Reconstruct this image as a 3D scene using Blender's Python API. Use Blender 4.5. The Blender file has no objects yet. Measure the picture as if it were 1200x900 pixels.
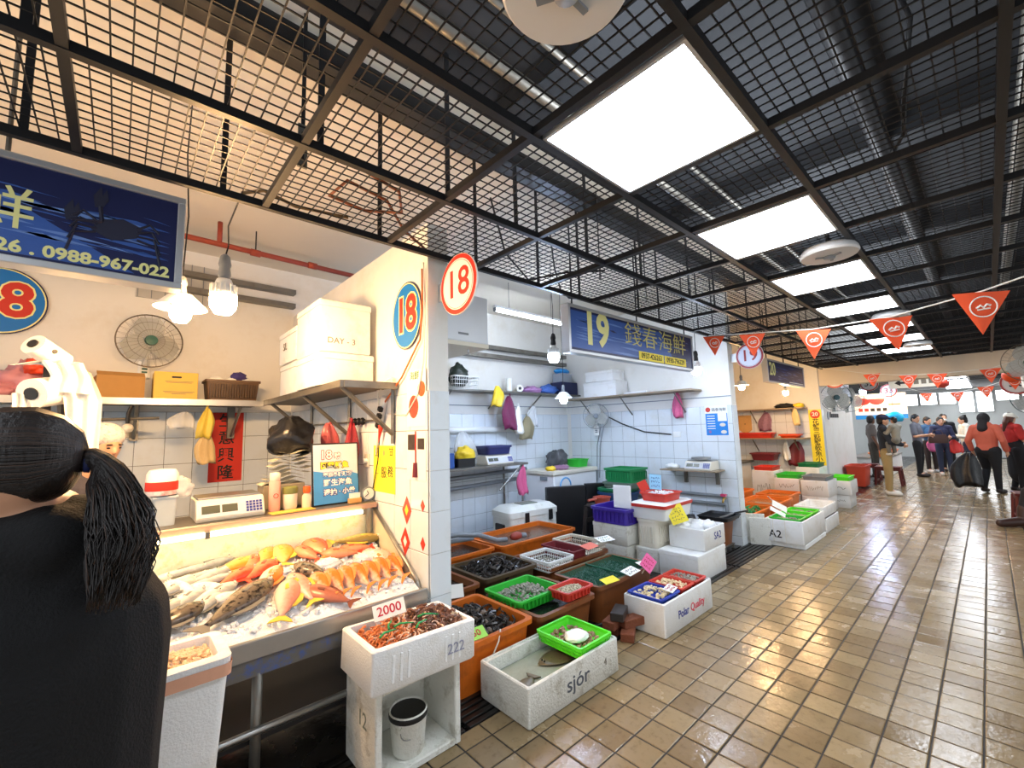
import bpy, bmesh, math, random
from mathutils import Vector, Matrix, Euler, noise
scene = bpy.context.scene
col = scene.collection
PI = math.pi
rad = math.radians
# ------------------------------------------------------------------ camera
cam_d = bpy.data.cameras.new('camera'); cam = bpy.data.objects.new('camera', cam_d); col.objects.link(cam)
YAW, PITCH, ROLL = 0.8316, 0.1070, -0.0268
_f = Vector((math.cos(YAW)*math.cos(PITCH), math.sin(YAW)*math.cos(PITCH), math.sin(PITCH)))
_r = Vector((math.sin(YAW), -math.cos(YAW), 0)); _u = _r.cross(_f)
_r2 = _r*math.cos(ROLL)+_u*math.sin(ROLL); _u2 = -_r*math.sin(ROLL)+_u*math.cos(ROLL)
cam.matrix_world = Matrix(((_r2.x, _u2.x, -_f.x, 0), (_r2.y, _u2.y, -_f.y, 0), (_r2.z, _u2.z, -_f.z, 1.6), (0, 0, 0, 1)))
cam_d.sensor_width = 36; cam_d.lens = 505.13/1200*36; cam_d.clip_start = .05; cam_d.clip_end = 200
scene.camera = cam
# ------------------------------------------------------------------ world and exposure
w = bpy.data.worlds.new('world'); scene.world = w; w.use_nodes = True
w.node_tree.nodes['Background'].inputs[0].default_value = (.9, .95, 1, 1)
w.node_tree.nodes['Background'].inputs[1].default_value = .6
scene.view_settings.view_transform = 'Standard'; scene.view_settings.look = 'None'
scene.view_settings.exposure = 1.0; scene.view_settings.gamma = 1; scene.view_settings.use_curve_mapping = False
PANEL, BULB_W, BULB_C, TUBE_C, TUBE_W = 10.0, 320.0, 190.0, 45.0, 6.5     # lamp strengths

# ------------------------------------------------------------------ helpers
def lin(c):
    return tuple(((x/255)/12.92 if x/255 <= .04045 else ((x/255+.055)/1.055)**2.4) for x in c)
_mats = {}
def mat(name, c, rough=.5, metal=0, var=.12, scale=9, bump=0, bscale=None, emit=None, es=0, alpha=1, trans=0, dirt=None, dscale=3, damt=.5, stretch=None, rvar=0, ior=1.45, sss=0, world=False):
    """procedural material: base colour with noise variation, optional shaped dirt, fine relief"""
    if name in _mats: return _mats[name]
    m = bpy.data.materials.new(name); m.use_nodes = True; _mats[name] = m
    nt = m.node_tree; N = nt.nodes; L = nt.links; b = N['Principled BSDF']
    c = lin(c)
    b.inputs['Base Color'].default_value = (*c, 1); b.inputs['Roughness'].default_value = rough
    b.inputs['Metallic'].default_value = metal; b.inputs['IOR'].default_value = ior
    if alpha < 1: b.inputs['Alpha'].default_value = alpha
    if trans: b.inputs['Transmission Weight'].default_value = trans
    if sss: b.inputs['Subsurface Weight'].default_value = sss; b.inputs['Subsurface Radius'].default_value = (.02, .01, .006)
    if emit:
        b.inputs['Emission Color'].default_value = (*lin(emit), 1); b.inputs['Emission Strength'].default_value = es
    tc = N.new('ShaderNodeNewGeometry' if world else 'ShaderNodeTexCoord'); co = tc.outputs['Position' if world else 'Object']
    if stretch:
        mp = N.new('ShaderNodeMapping'); mp.inputs['Scale'].default_value = stretch; L.new(co, mp.inputs[0]); co = mp.outputs[0]
    if var or bump or dirt or rvar:
        nz = N.new('ShaderNodeTexNoise'); nz.inputs['Scale'].default_value = scale; nz.inputs['Detail'].default_value = 5; nz.inputs['Roughness'].default_value = .6
        L.new(co, nz.inputs['Vector'])
    if var:
        mx = N.new('ShaderNodeMix'); mx.data_type = 'RGBA'; L.new(nz.outputs[0], mx.inputs[0])
        mx.inputs[6].default_value = (*[x*(1-var) for x in c], 1); mx.inputs[7].default_value = (*[min(1, x*(1+var)) for x in c], 1)
        out = mx.outputs[2]
        if dirt:
            n2 = N.new('ShaderNodeTexNoise'); n2.inputs['Scale'].default_value = dscale; n2.inputs['Detail'].default_value = 8; n2.inputs['Roughness'].default_value = .7; L.new(co, n2.inputs['Vector'])
            rp = N.new('ShaderNodeValToRGB'); rp.color_ramp.elements[0].position = .52; rp.color_ramp.elements[1].position = .72
            rp.color_ramp.elements[1].color = (damt, damt, damt, 1); L.new(n2.outputs[0], rp.inputs[0])
            m2 = N.new('ShaderNodeMix'); m2.data_type = 'RGBA'; L.new(rp.outputs[0], m2.inputs[0]); L.new(out, m2.inputs[6]); m2.inputs[7].default_value = (*lin(dirt), 1)
            out = m2.outputs[2]
        L.new(out, b.inputs['Base Color'])
    if rvar:
        mr = N.new('ShaderNodeMapRange'); L.new(nz.outputs[0], mr.inputs[0]); mr.inputs[1].default_value = .3; mr.inputs[2].default_value = .7
        mr.inputs[3].default_value = max(.02, rough-rvar); mr.inputs[4].default_value = rough+rvar; L.new(mr.outputs[0], b.inputs['Roughness'])
    if bump:
        n3 = N.new('ShaderNodeTexNoise'); n3.inputs['Scale'].default_value = bscale or scale*4; n3.inputs['Detail'].default_value = 4; L.new(co, n3.inputs['Vector'])
        bp = N.new('ShaderNodeBump'); bp.inputs['Strength'].default_value = bump; bp.inputs['Distance'].default_value = .02; L.new(n3.outputs[0], bp.inputs['Height']); L.new(bp.outputs[0], b.inputs['Normal'])
    return m
def mat_emit(name, c, s):
    if name in _mats: return _mats[name]
    m = bpy.data.materials.new(name); m.use_nodes = True; _mats[name] = m; N = m.node_tree.nodes; N.clear()
    e = N.new('ShaderNodeEmission'); e.inputs[0].default_value = (*lin(c), 1); e.inputs[1].default_value = s
    o = N.new('ShaderNodeOutputMaterial'); m.node_tree.links.new(e.outputs[0], o.inputs[0]); return m
def mat_fish(name, back, belly, band=.02, rough=.25, spots=None):
    """fish skin: back colour to belly colour across the body height, with mottling"""
    m = bpy.data.materials.new(name); m.use_nodes = True; nt = m.node_tree; N = nt.nodes; L = nt.links; b = N['Principled BSDF']
    tc = N.new('ShaderNodeTexCoord'); sp = N.new('ShaderNodeSeparateXYZ'); L.new(tc.outputs['Object'], sp.inputs[0])
    nz = N.new('ShaderNodeTexNoise'); nz.inputs['Scale'].default_value = 40; nz.inputs['Detail'].default_value = 4; L.new(tc.outputs['Object'], nz.inputs['Vector'])
    ad = N.new('ShaderNodeMath'); ad.operation = 'MULTIPLY_ADD'; L.new(nz.outputs[0], ad.inputs[0]); ad.inputs[1].default_value = .04; L.new(sp.outputs[1], ad.inputs[2])
    mr = N.new('ShaderNodeMapRange'); L.new(ad.outputs[0], mr.inputs[0]); mr.inputs[1].default_value = -band+.02; mr.inputs[2].default_value = band+.02
    mx = N.new('ShaderNodeMix'); mx.data_type = 'RGBA'; L.new(mr.outputs[0], mx.inputs[0]); mx.inputs[6].default_value = (*lin(belly), 1); mx.inputs[7].default_value = (*lin(back), 1)
    out = mx.outputs[2]
    if spots:
        rp = N.new('ShaderNodeValToRGB'); rp.color_ramp.elements[0].position = .5; rp.color_ramp.elements[1].position = .62; L.new(nz.outputs[0], rp.inputs[0])
        m2 = N.new('ShaderNodeMix'); m2.data_type = 'RGBA'; L.new(rp.outputs[0], m2.inputs[0]); L.new(out, m2.inputs[6]); m2.inputs[7].default_value = (*lin(spots), 1); out = m2.outputs[2]
    L.new(out, b.inputs['Base Color']); b.inputs['Roughness'].default_value = rough
    return m

class MB:
    """collects shapes; build() links them as ONE mesh object"""
    def __init__(s): s.v = []; s.f = []
    def add(s, vs, fs, M=None):
        n = len(s.v); s.v += [tuple(M @ Vector(p)) if M else tuple(p) for p in vs]; s.f += [[i+n for i in f] for f in fs]; return s
    def box(s, x0, x1, y0, y1, z0, z1, M=None):
        return s.add([(x0,y0,z0),(x1,y0,z0),(x1,y1,z0),(x0,y1,z0),(x0,y0,z1),(x1,y0,z1),(x1,y1,z1),(x0,y1,z1)],
                     [(0,3,2,1),(4,5,6,7),(0,1,5,4),(1,2,6,5),(2,3,7,6),(3,0,4,7)], M)
    def loops(s, Ls, cap0=True, cap1=True, M=None):
        n = len(Ls[0]); vs = [p for l in Ls for p in l]; fs = []
        for k in range(len(Ls)-1):
            for i in range(n): j = (i+1) % n; fs.append((k*n+i, k*n+j, (k+1)*n+j, (k+1)*n+i))
        if cap0: fs.append(tuple(reversed(range(n))))
        if cap1: fs.append(tuple(range((len(Ls)-1)*n, len(Ls)*n)))
        return s.add(vs, fs, M)
    def tube(s, pts, r, n=6, r2=None, flat=1):
        pts = [Vector(p) for p in pts]; Ls = []; k = len(pts); up = None
        for i, p in enumerate(pts):
            d = (pts[min(i+1, k-1)]-pts[max(i-1, 0)]).normalized()
            if up is None or abs(d.dot(up)) > .99: up = Vector((0,0,1)) if abs(d.z) < .9 else Vector((1,0,0))
            a = d.cross(up).normalized(); b = a.cross(d); up = b
            rr = r if r2 is None else r+(r2-r)*i/(k-1)
            Ls.append([p+(a*math.cos(t)+b*math.sin(t)*flat)*rr for t in [2*PI*q/n for q in range(n)]])
        return s.loops(Ls)
    def lathe(s, prof, n=16, M=None):
        Ls = [[(r*math.cos(2*PI*q/n), r*math.sin(2*PI*q/n), z) for q in range(n)] for r, z in prof]
        return s.loops(Ls, M=M)
    def ell(s, c, r, nu=12, nv=8, M=None):
        c = Vector(c); Ls = []
        for k in range(1, nv):
            t = PI*k/nv; Ls.append([c+Vector((r[0]*math.sin(t)*math.cos(2*PI*q/nu), r[1]*math.sin(t)*math.sin(2*PI*q/nu), -r[2]*math.cos(t))) for q in range(nu)])
        n = len(s.v); s.loops(Ls, False, False, M); a = len(s.v)
        s.add([c-Vector((0,0,r[2])), c+Vector((0,0,r[2]))], [], M); k = (nv-2)*nu+n
        for q in range(nu):
            s.f.append([n+(q+1) % nu, n+q, a]); s.f.append([k+q, k+(q+1) % nu, a+1])
        return s
    def prism(s, pts, z0, z1, M=None):
        return s.loops([[(x, y, z0) for x, y in pts], [(x, y, z1) for x, y in pts]], M=M)
    def tub(s, x0, x1, y0, y1, z0, z1, wall=.02, taper=.04, rim=.02, r=.04, lip=.025, M=None, base=.02):
        """open container with rounded corners, tapered walls and an outward rim"""
        Ls = [rrect(x0+taper, x1-taper, y0+taper, y1-taper, r, z0)]
        if rim:
            Ls += [rrect(x0+rim, x1-rim, y0+rim, y1-rim, r, z1-lip), rrect(x0, x1, y0, y1, r, z1-lip), rrect(x0, x1, y0, y1, r, z1)]
        else: Ls += [rrect(x0, x1, y0, y1, r, z1)]
        k = rim+wall
        Ls += [rrect(x0+k, x1-k, y0+k, y1-k, max(r-wall*.5, .008), z1), rrect(x0+taper+wall, x1-taper-wall, y0+taper+wall, y1-taper-wall, max(r-wall*.5, .008), z0+base)]
        return s.loops(Ls, M=M)
    def grid(s, fn, nu, nv, M=None, thick=0):
        vs = [fn(i/nu, j/nv) for j in range(nv+1) for i in range(nu+1)]
        fs = [(j*(nu+1)+i, j*(nu+1)+i+1, (j+1)*(nu+1)+i+1, (j+1)*(nu+1)+i) for j in range(nv) for i in range(nu)]
        return s.add(vs, fs, M)
    def mesh(s, name, m, bevel=0, smooth=False, seg=1):
        me = bpy.data.meshes.new(name); me.from_pydata([tuple(p) for p in s.v], [], s.f)
        bm = bmesh.new(); bm.from_mesh(me)
        bmesh.ops.recalc_face_normals(bm, faces=bm.faces)
        if bevel: bmesh.ops.bevel(bm, geom=[e for e in bm.edges], offset=bevel, segments=seg, affect='EDGES', clamp_overlap=True)
        if smooth:
            for f in bm.faces: f.smooth = True
        bm.to_mesh(me); bm.free()
        if m: me.materials.append(m)
        if smooth == 'auto':
            try: me.set_sharp_from_angle(angle=rad(40))
            except Exception: pass
        return me
    def build(s, name, m, parent=None, bevel=0, smooth=False, loc=None, rot=None, seg=1):
        return link(name, s.mesh(name, m, bevel, smooth, seg), parent, loc, rot)
def rrect(x0, x1, y0, y1, r, z, n=3):
    pts = []; r = min(r, (x1-x0)/2.01, (y1-y0)/2.01)
    for cx, cy, a in ((x1-r, y1-r, 0), (x0+r, y1-r, 90), (x0+r, y0+r, 180), (x1-r, y0+r, 270)):
        for q in range(n+1):
            t = rad(a+90*q/n); pts.append((cx+r*math.cos(t), cy+r*math.sin(t), z))
    return pts
def link(name, me, parent=None, loc=None, rot=None):
    o = bpy.data.objects.new(name, me); col.objects.link(o)
    if parent: o.parent = parent
    if loc: o.location = loc
    if rot: o.rotation_euler = rot
    return o
def tag(o, label, cat, group=None, kind=None):
    o['label'] = label; o['category'] = cat
    if group: o['group'] = group
    if kind: o['kind'] = kind
    return o
def thing(name, label, cat, loc=(0,0,0), rot=(0,0,0), group=None):
    o = bpy.data.objects.new(name, None); o.empty_display_size = .1; col.objects.link(o); o.location = loc
    o.rotation_euler = rot if isinstance(rot, (tuple, list, Euler)) else (0, 0, rot)
    return tag(o, label, cat, group)
def struct(o):
    o['kind'] = 'structure'; return o
def sroot(name):
    o = bpy.data.objects.new(name, None); o.empty_display_size = .1; col.objects.link(o); o['kind'] = 'structure'; return o
def dup(root, loc=None, rot=None, label=None, group=None):
    c = root.copy(); col.objects.link(c)
    if loc is not None: c.location = loc
    if rot is not None: c.rotation_euler = rot if isinstance(rot, (tuple, list, Euler)) else (0, 0, rot)
    if label: c['label'] = label
    if group: c['group'] = group
    for ch in list(root.children):
        d = ch.copy(); col.objects.link(d); d.parent = c
        for g in list(ch.children):
            e = g.copy(); col.objects.link(e); e.parent = d
    return c
FACE_Y = (PI/2, 0, 0)          # flat things facing the aisle (-Y)
FACE_X = (PI/2, 0, -PI/2)      # flat things facing -X
_tc = {}
def text(name, body, size, m, parent=None, loc=(0,0,0), rot=(0,0,0), ex=.001, off=0, align='CENTER', shear=0, space=1, sx=1):
    """lettering as a flat raised mesh"""
    key = (body, size, ex, off, align, shear, space, sx, m.name)
    if key not in _tc:
        cu = bpy.data.curves.new('t', 'FONT'); cu.body = body; cu.size = size; cu.extrude = ex; cu.offset = off; cu.align_x = align; cu.align_y = 'CENTER'; cu.shear = shear; cu.space_character = space; cu.resolution_u = 3
        o = bpy.data.objects.new('t', cu); col.objects.link(o)
        dg = bpy.context.evaluated_depsgraph_get(); me = bpy.data.meshes.new_from_object(o.evaluated_get(dg))
        bpy.data.objects.remove(o); bpy.data.curves.remove(cu)
        if sx != 1:
            for v in me.vertices: v.co.x *= sx
        me.name = name; me.materials.clear(); me.materials.append(m); _tc[key] = me
    return link(name, _tc[key], parent, loc, rot)

# ------------------------------------------------------------------ materials
WHITE_WALL = mat('painted_wall', (232, 230, 224), .65, var=.05, scale=3, bump=.05, dirt=(205, 190, 160), dscale=1.6, damt=.35)
WALL_TILE = mat('wall_tile', (222, 229, 234), .18, var=.05, scale=4, dirt=(196, 190, 172), dscale=3, damt=.3, world=True)
GROUT_W = mat('wall_grout', (104, 106, 106), .8)
FLOOR_TILE = mat('floor_tile', (142, 122, 90), .2, var=.2, scale=3.1, bump=.10, bscale=34, dirt=(92, 76, 54), dscale=24, damt=.5, rvar=.13, world=True)
FLOOR_TILE2 = mat('floor_tile_darker', (130, 110, 80), .18, var=.2, scale=2.6, bump=.10, bscale=34, dirt=(84, 68, 48), dscale=18, damt=.6, rvar=.12, world=True)
FLOOR_TILE3 = mat('floor_tile_paler', (152, 132, 98), .22, var=.18, scale=2.9, bump=.10, bscale=34, dirt=(104, 86, 62), dscale=28, damt=.45, rvar=.14, world=True)
GROUT = mat('floor_grout', (26, 22, 18), .6, var=.3, scale=6)
STALL_FLOOR = mat('wet_stall_floor', (40, 38, 36), .25, var=.3, scale=3, rvar=.15, bump=.1)
BLACK_METAL = mat('black_metal', (36, 36, 38), .45, .2, var=.2)
GRATE = mat('drain_grate', (38, 37, 35), .35, .3, var=.3)
BLACK_SLAB = mat('black_slab', (34, 36, 40), .8, var=.3, scale=2)
CREAM_SLAB = mat('cream_slab', (222, 214, 200), .8, var=.06, scale=1.5)
STEEL = mat('steel', (168, 168, 166), .32, .85, var=.12)
DULL_STEEL = mat('dull_steel', (128, 125, 118), .45, .7, var=.25, dirt=(84, 66, 48), dscale=6)
ALU = mat('aluminium', (205, 207, 210), .35, .6, var=.06)
FOAM = mat('white_foam', (240, 241, 240), .7, var=.03, scale=14, bump=.25, bscale=120, dirt=(206, 198, 178), dscale=5, damt=.5)
FOAM_OLD = mat('worn_foam', (228, 228, 220), .75, var=.06, scale=10, bump=.4, bscale=70, dirt=(150, 140, 112), dscale=9, damt=.75)
ORANGE = mat('orange_plastic', (214, 108, 30), .35, var=.15, scale=5, dirt=(120, 60, 24), dscale=5, damt=.6)
BROWN_PL = mat('brown_plastic', (128, 74, 38), .4, var=.25, scale=5, dirt=(66, 46, 30), dscale=5, damt=.7)
DARK_PL = mat('dark_brown_plastic', (84, 68, 46), .4, var=.25, scale=5, dirt=(44, 38, 30), dscale=5, damt=.7)
GREEN_PL = mat('green_plastic', (52, 190, 58), .35, var=.1)
LIME_PL = mat('lime_plastic', (88, 226, 38), .35, var=.08)
DGREEN_PL = mat('dark_green_plastic', (28, 116, 72), .4, var=.15)
RED_PL = mat('red_plastic', (206, 58, 44), .35, var=.1)
MAROON_PL = mat('maroon_plastic', (116, 36, 44), .4, var=.15)
BLUE_PL = mat('blue_plastic', (34, 62, 168), .35, var=.1)
PURPLE_PL = mat('violet_plastic', (60, 40, 150), .35, var=.12)
WHITE_PL = mat('white_plastic', (236, 238, 236), .35, var=.03)
CREAM_PL = mat('cream_plastic', (222, 216, 200), .4, var=.05)
BLACK_PL = mat('black_plastic', (24, 24, 26), .4, var=.2)
GREY_PL = mat('grey_plastic', (126, 132, 138), .4, var=.1)
WATER = mat('tank_water', (36, 42, 40), .06, var=.3, scale=8, bump=.35, bscale=22)
WATER_C = mat('clear_water', (150, 158, 146), .06, var=.2, scale=8, bump=.3, bscale=22)
PAPER_W = mat('white_card', (240, 240, 234), .6, var=.03)
PAPER_Y = mat('yellow_card', (244, 226, 60), .6, var=.06)
PAPER_R = mat('red_paper', (206, 48, 30), .6, var=.08)
PAPER_PINK = mat('pink_card', (250, 120, 180), .6, var=.05)
PAPER_LIME = mat('lime_card', (170, 228, 96), .6, var=.05)
PAPER_BLUE = mat('pale_blue_card', (150, 205, 240), .6, var=.05)
INK = mat('black_ink', (22, 22, 24), .6, var=0)
INK_R = mat('red_ink', (190, 30, 50), .6, var=0)
INK_BLUE = mat('blue_ink', (50, 60, 140), .6, var=0)
CARDBOARD = mat('cardboard', (176, 132, 74), .75, var=.08, scale=20)
CARTON_Y = mat('printed_carton', (226, 186, 84), .6, var=.05)
WOOD = mat('shelf_wood', (150, 134, 112), .6, var=.15, scale=4, stretch=(1, 8, 8))
BRICK = mat('red_brick', (122, 68, 44), .8, var=.2, scale=14, bump=.4)
SKIN = mat('skin', (212, 160, 128), .5, var=.05, sss=.1)
HAIR = mat('black_hair', (26, 20, 18), .4, var=.4, scale=30, stretch=(1, 1, .1), bump=.3)
RUBBER = mat('black_rubber', (18, 18, 20), .5, var=.1)
ORANGE_FLAG = mat('orange_flag_cloth', (240, 92, 50), .75, var=.05)
SIGN_W = mat('sign_white', (246, 240, 232), .4, var=.02)
SIGN_RED = mat('sign_red', (206, 52, 34), .4, var=.03)
SIGN_BLUE = mat('sign_blue', (16, 116, 196), .4, var=.03)
SIGN_NAVY = mat('sign_navy', (36, 42, 84), .3, var=.25, scale=3)
SIGN_MID = mat('sign_midblue', (62, 96, 170), .3, var=.25, scale=3)
SIGN_SKY = mat('sign_skyblue', (110, 142, 204), .3, var=.2, scale=3)
SIGN_CREAM = mat('sign_cream_yellow', (240, 236, 160), .4, var=.02)
SIGN_YEL = mat('sign_yellow', (246, 224, 60), .4, var=.03)
CLEAR_BAG = mat('thin_plastic_film', (236, 238, 238), .15, var=.05, alpha=.38, bump=.5, bscale=30)
WHITE_FILM = mat('white_plastic_film', (244, 240, 230), .35, var=.05, bump=.4, bscale=18)
PINK_BAG = mat('pink_striped_bag', (214, 96, 140), .35, var=.35, scale=5, stretch=(30, 30, 1), bump=.4, bscale=18)
MAGENTA_BAG = mat('magenta_bag', (118, 34, 76), .35, var=.4, scale=5, stretch=(30, 30, 1), bump=.4, bscale=18)
YELLOW_BAG = mat('yellow_bag', (246, 204, 50), .35, var=.2, bump=.4, bscale=18)
BLACK_BAG = mat('black_bag', (22, 22, 25), .3, var=.3, bump=.5, bscale=14)
# ================================================================== STRUCTURE
random.seed(4)
XB, YB = 5.3, 5.3                       # back wall of the stalls at Y 5.3
T, TX, TY = .17616, 2.433, 1.404        # floor tile pitch and a grid node
floor = struct(MB().box(-3, 27, -4, 2.05, -.05, -.004).build('floor', GROUT))
def tile_mesh(name, m, sx, sy, g=.004, b=.004):
    x, y = sx/2-g, sy/2-g
    Ls = [[(-x,-y,-.012),(x,-y,-.012),(x,y,-.012),(-x,y,-.012)], [(-x,-y,-.002),(x,-y,-.002),(x,y,-.002),(-x,y,-.002)],
          [(-x+b,-y+b,0),(x-b,-y+b,0),(x-b,y-b,0),(-x+b,y-b,0)]]
    return MB().loops(Ls).mesh(name, m)
TM = [tile_mesh('floor_tile', m, T, T) for m in (FLOOR_TILE, FLOOR_TILE2, FLOOR_TILE3)]
TL = [tile_mesh('floor_tile', m, T, 2.05-(TY+3*T)) for m in (FLOOR_TILE, FLOOR_TILE2, FLOOR_TILE3)]
cells = []
for i in range(-24, 130):
    for j in range(-22, 4):
        x = TX+(i+.5)*T; y0 = TY+j*T; y1 = min(y0+T, 2.05); y = (y0+y1)/2
        c = Vector((x, y, -1.6)); d = c.dot(_f)
        vis = d > .3 and abs(c.dot(_r2)/d) < 1.24 and abs(c.dot(_u2)/d) < .95
        cells.append((0 if vis else 1, math.hypot(x, y), x, y, j))
cells.sort()
rest = MB()
for n, (vis, dist, x, y, j) in enumerate(cells):
    k = random.choice((0, 0, 1, 2)); dz = random.uniform(-.0012, .0006)
    if n < 300:
        o = link('floor_tile', (TL if j == 3 else TM)[k], floor, (x, y, dz), (random.uniform(-.004, .004), random.uniform(-.004, .004), 0))
    elif x < 26:
        me = (TL if j == 3 else TM)[k]
        rest.add([v.co for v in me.vertices], [list(p.vertices) for p in me.polygons], Matrix.Translation((x, y, dz)) @ Euler((random.uniform(-.004, .004), random.uniform(-.004, .004), 0)).to_matrix().to_4x4())
o = rest.build('floor_tiles_beyond', FLOOR_TILE, floor); o['kind'] = 'stuff'
fs = struct(MB().box(-3, 27, 2.05, 5.3, -.05, -.03).build('floor_stalls', STALL_FLOOR))
for k in range(6):
    for s in range(6):
        MB().box(-.4+s*1.9, 1.47+s*1.9, 2.06+k*.05, 2.095+k*.05, -.03, -.002).build('grate_slat', GRATE, fs, bevel=.003)
MB().box(-.4, 11, 2.37, 5.3, -.03, -.004).build('wet_concrete', STALL_FLOOR, fs)

# walls with their tiles
wt, ht = .22, .25
wtile_mesh = MB().loops([[(-wt/2+.002,-ht/2+.002,0),(wt/2-.002,-ht/2+.002,0),(wt/2-.002,ht/2-.002,0),(-wt/2+.002,ht/2-.002,0)],
                         [(-wt/2+.002,-ht/2+.002,.006),(wt/2-.002,-ht/2+.002,.006),(wt/2-.002,ht/2-.002,.006),(-wt/2+.002,ht/2-.002,.006)],
                         [(-wt/2+.006,-ht/2+.006,.008),(wt/2-.006,-ht/2+.006,.008),(wt/2-.006,ht/2-.006,.008),(-wt/2+.006,ht/2-.006,.008)]]).mesh('wall_tile', WALL_TILE)
wb = struct(MB().box(-3, 11.05, 5.3, 5.42, -.03, 3.5).build('wall_back', WHITE_WALL))
wn = struct(MB().box(1.43, 1.58, 2.35, 5.3, -.03, 2.97).build('wall_near_partition', WHITE_WALL))
wm = struct(MB().box(6.21, 6.37, 2.35, 5.3, -.03, 3.5).build('wall_middle_partition', WHITE_WALL))
wf = struct(MB().box(10.9, 11.05, 2.35, 5.3, -.03, 3.5).build('wall_far_partition', WHITE_WALL))
wg = struct(MB().box(11.05, 15.4, 2.6, 2.75, -.03, 3.5).build('wall_beyond', WHITE_WALL))
we = struct(MB().box(26, 26.2, -8, 7, -.03, 4).build('wall_far_end', mat('grey_far_wall', (206, 208, 206), .7, var=.05, scale=1)))
def tiles(parent, rot, pos, us, zs):
    a, b = Vector(pos(min(us)-wt/2, 0)), Vector(pos(max(us)+wt/2, 0)); n_ = Vector((0, -.004, 0)) if rot == FACE_Y else Vector((-.004, 0, 0))
    lo = [min(a[i], b[i], (a+n_)[i]) for i in range(2)]; hi = [max(a[i], b[i], (a+n_)[i]) for i in range(2)]
    MB().box(lo[0], hi[0], lo[1], hi[1], min(zs)-ht/2, max(zs)+ht/2).build('tile_grout', GROUT_W, parent)
    for z in zs:
        for u in us: link('wall_tile', wtile_mesh, parent, pos(u, z), rot)
Z8 = [-.011+.25*k for k in range(1, 8)] + [1.864-.125+.25*.25]
Z8 = [.114-.125+.25*k for k in range(0, 8)]
tiles(wm, FACE_X, lambda u, z: (6.21, u, z), [2.35+wt*(k+.5) for k in range(13)], Z8)
tiles(wb, FACE_Y, lambda u, z: (u, 5.3, z), [6.1-wt*k for k in range(16)], Z8)
tiles(wb, FACE_Y, lambda u, z: (u, 5.3, z), [1.32-wt*k for k in range(12)], Z8)
tiles(wn, FACE_X, lambda u, z: (1.43, u, z), [2.35+wt*(k+.5) for k in range(13)], Z8)
etm = MB().loops([[(-.073,-ht/2+.002,0),(.073,-ht/2+.002,0),(.073,ht/2-.002,0),(-.073,ht/2-.002,0)], [(-.073,-ht/2+.002,.009),(.073,-ht/2+.002,.009),(.073,ht/2-.002,.009),(-.073,ht/2-.002,.009)]]).mesh('wall_tile', WALL_TILE)
for k, z in enumerate(Z8):
    link('wall_tile', etm, wn, (1.505, 2.35, z), FACE_Y); link('wall_tile', etm, wm, (6.29, 2.35, z), FACE_Y); link('wall_tile', etm, wf, (10.975, 2.35, z), FACE_Y)
tiles(wf, FACE_X, lambda u, z: (10.9, u, z), [2.35+wt*(k+.5) for k in range(10)], Z8)
# tiled-edge trim strips
struct(MB().box(6.2, 6.212, 2.35, 5.3, 1.988, 2.0).build('trim_1', GREY_PL)); struct(MB().box(1.6, 6.2, 5.288, 5.3, 1.988, 2.0).build('trim_2', GREY_PL))
struct(MB().box(10.95, 11.3, -4, 2.6, 2.36, 2.74).build('trim_3', mat('cream_beam', (226, 214, 194), .7, var=.05)))

# ceiling: slabs, bars, welded mesh panels, hangers
ceil = sroot('ceiling')
MB().box(-3, 27, -4, 1.88, 3.5, 3.6).build('slab', BLACK_SLAB, ceil)
MB().box(-3, 11.05, 1.88, 5.42, 3.5, 3.6).build('slab', CREAM_SLAB, ceil)
MB().box(-3, 6.0, 1.96, 2.09, 3.36, 3.48).build('cable_tray', BLACK_METAL, ceil)
XN = [1.11+.6425*k for k in range(-4, 16)]
YN = [-1.34, -.74, -.14, .462, 1.06, 1.66, 2.26]
for y in YN: MB().box(-1.6, 10.9, y-.014, y+.014, 2.70, 2.735).build('grid_bar', BLACK_METAL, ceil)
for x in XN:
    for a, b in zip(YN[:-1], YN[1:]):
        MB().box(x-.014, x+.014, a+.014, b-.014, 2.703, 2.735).build('grid_bar', BLACK_METAL, ceil)
mp = MB()
for k in range(1, 13):
    t = -.32125+.6425*k/13; mp.box(t-.0022, t+.0022, -.3, .3, 2.737, 2.7414)
for k in range(1, 12):
    t = -.3+.6*k/12; mp.box(-.32, .32, t-.0022, t+.0022, 2.7414, 2.7458)
mpm = mp.mesh('mesh_panel', BLACK_METAL)
LIGHT_X = [(1.147+1.285*k, 1.738+1.285*k+.006*k) for k in (-2, 0, 1, 2, 3, 4, 5, 6)]
for i in range(len(XN)-1):
    xc = (XN[i]+XN[i+1])/2
    for j in range(len(YN)-1):
        yc = (YN[j]+YN[j+1])/2
        if abs(yc-.761) < .01 and any(a-.1 < xc < b+.1 for a, b in LIGHT_X): continue
        link('mesh_panel', mpm, ceil, (xc, yc, 0))
random.seed(7)
for x, y in [(XN[k], y) for k in range(2, 17) for y in (1.66, 2.26)]:
    dx = random.uniform(-.2, .2)
    MB().box(x+dx-.012, x+dx+.012, y-.004, y+.004, 2.735, 3.5).build('hanger', BLACK_METAL, ceil)
for y, z, r, m in ((1.38, 3.3, .03, DULL_STEEL), (1.2, 3.36, .016, DULL_STEEL), (.3, 3.35, .05, BLACK_METAL), (-.3, 3.3, .04, DULL_STEEL)):
    MB().tube([(-1, y, z), (10.8, y, z)], r, 10).build('conduit', m, ceil, smooth=True)
for x in (1.6, 3.6, 5.6, 7.6): MB().box(x-.1, x+.1, -4, 1.7, 3.36, 3.5).build('cross_beam', BLACK_SLAB, ceil)
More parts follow.
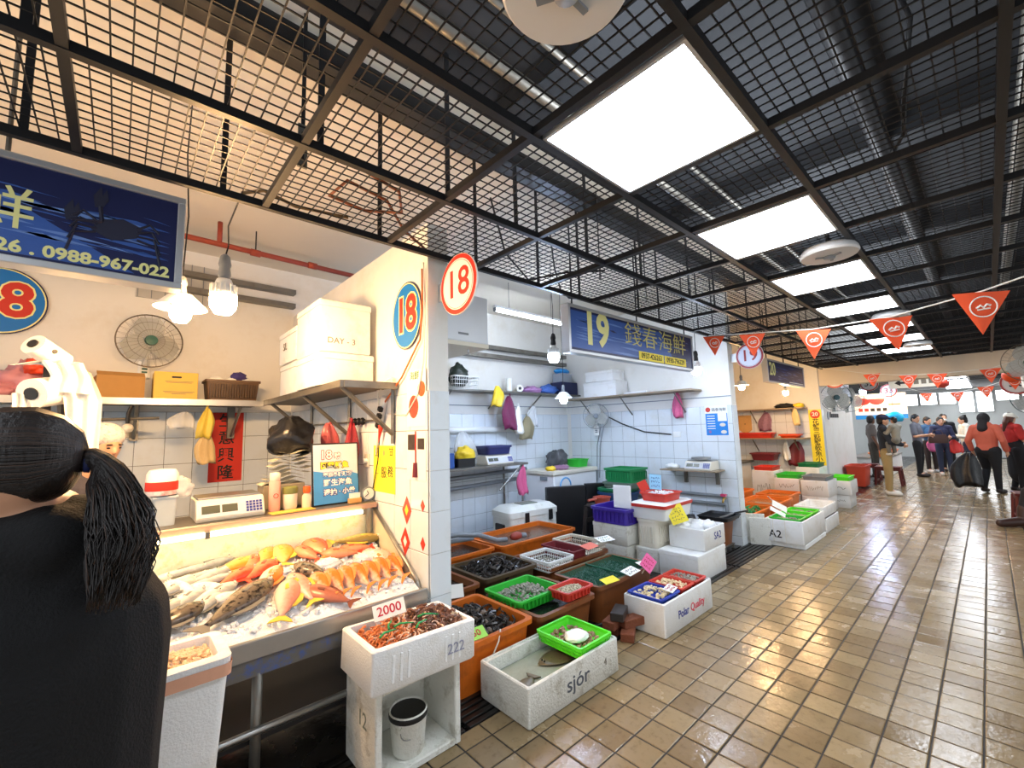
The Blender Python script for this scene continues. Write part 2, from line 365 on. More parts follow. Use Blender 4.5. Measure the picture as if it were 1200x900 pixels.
# second hall beyond the beam
MB().box(11.3, 26, -5, 4, 2.86, 2.9).build('slab', BLACK_SLAB, ceil)
for y in (-.9, -.14, .3, 1.06, 1.9): MB().box(11.3, 20, y-.02, y+.02, 2.80, 2.83).build('grid_bar', DULL_STEEL, ceil)
for k in range(14): MB().box(11.5+.64*k, 11.53+.64*k, -3, 2.6, 2.803, 2.83).build('grid_bar', BLACK_METAL, ceil)

# windows of the far wall
WIN = mat_emit('daylight_pane', (250, 252, 255), 5.0)
wi = 1
for y0, y1, z0, z1 in [(2.0, 2.75, 2.2, 2.72), (1.4, 1.96, 2.2, 2.72), (.84, 1.36, 2.2, 2.72), (.32, .8, 1.83, 2.7), (-.2, .28, 1.83, 2.7), (-.9, -.26, 2.25, 2.7), (-1.6, -.94, 2.25, 2.7)]:
    r = sroot('window_%d' % wi); wi += 1
    f = MB(); t = .03
    f.box(25.95, 26, y0, y1, z0, z0+t); f.box(25.95, 26, y0, y1, z1-t, z1); f.box(25.95, 26, y0, y0+t, z0, z1); f.box(25.95, 26, y1-t, y1, z0, z1)
    f.build('window_frame', ALU, r); MB().box(25.97, 25.99, y0+t, y1-t, z0+t, z1-t).build('pane', WIN, r)

# ================================================================== LAMPS
PANEL_M = mat_emit('panel_diffuser', (238, 246, 255), PANEL)
def light_panel(x0, x1, y0, y1, z, label):
    r = thing('ceiling_light_panel', label, 'light', ((x0+x1)/2, (y0+y1)/2, z), group='flat ceiling light panels')
    a, b = (x1-x0)/2, (y1-y0)/2; f = MB(); t = .012
    f.box(-a, a, -b, -b+t, 0, .02); f.box(-a, a, b-t, b, 0, .02); f.box(-a, -a+t, -b+t, b-t, 0, .02); f.box(a-t, a, -b+t, b-t, 0, .02)
    f.build('frame', ALU, r); MB().box(-a+t, a-t, -b+t, b-t, .004, .016).build('diffuser', PANEL_M, r)
    return r
ords = ['', 'first', 'second', 'third', 'fourth', 'fifth', 'sixth', 'seventh']
for k, (a, b) in enumerate(LIGHT_X):
    lb = 'square white light panel, %s of the row between the aisle ceiling bars, counted from stall 18' % ords[k] if k > 0 else 'square white light panel in the aisle ceiling row, before stall 18'
    light_panel(a, b, .478, 1.046, 2.704, lb)
for k in range(11): light_panel(11.7+1.28*k, 12.3+1.28*k, .32, 1.04, 2.81, 'square white light panel in the dark ceiling beyond the cream beam, farther ones added to light the far wall')  # farther panels of this row are added to brighten the far wall
WARM_BULB = mat_emit('warm_bulb_glow', (255, 202, 140), BULB_W)
COOL_BULB = mat_emit('cool_bulb_glow', (192, 216, 255), BULB_C)
def bulb(loc, glow, label, cord_top, shade=None, group=None, sc=1.0, sock=GREY_PL, dy=0):
    r = thing('hanging_bulb', label, 'lamp', loc, group=group)
    b = MB().lathe([(.004, -.05*sc), (.03*sc, -.045*sc), (.046*sc, -.02*sc), (.05*sc, .005*sc), (.046*sc, .03*sc)], 16).build('bulb', glow, r, smooth=True)
    h = MB().lathe([(.047*sc, .03*sc), (.044*sc, .05*sc), (.03*sc, .09*sc), (.026*sc, .1*sc)], 16).build('heat_sink', WHITE_PL, r, smooth=True)
    fn = MB()
    for q in range(16):
        t = 2*PI*q/16; fn.box(.028*sc, .05*sc, -.0015, .0015, .032*sc, .075*sc, Matrix.Rotation(t, 4, 'Z'))
    fn.build('cooling_fin', WHITE_PL, h)
    MB().lathe([(.02*sc, .1*sc), (.024*sc, .12*sc), (.02*sc, .15*sc), (.024*sc, .165*sc), (.018*sc, .2*sc), (.008, .21*sc)], 12).build('socket', sock, r, smooth=True)
    if shade: MB().lathe([(.03, .11), (.05, .105), (.12, .03), (.118, .028), (.048, .10), (.03, .1)], 20).build('shade', WHITE_PL, r, smooth=True)
    dz = cord_top-loc[2]
    MB().tube([(0, 0, .2*sc), (.012, 0, .2*sc+(dz-.2*sc)*.35), (-.008, dy*.3, .2*sc+(dz-.2*sc)*.7), (0, dy, dz)], .004, 6).build('cord', BLACK_PL, r)
    return r
bulb((.368, 2.62, 2.30), WARM_BULB, 'large warm bulb on a grey socket beside the end of the blue 18 sign', 2.73, sc=1.25, dy=-.36)
bulb((.212, 2.86, 2.27), WARM_BULB, 'warm bulb with white cone shade half hidden behind the blue 18 sign', 3.48, shade=1)
bulb((-1.3, 2.9, 2.3), WARM_BULB, 'added warm bulb out of view in stall 18, brightening the slab', 3.48)  # unseen extra bulb, added so the cream slab gets brighter
bulb((3.56, 3.2, 2.40), COOL_BULB, 'cool white bulb hanging beside the corner of the 19 sign', 3.48, sock=BLACK_PL, sc=1.3)
bulb((4.45, 3.85, 1.99), COOL_BULB, 'cool white bulb under a wide flat shade in stall 19', 3.48, shade=1)
bulb((5.48, 2.47, 2.30), mat_emit('small_bulb_glow', (214, 230, 255), 70), 'cool white bulb on a black socket hanging right of the 19 sign', 3.48, sock=BLACK_PL, sc=1.25)
bulb((7.75, 2.75, 2.22), WARM_BULB, 'warm bulb with pale cone shade under the 20 sign', 3.48, shade=1)
bulb((9.55, 2.6, 2.18), WARM_BULB, 'warm bulb hanging on a knotted cord right of the 20 sign', 3.48)
r = thing('fluorescent_tube_lamp', 'long white fluorescent tube lamp hung high in stall 19', 'lamp', (4.03, 4.0, 3.1))
MB().tube([(-.62, 0, 0), (.62, 0, 0)], .017, 12).build('tube', mat_emit('tube_glow', (228, 240, 255), TUBE_C), r, smooth=True)
MB().box(-.65, .65, -.02, .03, .024, .06).build('batten', WHITE_PL, r, bevel=.004)
for s in (-1, 1):
    MB().box(s*.635-.015, s*.635+.015, -.02, .025, -.02, .03).build('end_cap', GREY_PL, r, bevel=.004); MB().tube([(s*.4, 0, .06), (s*.4, 0, .4)], .003, 5).build('hanger_wire', BLACK_METAL, r)
# white round ceiling fans set in the light row
def ceiling_disc(x, label):
    r = thing('ceiling_fan_disc', label, 'fan', (x, .585, 2.665), group='round white ceiling discs')
    MB().lathe([(.02, .05), (.14, .04), (.154, .02), (.158, .0), (.15, -.012), (.08, -.014), (.02, -.014)], 40).build('disc', mat('grey_white_disc', (214, 214, 214), .4, var=.03), r, smooth='auto')
    MB().lathe([(.0, -.03), (.03, -.028), (.034, -.014)], 14).build('hub', GREY_PL, r, smooth=True)
    for q in range(3): MB().box(.03, .075, -.008, .008, -.022, -.014, Matrix.Rotation(q*2.1, 4, 'Z')).build('vent_slot', GREY_PL, r)
    MB().tube([(0, 0, .05), (0, 0, .3)], .012, 6).build('stem', BLACK_METAL, r)
for k, x in enumerate((.745, 3.31, 5.88, 8.45)): ceiling_disc(x, 'round white disc hung in the ceiling, %s light panels' % ('before the first of the', 'between the second and third', 'between the fourth and fifth', 'between the sixth and seventh')[k])
# ================================================================== BUILDERS FOR GOODS
def foam_box(label, x0, x1, y0, y1, z0, z1, m=FOAM, wall=.028, lid=False, group=None, name='foam_box', rotz=0, ribs=True, ledge=True):
    cx, cy = (x0+x1)/2, (y0+y1)/2; a, b = (x1-x0)/2, (y1-y0)/2; h = z1-z0
    r = thing(name, label, 'box', (cx, cy, z0), rotz, group)
    mb = MB()
    if lid:
        mb.loops([rrect(-a+.006, a-.006, -b+.006, b-.006, .012, 0), rrect(-a, a, -b, b, .014, .01), rrect(-a, a, -b, b, .014, h-.05), rrect(-a+.004, a-.004, -b+.004, b-.004, .014, h-.046)])
        mb.build('body', m, r, smooth='auto')
        MB().loops([rrect(-a-.004, a+.004, -b-.004, b+.004, .014, h-.045), rrect(-a-.004, a+.004, -b-.004, b+.004, .014, h-.008), rrect(-a+.004, a-.004, -b+.004, b-.004, .012, h)]).build('lid', m, r, smooth='auto')
    else:
        k = wall
        Ls = [rrect(-a+.01, a-.01, -b+.01, b-.01, .012, 0), rrect(-a, a, -b, b, .014, .012), rrect(-a, a, -b, b, .014, h-.006), rrect(-a+.006, a-.006, -b+.006, b-.006, .012, h)]
        if ledge: Ls += [rrect(-a+k*.5, a-k*.5, -b+k*.5, b-k*.5, .012, h), rrect(-a+k*.5, a-k*.5, -b+k*.5, b-k*.5, .012, h-.012)]
        Ls += [rrect(-a+k, a-k, -b+k, b-k, .012, h-(.012 if ledge else 0)), rrect(-a+k, a-k, -b+k, b-k, .012, .03)]
        mb.loops(Ls).build('body', m, r, smooth='auto')
    if ribs:
        for sx in (-.5, .5):
            for q in (-1, 0, 1):
                x = a*sx+q*.04
                MB().box(x-.007, x+.007, -b-.004, -b+.002, h*.18, h*.8).build('grip_rib', m, r, bevel=.002)
    return r
def plastic_tub(label, x0, x1, y0, y1, z0, z1, m, name='plastic_tub', cat='tub', water=None, wz=None, rim=.022, wall=.012, taper=.05, r=.05, lip=.03, group=None, rotz=0, slots=0):
    cx, cy = (x0+x1)/2, (y0+y1)/2; a, b = (x1-x0)/2, (y1-y0)/2; h = z1-z0
    o = thing(name, label, cat, (cx, cy, z0), rotz, group)
    MB().tub(-a, a, -b, b, 0, h, wall, taper, rim, r, lip).build('shell', m, o, smooth='auto')
    if slots:
        n = max(3, int(a*2/slots)); q = max(3, int(b*2/slots)); e = taper*.45
        mx_ = MB().box(-.004, .004, -.006, .006, h*.15, h*.75).mesh('rib', m); my_ = MB().box(-.006, .006, -.004, .004, h*.15, h*.75).mesh('rib', m)
        for i in range(n):
            x = -a+.04+(2*a-.08)*(i+.5)/n
            for s in (-1, 1): link('rib', mx_, o, (x, s*(b-e), 0))
        for i in range(q):
            y = -b+.04+(2*b-.08)*(i+.5)/q
            for s in (-1, 1): link('rib', my_, o, (s*(a-e), y, 0))
    if water:
        k = rim+wall+.004+(taper-rim)*(1-(wz or .75)); z = h*(wz or .75)
        MB().loops([rrect(-a+k, a-k, -b+k, b-k, r*.7, z-.01), rrect(-a+k, a-k, -b+k, b-k, r*.7, z)]).build('water', water, o)
    return o
def lattice_basket(label, x0, x1, y0, y1, z0, z1, m, group=None, rotz=0, cell=.03, cat='basket', name='plastic_basket'):
    """basket of open plastic lattice: rim, base, upright bars and a middle hoop"""
    cx, cy = (x0+x1)/2, (y0+y1)/2; a, b = (x1-x0)/2, (y1-y0)/2; h = z1-z0; t = .02
    o = thing(name, label, cat, (cx, cy, z0), rotz, group)
    rim = MB(); rim.loops([rrect(-a, a, -b, b, .02, h-.018), rrect(-a, a, -b, b, .02, h), rrect(-a+.016, a-.016, -b+.016, b-.016, .014, h), rrect(-a+.016, a-.016, -b+.016, b-.016, .014, h-.018), rrect(-a, a, -b, b, .02, h-.018)], False, False)
    rim.build('rim', m, o)
    base = MB().loops([rrect(-a+t, a-t, -b+t, b-t, .015, 0), rrect(-a+t, a-t, -b+t, b-t, .015, .012)]); base.build('base', m, o)
    for z in (h*.36, h*.68):
        e = t*(1-z/h); k = MB(); k.loops([rrect(-a+e, a-e, -b+e, b-e, .015, z), rrect(-a+e, a-e, -b+e, b-e, .015, z+.008), rrect(-a+e+.006, a-e-.006, -b+e+.006, b-e-.006, .012, z+.008), rrect(-a+e+.006, a-e-.006, -b+e+.006, b-e-.006, .012, z), rrect(-a+e, a-e, -b+e, b-e, .015, z)], False, False); k.build('hoop', m, o)
    n = int(2*a/cell); q = int(2*b/cell)
    for s in (-1, 1):
        mx_ = MB().tube([(0, s*(b-t), .01), (0, s*(b-.004), h-.012)], .004, 4).mesh('bar', m); my_ = MB().tube([(s*(a-t), 0, .01), (s*(a-.004), 0, h-.012)], .004, 4).mesh('bar', m)
        for i in range(n+1): link('bar', mx_, o, (-a+t+(2*a-2*t)*i/n, 0, 0))
        for i in range(1, q): link('bar', my_, o, (0, -b+t+(2*b-2*t)*i/q, 0))
    return o
def card(label, w_, h_, loc, rot, m, body=None, ink=INK, size=None, name='price_card', stake=None, off=.001, scr=0):
    o = thing(name, label, 'card', loc, rot)
    MB().box(-w_/2, w_/2, -h_/2, h_/2, -.002, 0).build('card_sheet', m, o)
    if body: text('lettering', body, size or h_*.55, ink, o, (0, 0, .0008), off=off)
    random.seed(int(loc[0]*1000))
    for k in range(scr):                       # illegible handwriting: a few pen strokes per row
        y = h_*(.5-(k+.5)/scr)*.8; sb = MB(); x = -w_*.36
        while x < w_*.34:
            d = h_*.28/scr; sb.tube([(x, y+random.uniform(-d, d), .0012), (x+w_*.05, y+random.uniform(-d, d), .0012), (x+w_*.02, y+random.uniform(-d, d), .0012), (x+w_*.1, y+random.uniform(-d, d), .0012)], .0022, 4); x += w_*.15
        sb.build('handwriting', ink, o)
    if stake: MB().box(-.004, .004, -h_/2-stake, -h_/2, -.004, -.0005).build('stake', WOOD, o)
    return o
def pile(name, label, cat, x0, x1, y0, y1, z, n, fn, m, hump=.03, seed=1, parent=None):
    """uncountable heap of small pieces as one object"""
    random.seed(seed); mb = MB()
    for k in range(n):
        u, v = random.uniform(-1, 1), random.uniform(-1, 1)
        h = hump*max(0, 1-.6*u*u-.6*v*v)
        M = Matrix.Translation(((x0+x1)/2+u*(x1-x0)/2, (y0+y1)/2+v*(y1-y0)/2, z+h*random.uniform(.4, 1))) @ Euler((random.uniform(-.9, .9), random.uniform(-.9, .9), random.uniform(0, 6.3))).to_matrix().to_4x4()
        fn(mb, M)
    o = mb.build(name, m, smooth=False); o['kind'] = 'stuff'; return tag(o, label, cat)
def shell_piece(r): return lambda mb, M: mb.ell((0,0,0), (r*random.uniform(.8, 1.2), r*.75, r*.4), 6, 4, M)
def curl_piece(r):
    def f(mb, M):
        pts = [M @ Vector((r*math.cos(t), r*math.sin(t), r*.15*t)) for t in (0, .7, 1.4, 2.1, 2.8)]
        mb.tube(pts, r*.26, 5, r*.1)
    return f
def hung_bag(label, loc, w_, h_, m, cat='bag', name='plastic_bag', seed=1, knots=True, d=.05, rotz=0, folds=5, group=None):
    """limp bundle of plastic bags hung from a hook"""
    random.seed(seed); o = thing(name, label, cat, loc, rotz, group)
    ph = [random.uniform(0, 6) for _ in range(4)]
    Ls = []
    for k in range(11):
        t = k/10; ww = w_/2*(.22+.78*min(1, t*2.2)**.7)*(1 if t < .9 else .92); dd = d*(.4+.6*t)
        Ls.append([(ww*math.cos(a)+.1*w_*math.sin(ph[0]+3*t), dd*math.sin(a)*(1+.45*math.sin(folds*a+ph[1]))+.01*math.sin(ph[2]+6*t), -t*h_*(1+.06*math.sin(3*a+ph[3])*t)) for a in [2*PI*q/24 for q in range(24)]])
    MB().loops(Ls).build('film', m, o, smooth=True)
    if knots: MB().tube([(0, 0, .04), (.01, 0, .02), (0, 0, -.01)], .012, 6).build('handle_knot', m, o, smooth=True)
    return o
def lump(label, loc, r, m, cat='bag', name='crumpled_bag', seed=1, amp=.35, nu=24, nv=16, freq=2.2, rotz=0, parent=None, mesh_only=False):
    """crumpled soft lump with a flat base"""
    random.seed(seed); mb = MB(); s0 = seed*7.3
    mb.ell((0,0,0), (1,1,1), nu, nv)
    vs = []
    for p in mb.v:
        v = Vector(p); n_ = noise.noise(v*freq+Vector((s0, 0, 0)))*amp+noise.noise(v*freq*2.7+Vector((0, s0, 0)))*amp*.5; v = v*(1+n_)
        vs.append((v.x*r[0], v.y*r[1], max(0, (v.z+.75)*r[2]/1.75*1.0)))
    mb.v = vs
    if mesh_only: return mb
    return tag(mb.build(name, m, parent, smooth=True, loc=loc, rot=(0, 0, rotz)), label, cat)

# fish ---------------------------------------------------------------
def fish(name, label, Lh, Hh, Wh, m, fin, loc, rot, cat='fish', group=None, tail=1.0, prof=None):
    """head at -x, back towards +y, lying on its side (thickness along z)"""
    o = thing(name, label, cat, loc, rot, group)
    prof = prof or [(0, .02), (.04, .3), (.12, .62), (.22, .88), (.35, 1), (.5, .94), (.65, .72), (.8, .42), (.9, .22), (.95, .2)]
    Ls = []
    for t, h in prof:
        x = (t-.5)*Lh; w_ = Wh*h**.8; bow = .06*Lh*math.sin(PI*t)
        Ls.append([(x, Hh*h*math.cos(a)*.5+bow*0, Wh*.5+w_*math.sin(a)*.5) for a in [2*PI*q/12 for q in range(12)]])
    b = MB().loops(Ls).build('body', m, o, smooth=True)
    x = .44*Lh; tt = .22*Hh*tail
    MB().prism([(x, -.1*Hh), (x+.1*Lh*tail, -.36*Hh*tail), (x+.15*Lh*tail, -.42*Hh*tail), (x+.1*Lh*tail, 0), (x+.15*Lh*tail, .42*Hh*tail), (x+.1*Lh*tail, .36*Hh*tail), (x, .1*Hh)], Wh*.47, Wh*.53).build('tail_fin', fin, o)
    MB().prism([(-.18*Lh, .44*Hh), (-.1*Lh, .64*Hh), (.1*Lh, .6*Hh), (.22*Lh, .4*Hh), (.24*Lh, .28*Hh), (0, .4*Hh)], Wh*.46, Wh*.54).build('dorsal_fin', fin, o)
    MB().prism([(-.2*Lh, -.04*Hh), (-.06*Lh, .04*Hh), (-.04*Lh, -.1*Hh), (-.16*Lh, -.14*Hh)], Wh*.96, Wh*1.02).build('pectoral_fin', fin, o)
    e = MB().ell((-.4*Lh, .1*Hh, Wh*.86), (.028*Lh, .028*Lh, .012), 8, 5).build('eye', mat('fish_eye', (235, 225, 205), .2), o, smooth=True)
    MB().ell((-.4*Lh, .1*Hh, Wh*.86+.008), (.014*Lh, .014*Lh, .006), 8, 5).build('pupil', INK, e, smooth=True)
    return o
def wall_fan(label, loc, rot, dia=.45, hubm=DGREEN_PL, cagem=None, group=None):
    """oscillating wall fan: faces local -Y"""
    o = thing('wall_fan', label, 'fan', loc, rot, group); R_ = dia/2; cg = cagem or GREY_PL
    for nm, yo, dp in (('front_guard', -.05, -.05), ('rear_guard', -.04, .06)):
        g = MB()
        ring = [(R_*math.cos(2*PI*q/40), yo, R_*math.sin(2*PI*q/40)) for q in range(41)]; g.tube(ring, .005, 5)
        for rr, k in ((.7, .6), (.4, .9)): g.tube([(R_*rr*math.cos(2*PI*q/30), yo+dp*k, R_*rr*math.sin(2*PI*q/30)) for q in range(31)], .0014, 4)
        for q in range(28):
            a = 2*PI*q/28; g.tube([(R_*math.cos(a), yo, R_*math.sin(a)), (R_*.6*math.cos(a), yo+dp*.75, R_*.6*math.sin(a)), (R_*.16*math.cos(a), yo+dp, R_*.16*math.sin(a))], .0009, 3)
        g.build(nm, cg, o)
    MB().lathe([(.0, .0), (R_*.18, .004), (R_*.2, .02), (R_*.2, .035)], 20, Matrix.Translation((0, -.107, 0)) @ Matrix.Rotation(-PI/2, 4, 'X')).build('hub_badge', hubm, o, smooth='auto')
    bl = mat('fan_blade', (176, 178, 172), .3, var=.05, alpha=.75)
    for q in range(3):
        M = Matrix.Rotation(q*2*PI/3+.5, 4, 'Y'); b = MB()
        b.grid(lambda u, v: (R_*(.16+.74*u), -.045+.03*(v-.5)*(1+u), R_*(.2+.72*math.sin(PI*min(1, .25+.6*u)))*(v-.45)), 8, 5, M)
        b.build('blade', bl, o, smooth=True)
    MB().lathe([(.02, 0), (.05, .01), (.055, .06), (.05, .12), (.02, .14)], 16, Matrix.Translation((0, .0, 0)) @ Matrix.Rotation(-PI/2, 4, 'X')).build('motor', WHITE_PL, o, smooth='auto')
    MB().tube([(0, .09, -.03), (0, .1, -.14), (0, .14, -.22)], .022, 8).build('arm', WHITE_PL, o, smooth=True)
    wp = MB().box(-.045, .045, .13, .17, -.33, -.16).build('wall_bracket', WHITE_PL, o, bevel=.015)
    for z in (-.21, -.24, -.27): MB().box(-.02, .02, .122, .131, z-.008, z+.008).build('button', hubm, wp)
    return o
def scale(label, loc, rotz=0, w_=.32, d=.3, h=.11, basin=None):
    """electronic price-computing counter scale, display towards -Y"""
    o = thing('counter_scale', label, 'scale', loc, rotz); a = w_/2
    prof = [(-d/2, 0), (-d/2-.01, .02), (-d/2+.035, h*.85), (-d/2+.06, h), (d/2, h), (d/2, 0)]
    MB().loops([[(x, y, z) for y, z in prof] for x in (-a, a)]).build('housing', CREAM_PL, o, bevel=.004)
    sl = math.atan2(h*.85-.02, .045); M = Matrix.Translation((0, -d/2-.008, .024)) @ Matrix.Rotation(sl, 4, 'X')
    fl = math.hypot(h*.85-.02, .045)
    MB().box(-a+.012, a-.012, 0, fl*.9, 0, .003, M).build('front_panel', mat('scale_panel', (196, 198, 204), .4), o)
    for x0, x1 in ((-a+.025, -a+.115), (-a+.125, -a+.205)): MB().box(x0, x1, fl*.25, fl*.75, .003, .006, M).build('display', mat('lcd', (84, 88, 76), .2, var=.1), o)
    kb = MB()
    for i in range(5):
        for j in range(4): kb.box(a-.1+i*.018, a-.087+i*.018, fl*(.12+.19*j), fl*(.25+.19*j), .003, .007, M)
    kb.build('keypad', INK_BLUE, o)
    MB().box(-a+.01, a-.01, -d/2+.07, d/2, h, h+.012).build('weighing_plate', STEEL, o, bevel=.003)
    return o
def shelf_bracket(parent, p, q, r=.012, m=DULL_STEEL, name='bracket'): return MB().tube([p, q], r, 4).build(name, m, parent)
# ================================================================== STALL 18
def W(root, name, mb, m, **k):
    o = mb.build(name, m, root, **k); o.location = -root.location; return o
SLOPE = .25
def bed(y): return .655+SLOPE*(y-2.38)
ct = thing('fish_counter', 'steel fish counter of stall 18 with sloping tray, lit white back panel and ledge', 'counter', (.1, 2.7, 0))
tr = MB(); tr.loops([[(x, 2.36, bed(2.36)-.03), (x, 3.1, bed(3.1)-.03), (x, 3.1, bed(3.1)), (x, 2.36, bed(2.36))] for x in (-1.2, 1.405)]); W(ct, 'tray', tr, STEEL)
W(ct, 'front_lip', MB().box(-1.2, 1.41, 2.335, 2.362, .598, .682), STEEL, bevel=.004)
BLUEBAND = mat('chipped_blue_paint', (108, 106, 102), .5, .3, var=.2, dirt=(26, 96, 196), dscale=7, damt=1.0)
W(ct, 'painted_band', MB().box(-1.2, 1.4, 2.35, 2.39, .52, .598), BLUEBAND)
W(ct, 'back_panel', MB().box(-1.2, 1.405, 3.1, 3.115, .8, 1.085), mat('counter_back_panel', (246, 240, 214), .3, var=.04, dirt=(214, 190, 60), dscale=14, damt=.6))
W(ct, 'ledge', MB().box(-1.2, 1.41, 3.04, 3.46, 1.085, 1.115), DULL_STEEL, bevel=.004)
W(ct, 'ledge_trim', MB().box(-1.2, 1.41, 3.03, 3.045, 1.075, 1.11), mat('worn_pink_trim', (190, 150, 128), .5, var=.15), bevel=.002)
for x in (-.4, .53, 1.34):
    W(ct, 'leg', MB().tube([(x, 2.37, -.004), (x, 2.37, .53)], .022, 10), DULL_STEEL, smooth=True); W(ct, 'leg', MB().tube([(x, 3.2, -.004), (x, 3.2, 1.09)], .02, 10), DULL_STEEL, smooth=True)
W(ct, 'lower_rail', MB().tube([(-1.2, 2.34, .29), (1.4, 2.34, .29)], .016, 10), STEEL, smooth=True)
W(ct, 'lower_rail', MB().tube([(-1.2, 2.9, .3), (1.4, 2.9, .3)], .016, 10), DULL_STEEL, smooth=True)
W(ct, 'lower_shelf', MB().box(-1.2, 1.4, 2.42, 3.1, .2, .22), BLACK_METAL)
W(ct, 'corner_post', MB().box(1.35, 1.375, 3.06, 3.085, .82, 1.085), STEEL)
W(ct, 'side_rail', MB().tube([(1.405, 3.1, 1.09), (1.405, 2.62, .80), (1.405, 2.46, .7), (1.405, 2.40, .6)], .014, 8), STEEL, smooth=True)
W(ct, 'side_panel', MB().loops([[(x, 2.42, .66), (x, 3.08, .84), (x, 3.08, 1.06), (x, 2.64, .8)] for x in (1.4, 1.412)]), mat('side_plate', (220, 206, 178), .3, var=.08))
r = thing('tube_lamp', 'warm tube lamp fixed under the ledge of the fish counter', 'lamp', (.1, 3.02, 1.06))
MB().tube([(-1.25, 0, 0), (1.2, 0, 0)], .013, 10).build('tube', mat_emit('warm_tube_glow', (255, 226, 160), TUBE_W), r, smooth=True)
MB().box(-1.27, 1.22, .012, .03, .0, .024).build('batten', WHITE_PL, r)
for x in (-1.26, .3, 1.21): MB().box(x-.012, x+.012, -.016, .02, -.02, .02).build('clip', DULL_STEEL, r, bevel=.003)
# ice
random.seed(11)
ICE = mat('crushed_ice', (240, 242, 244), .12, var=.06, scale=30, bump=.6, bscale=60)
ib = MB()
ib.grid(lambda u, v: (-1.1+2.48*u, 2.375+.71*v, bed(2.375+.71*v)+.012+.03*(.5+noise.noise((u*14, v*6, 3)))*min(1, v*12, (1-v)*12+.2)), 110, 40)
for k in range(900):
    x, y = random.uniform(-.2, 1.37), random.uniform(2.4, 3.06); s = random.uniform(.005, .012)
    ib.box(-s, s, -s*.8, s*.8, -s*.6, s*.6, Matrix.Translation((x, y, bed(y)+.035)) @ Euler((random.random()*3, random.random()*3, random.random()*3)).to_matrix().to_4x4())
o = ib.build('crushed_ice', ICE); tag(o, 'bed of crushed white ice under the fish on the sloping tray', 'ice', kind='stuff')
BT = math.atan(SLOPE)
F_OR = mat_fish('orange_fish_skin', (224, 118, 44), (250, 226, 206)); F_RED = mat_fish('red_fish_skin', (220, 64, 34), (240, 150, 110), .03)
F_PINK = mat_fish('pink_fish_skin', (206, 128, 104), (242, 206, 186), .03); F_BRN = mat_fish('brown_fish_skin', (140, 72, 54), (186, 112, 88), .04)
F_GRP = mat_fish('mottled_fish_skin', (84, 74, 62), (132, 116, 98), .04, spots=(40, 34, 30)); F_SIL = mat_fish('silver_fish_skin', (150, 152, 150), (244, 242, 236), .03)
F_AMB = mat_fish('amber_fish_skin', (222, 140, 40), (240, 196, 120), .03)
YFIN = mat('yellow_fin', (226, 190, 70), .4); ORF = mat('orange_fin', (232, 140, 70), .4); REDF = mat('red_fin', (214, 62, 36), .4); GRYF = mat('grey_fin', (120, 116, 108), .4); BRNF = mat('brown_fin', (120, 62, 48), .4)
def lay(x, y, ang, roll=0, dz=.03):
    M = Matrix.Rotation(BT, 4, 'X') @ Matrix.Rotation(ang, 4, 'Z') @ Matrix.Rotation(roll, 4, 'X')
    return (x, y, bed(y)+dz), M.to_euler()
first = None
for k in range(7):
    loc, rot = lay(.90+.073*k, 2.60+.006*(k % 2), rad(-90+random.uniform(-5, 5)), rad(48), .045)
    if first is None: first = fish('orange_fish', 'orange-backed fish set upright in the close row at the counter end', .27, .1, .05, F_OR, ORF, loc, rot, group='row of orange-backed fish')
    else: dup(first, loc, rot)
fish('silver_fish', 'broad silver-pink fish closing the orange row beside the steel side rail', .28, .14, .06, mat_fish('rosy_silver_skin', (226, 176, 150), (248, 236, 228)), ORF, *lay(1.3, 2.7, rad(-100), .3))
fish('pink_fish', 'plump pink fish with yellow tail lying tail to the counter front', .36, .13, .075, F_PINK, YFIN, *lay(.695, 2.56, rad(-112)))
fish('pink_fish', 'slimmer pink fish with yellow tail beside the brown-red fish', .32, .11, .065, F_PINK, YFIN, *lay(.79, 2.63, rad(-84), .2))
fish('brown_fish', 'brown-red fish with dark tail at the front edge of the ice', .3, .12, .06, F_BRN, BRNF, *lay(.88, 2.5, rad(-55)))
for (x, y, a, L_, H_, m, f, lb) in [(.66, 2.78, -125, .3, .11, F_OR, ORF, 'orange fish lying diagonally above the pink fish'), (.60, 2.70, -128, .28, .09, F_OR, BRNF, 'slender orange fish beside the mottled dark fish'),
      (.545, 3.0, -160, .26, .11, F_AMB, ORF, 'amber fish lying across the back of the ice'), (.53, 2.88, -150, .24, .1, F_RED, REDF, 'red fish with head under the amber fish'),
      (.65, 2.9, -140, .24, .13, F_RED, REDF, 'thick red fish beside the ice heap'), (.62, 2.98, -110, .22, .1, F_RED, REDF, 'small red fish wedged between amber and red ones'), (.69, 3.03, -120, .28, .1, F_AMB, YFIN, 'golden fish leaning on the lit back panel'),
      (.79, 3.03, -100, .26, .14, F_AMB, YFIN, 'round golden fish propped against the lit back panel'), (1.0, 3.04, -80, .28, .15, F_RED, ORF, 'large orange-red fish propped near the corner of the back panel'),
      (.92, 2.98, -70, .22, .1, F_RED, REDF, 'red fish lying left of the large orange-red one'), (1.1, 2.9, -20, .24, .1, F_RED, REDF, 'scarlet fish lying crosswise behind the orange row'), (1.2, 2.92, -10, .22, .09, F_RED, REDF, 'scarlet fish with raised tail behind the orange row'),
      (1.27, 3.03, 170, .34, .11, mat_fish('olive_fish_skin', (134, 116, 60), (226, 196, 120)), YFIN, 'long olive-yellow fish along the back panel corner')]:
    fish('orange_fish' if m is F_OR else 'red_fish' if m is F_RED else 'golden_fish', lb, L_, H_, .06, m, f, *lay(x, y, rad(a)))
fish('mottled_fish', 'large dark mottled fish lying diagonally at the ice front', .46, .15, .08, F_GRP, GRYF, *lay(.50, 2.62, rad(-140)))
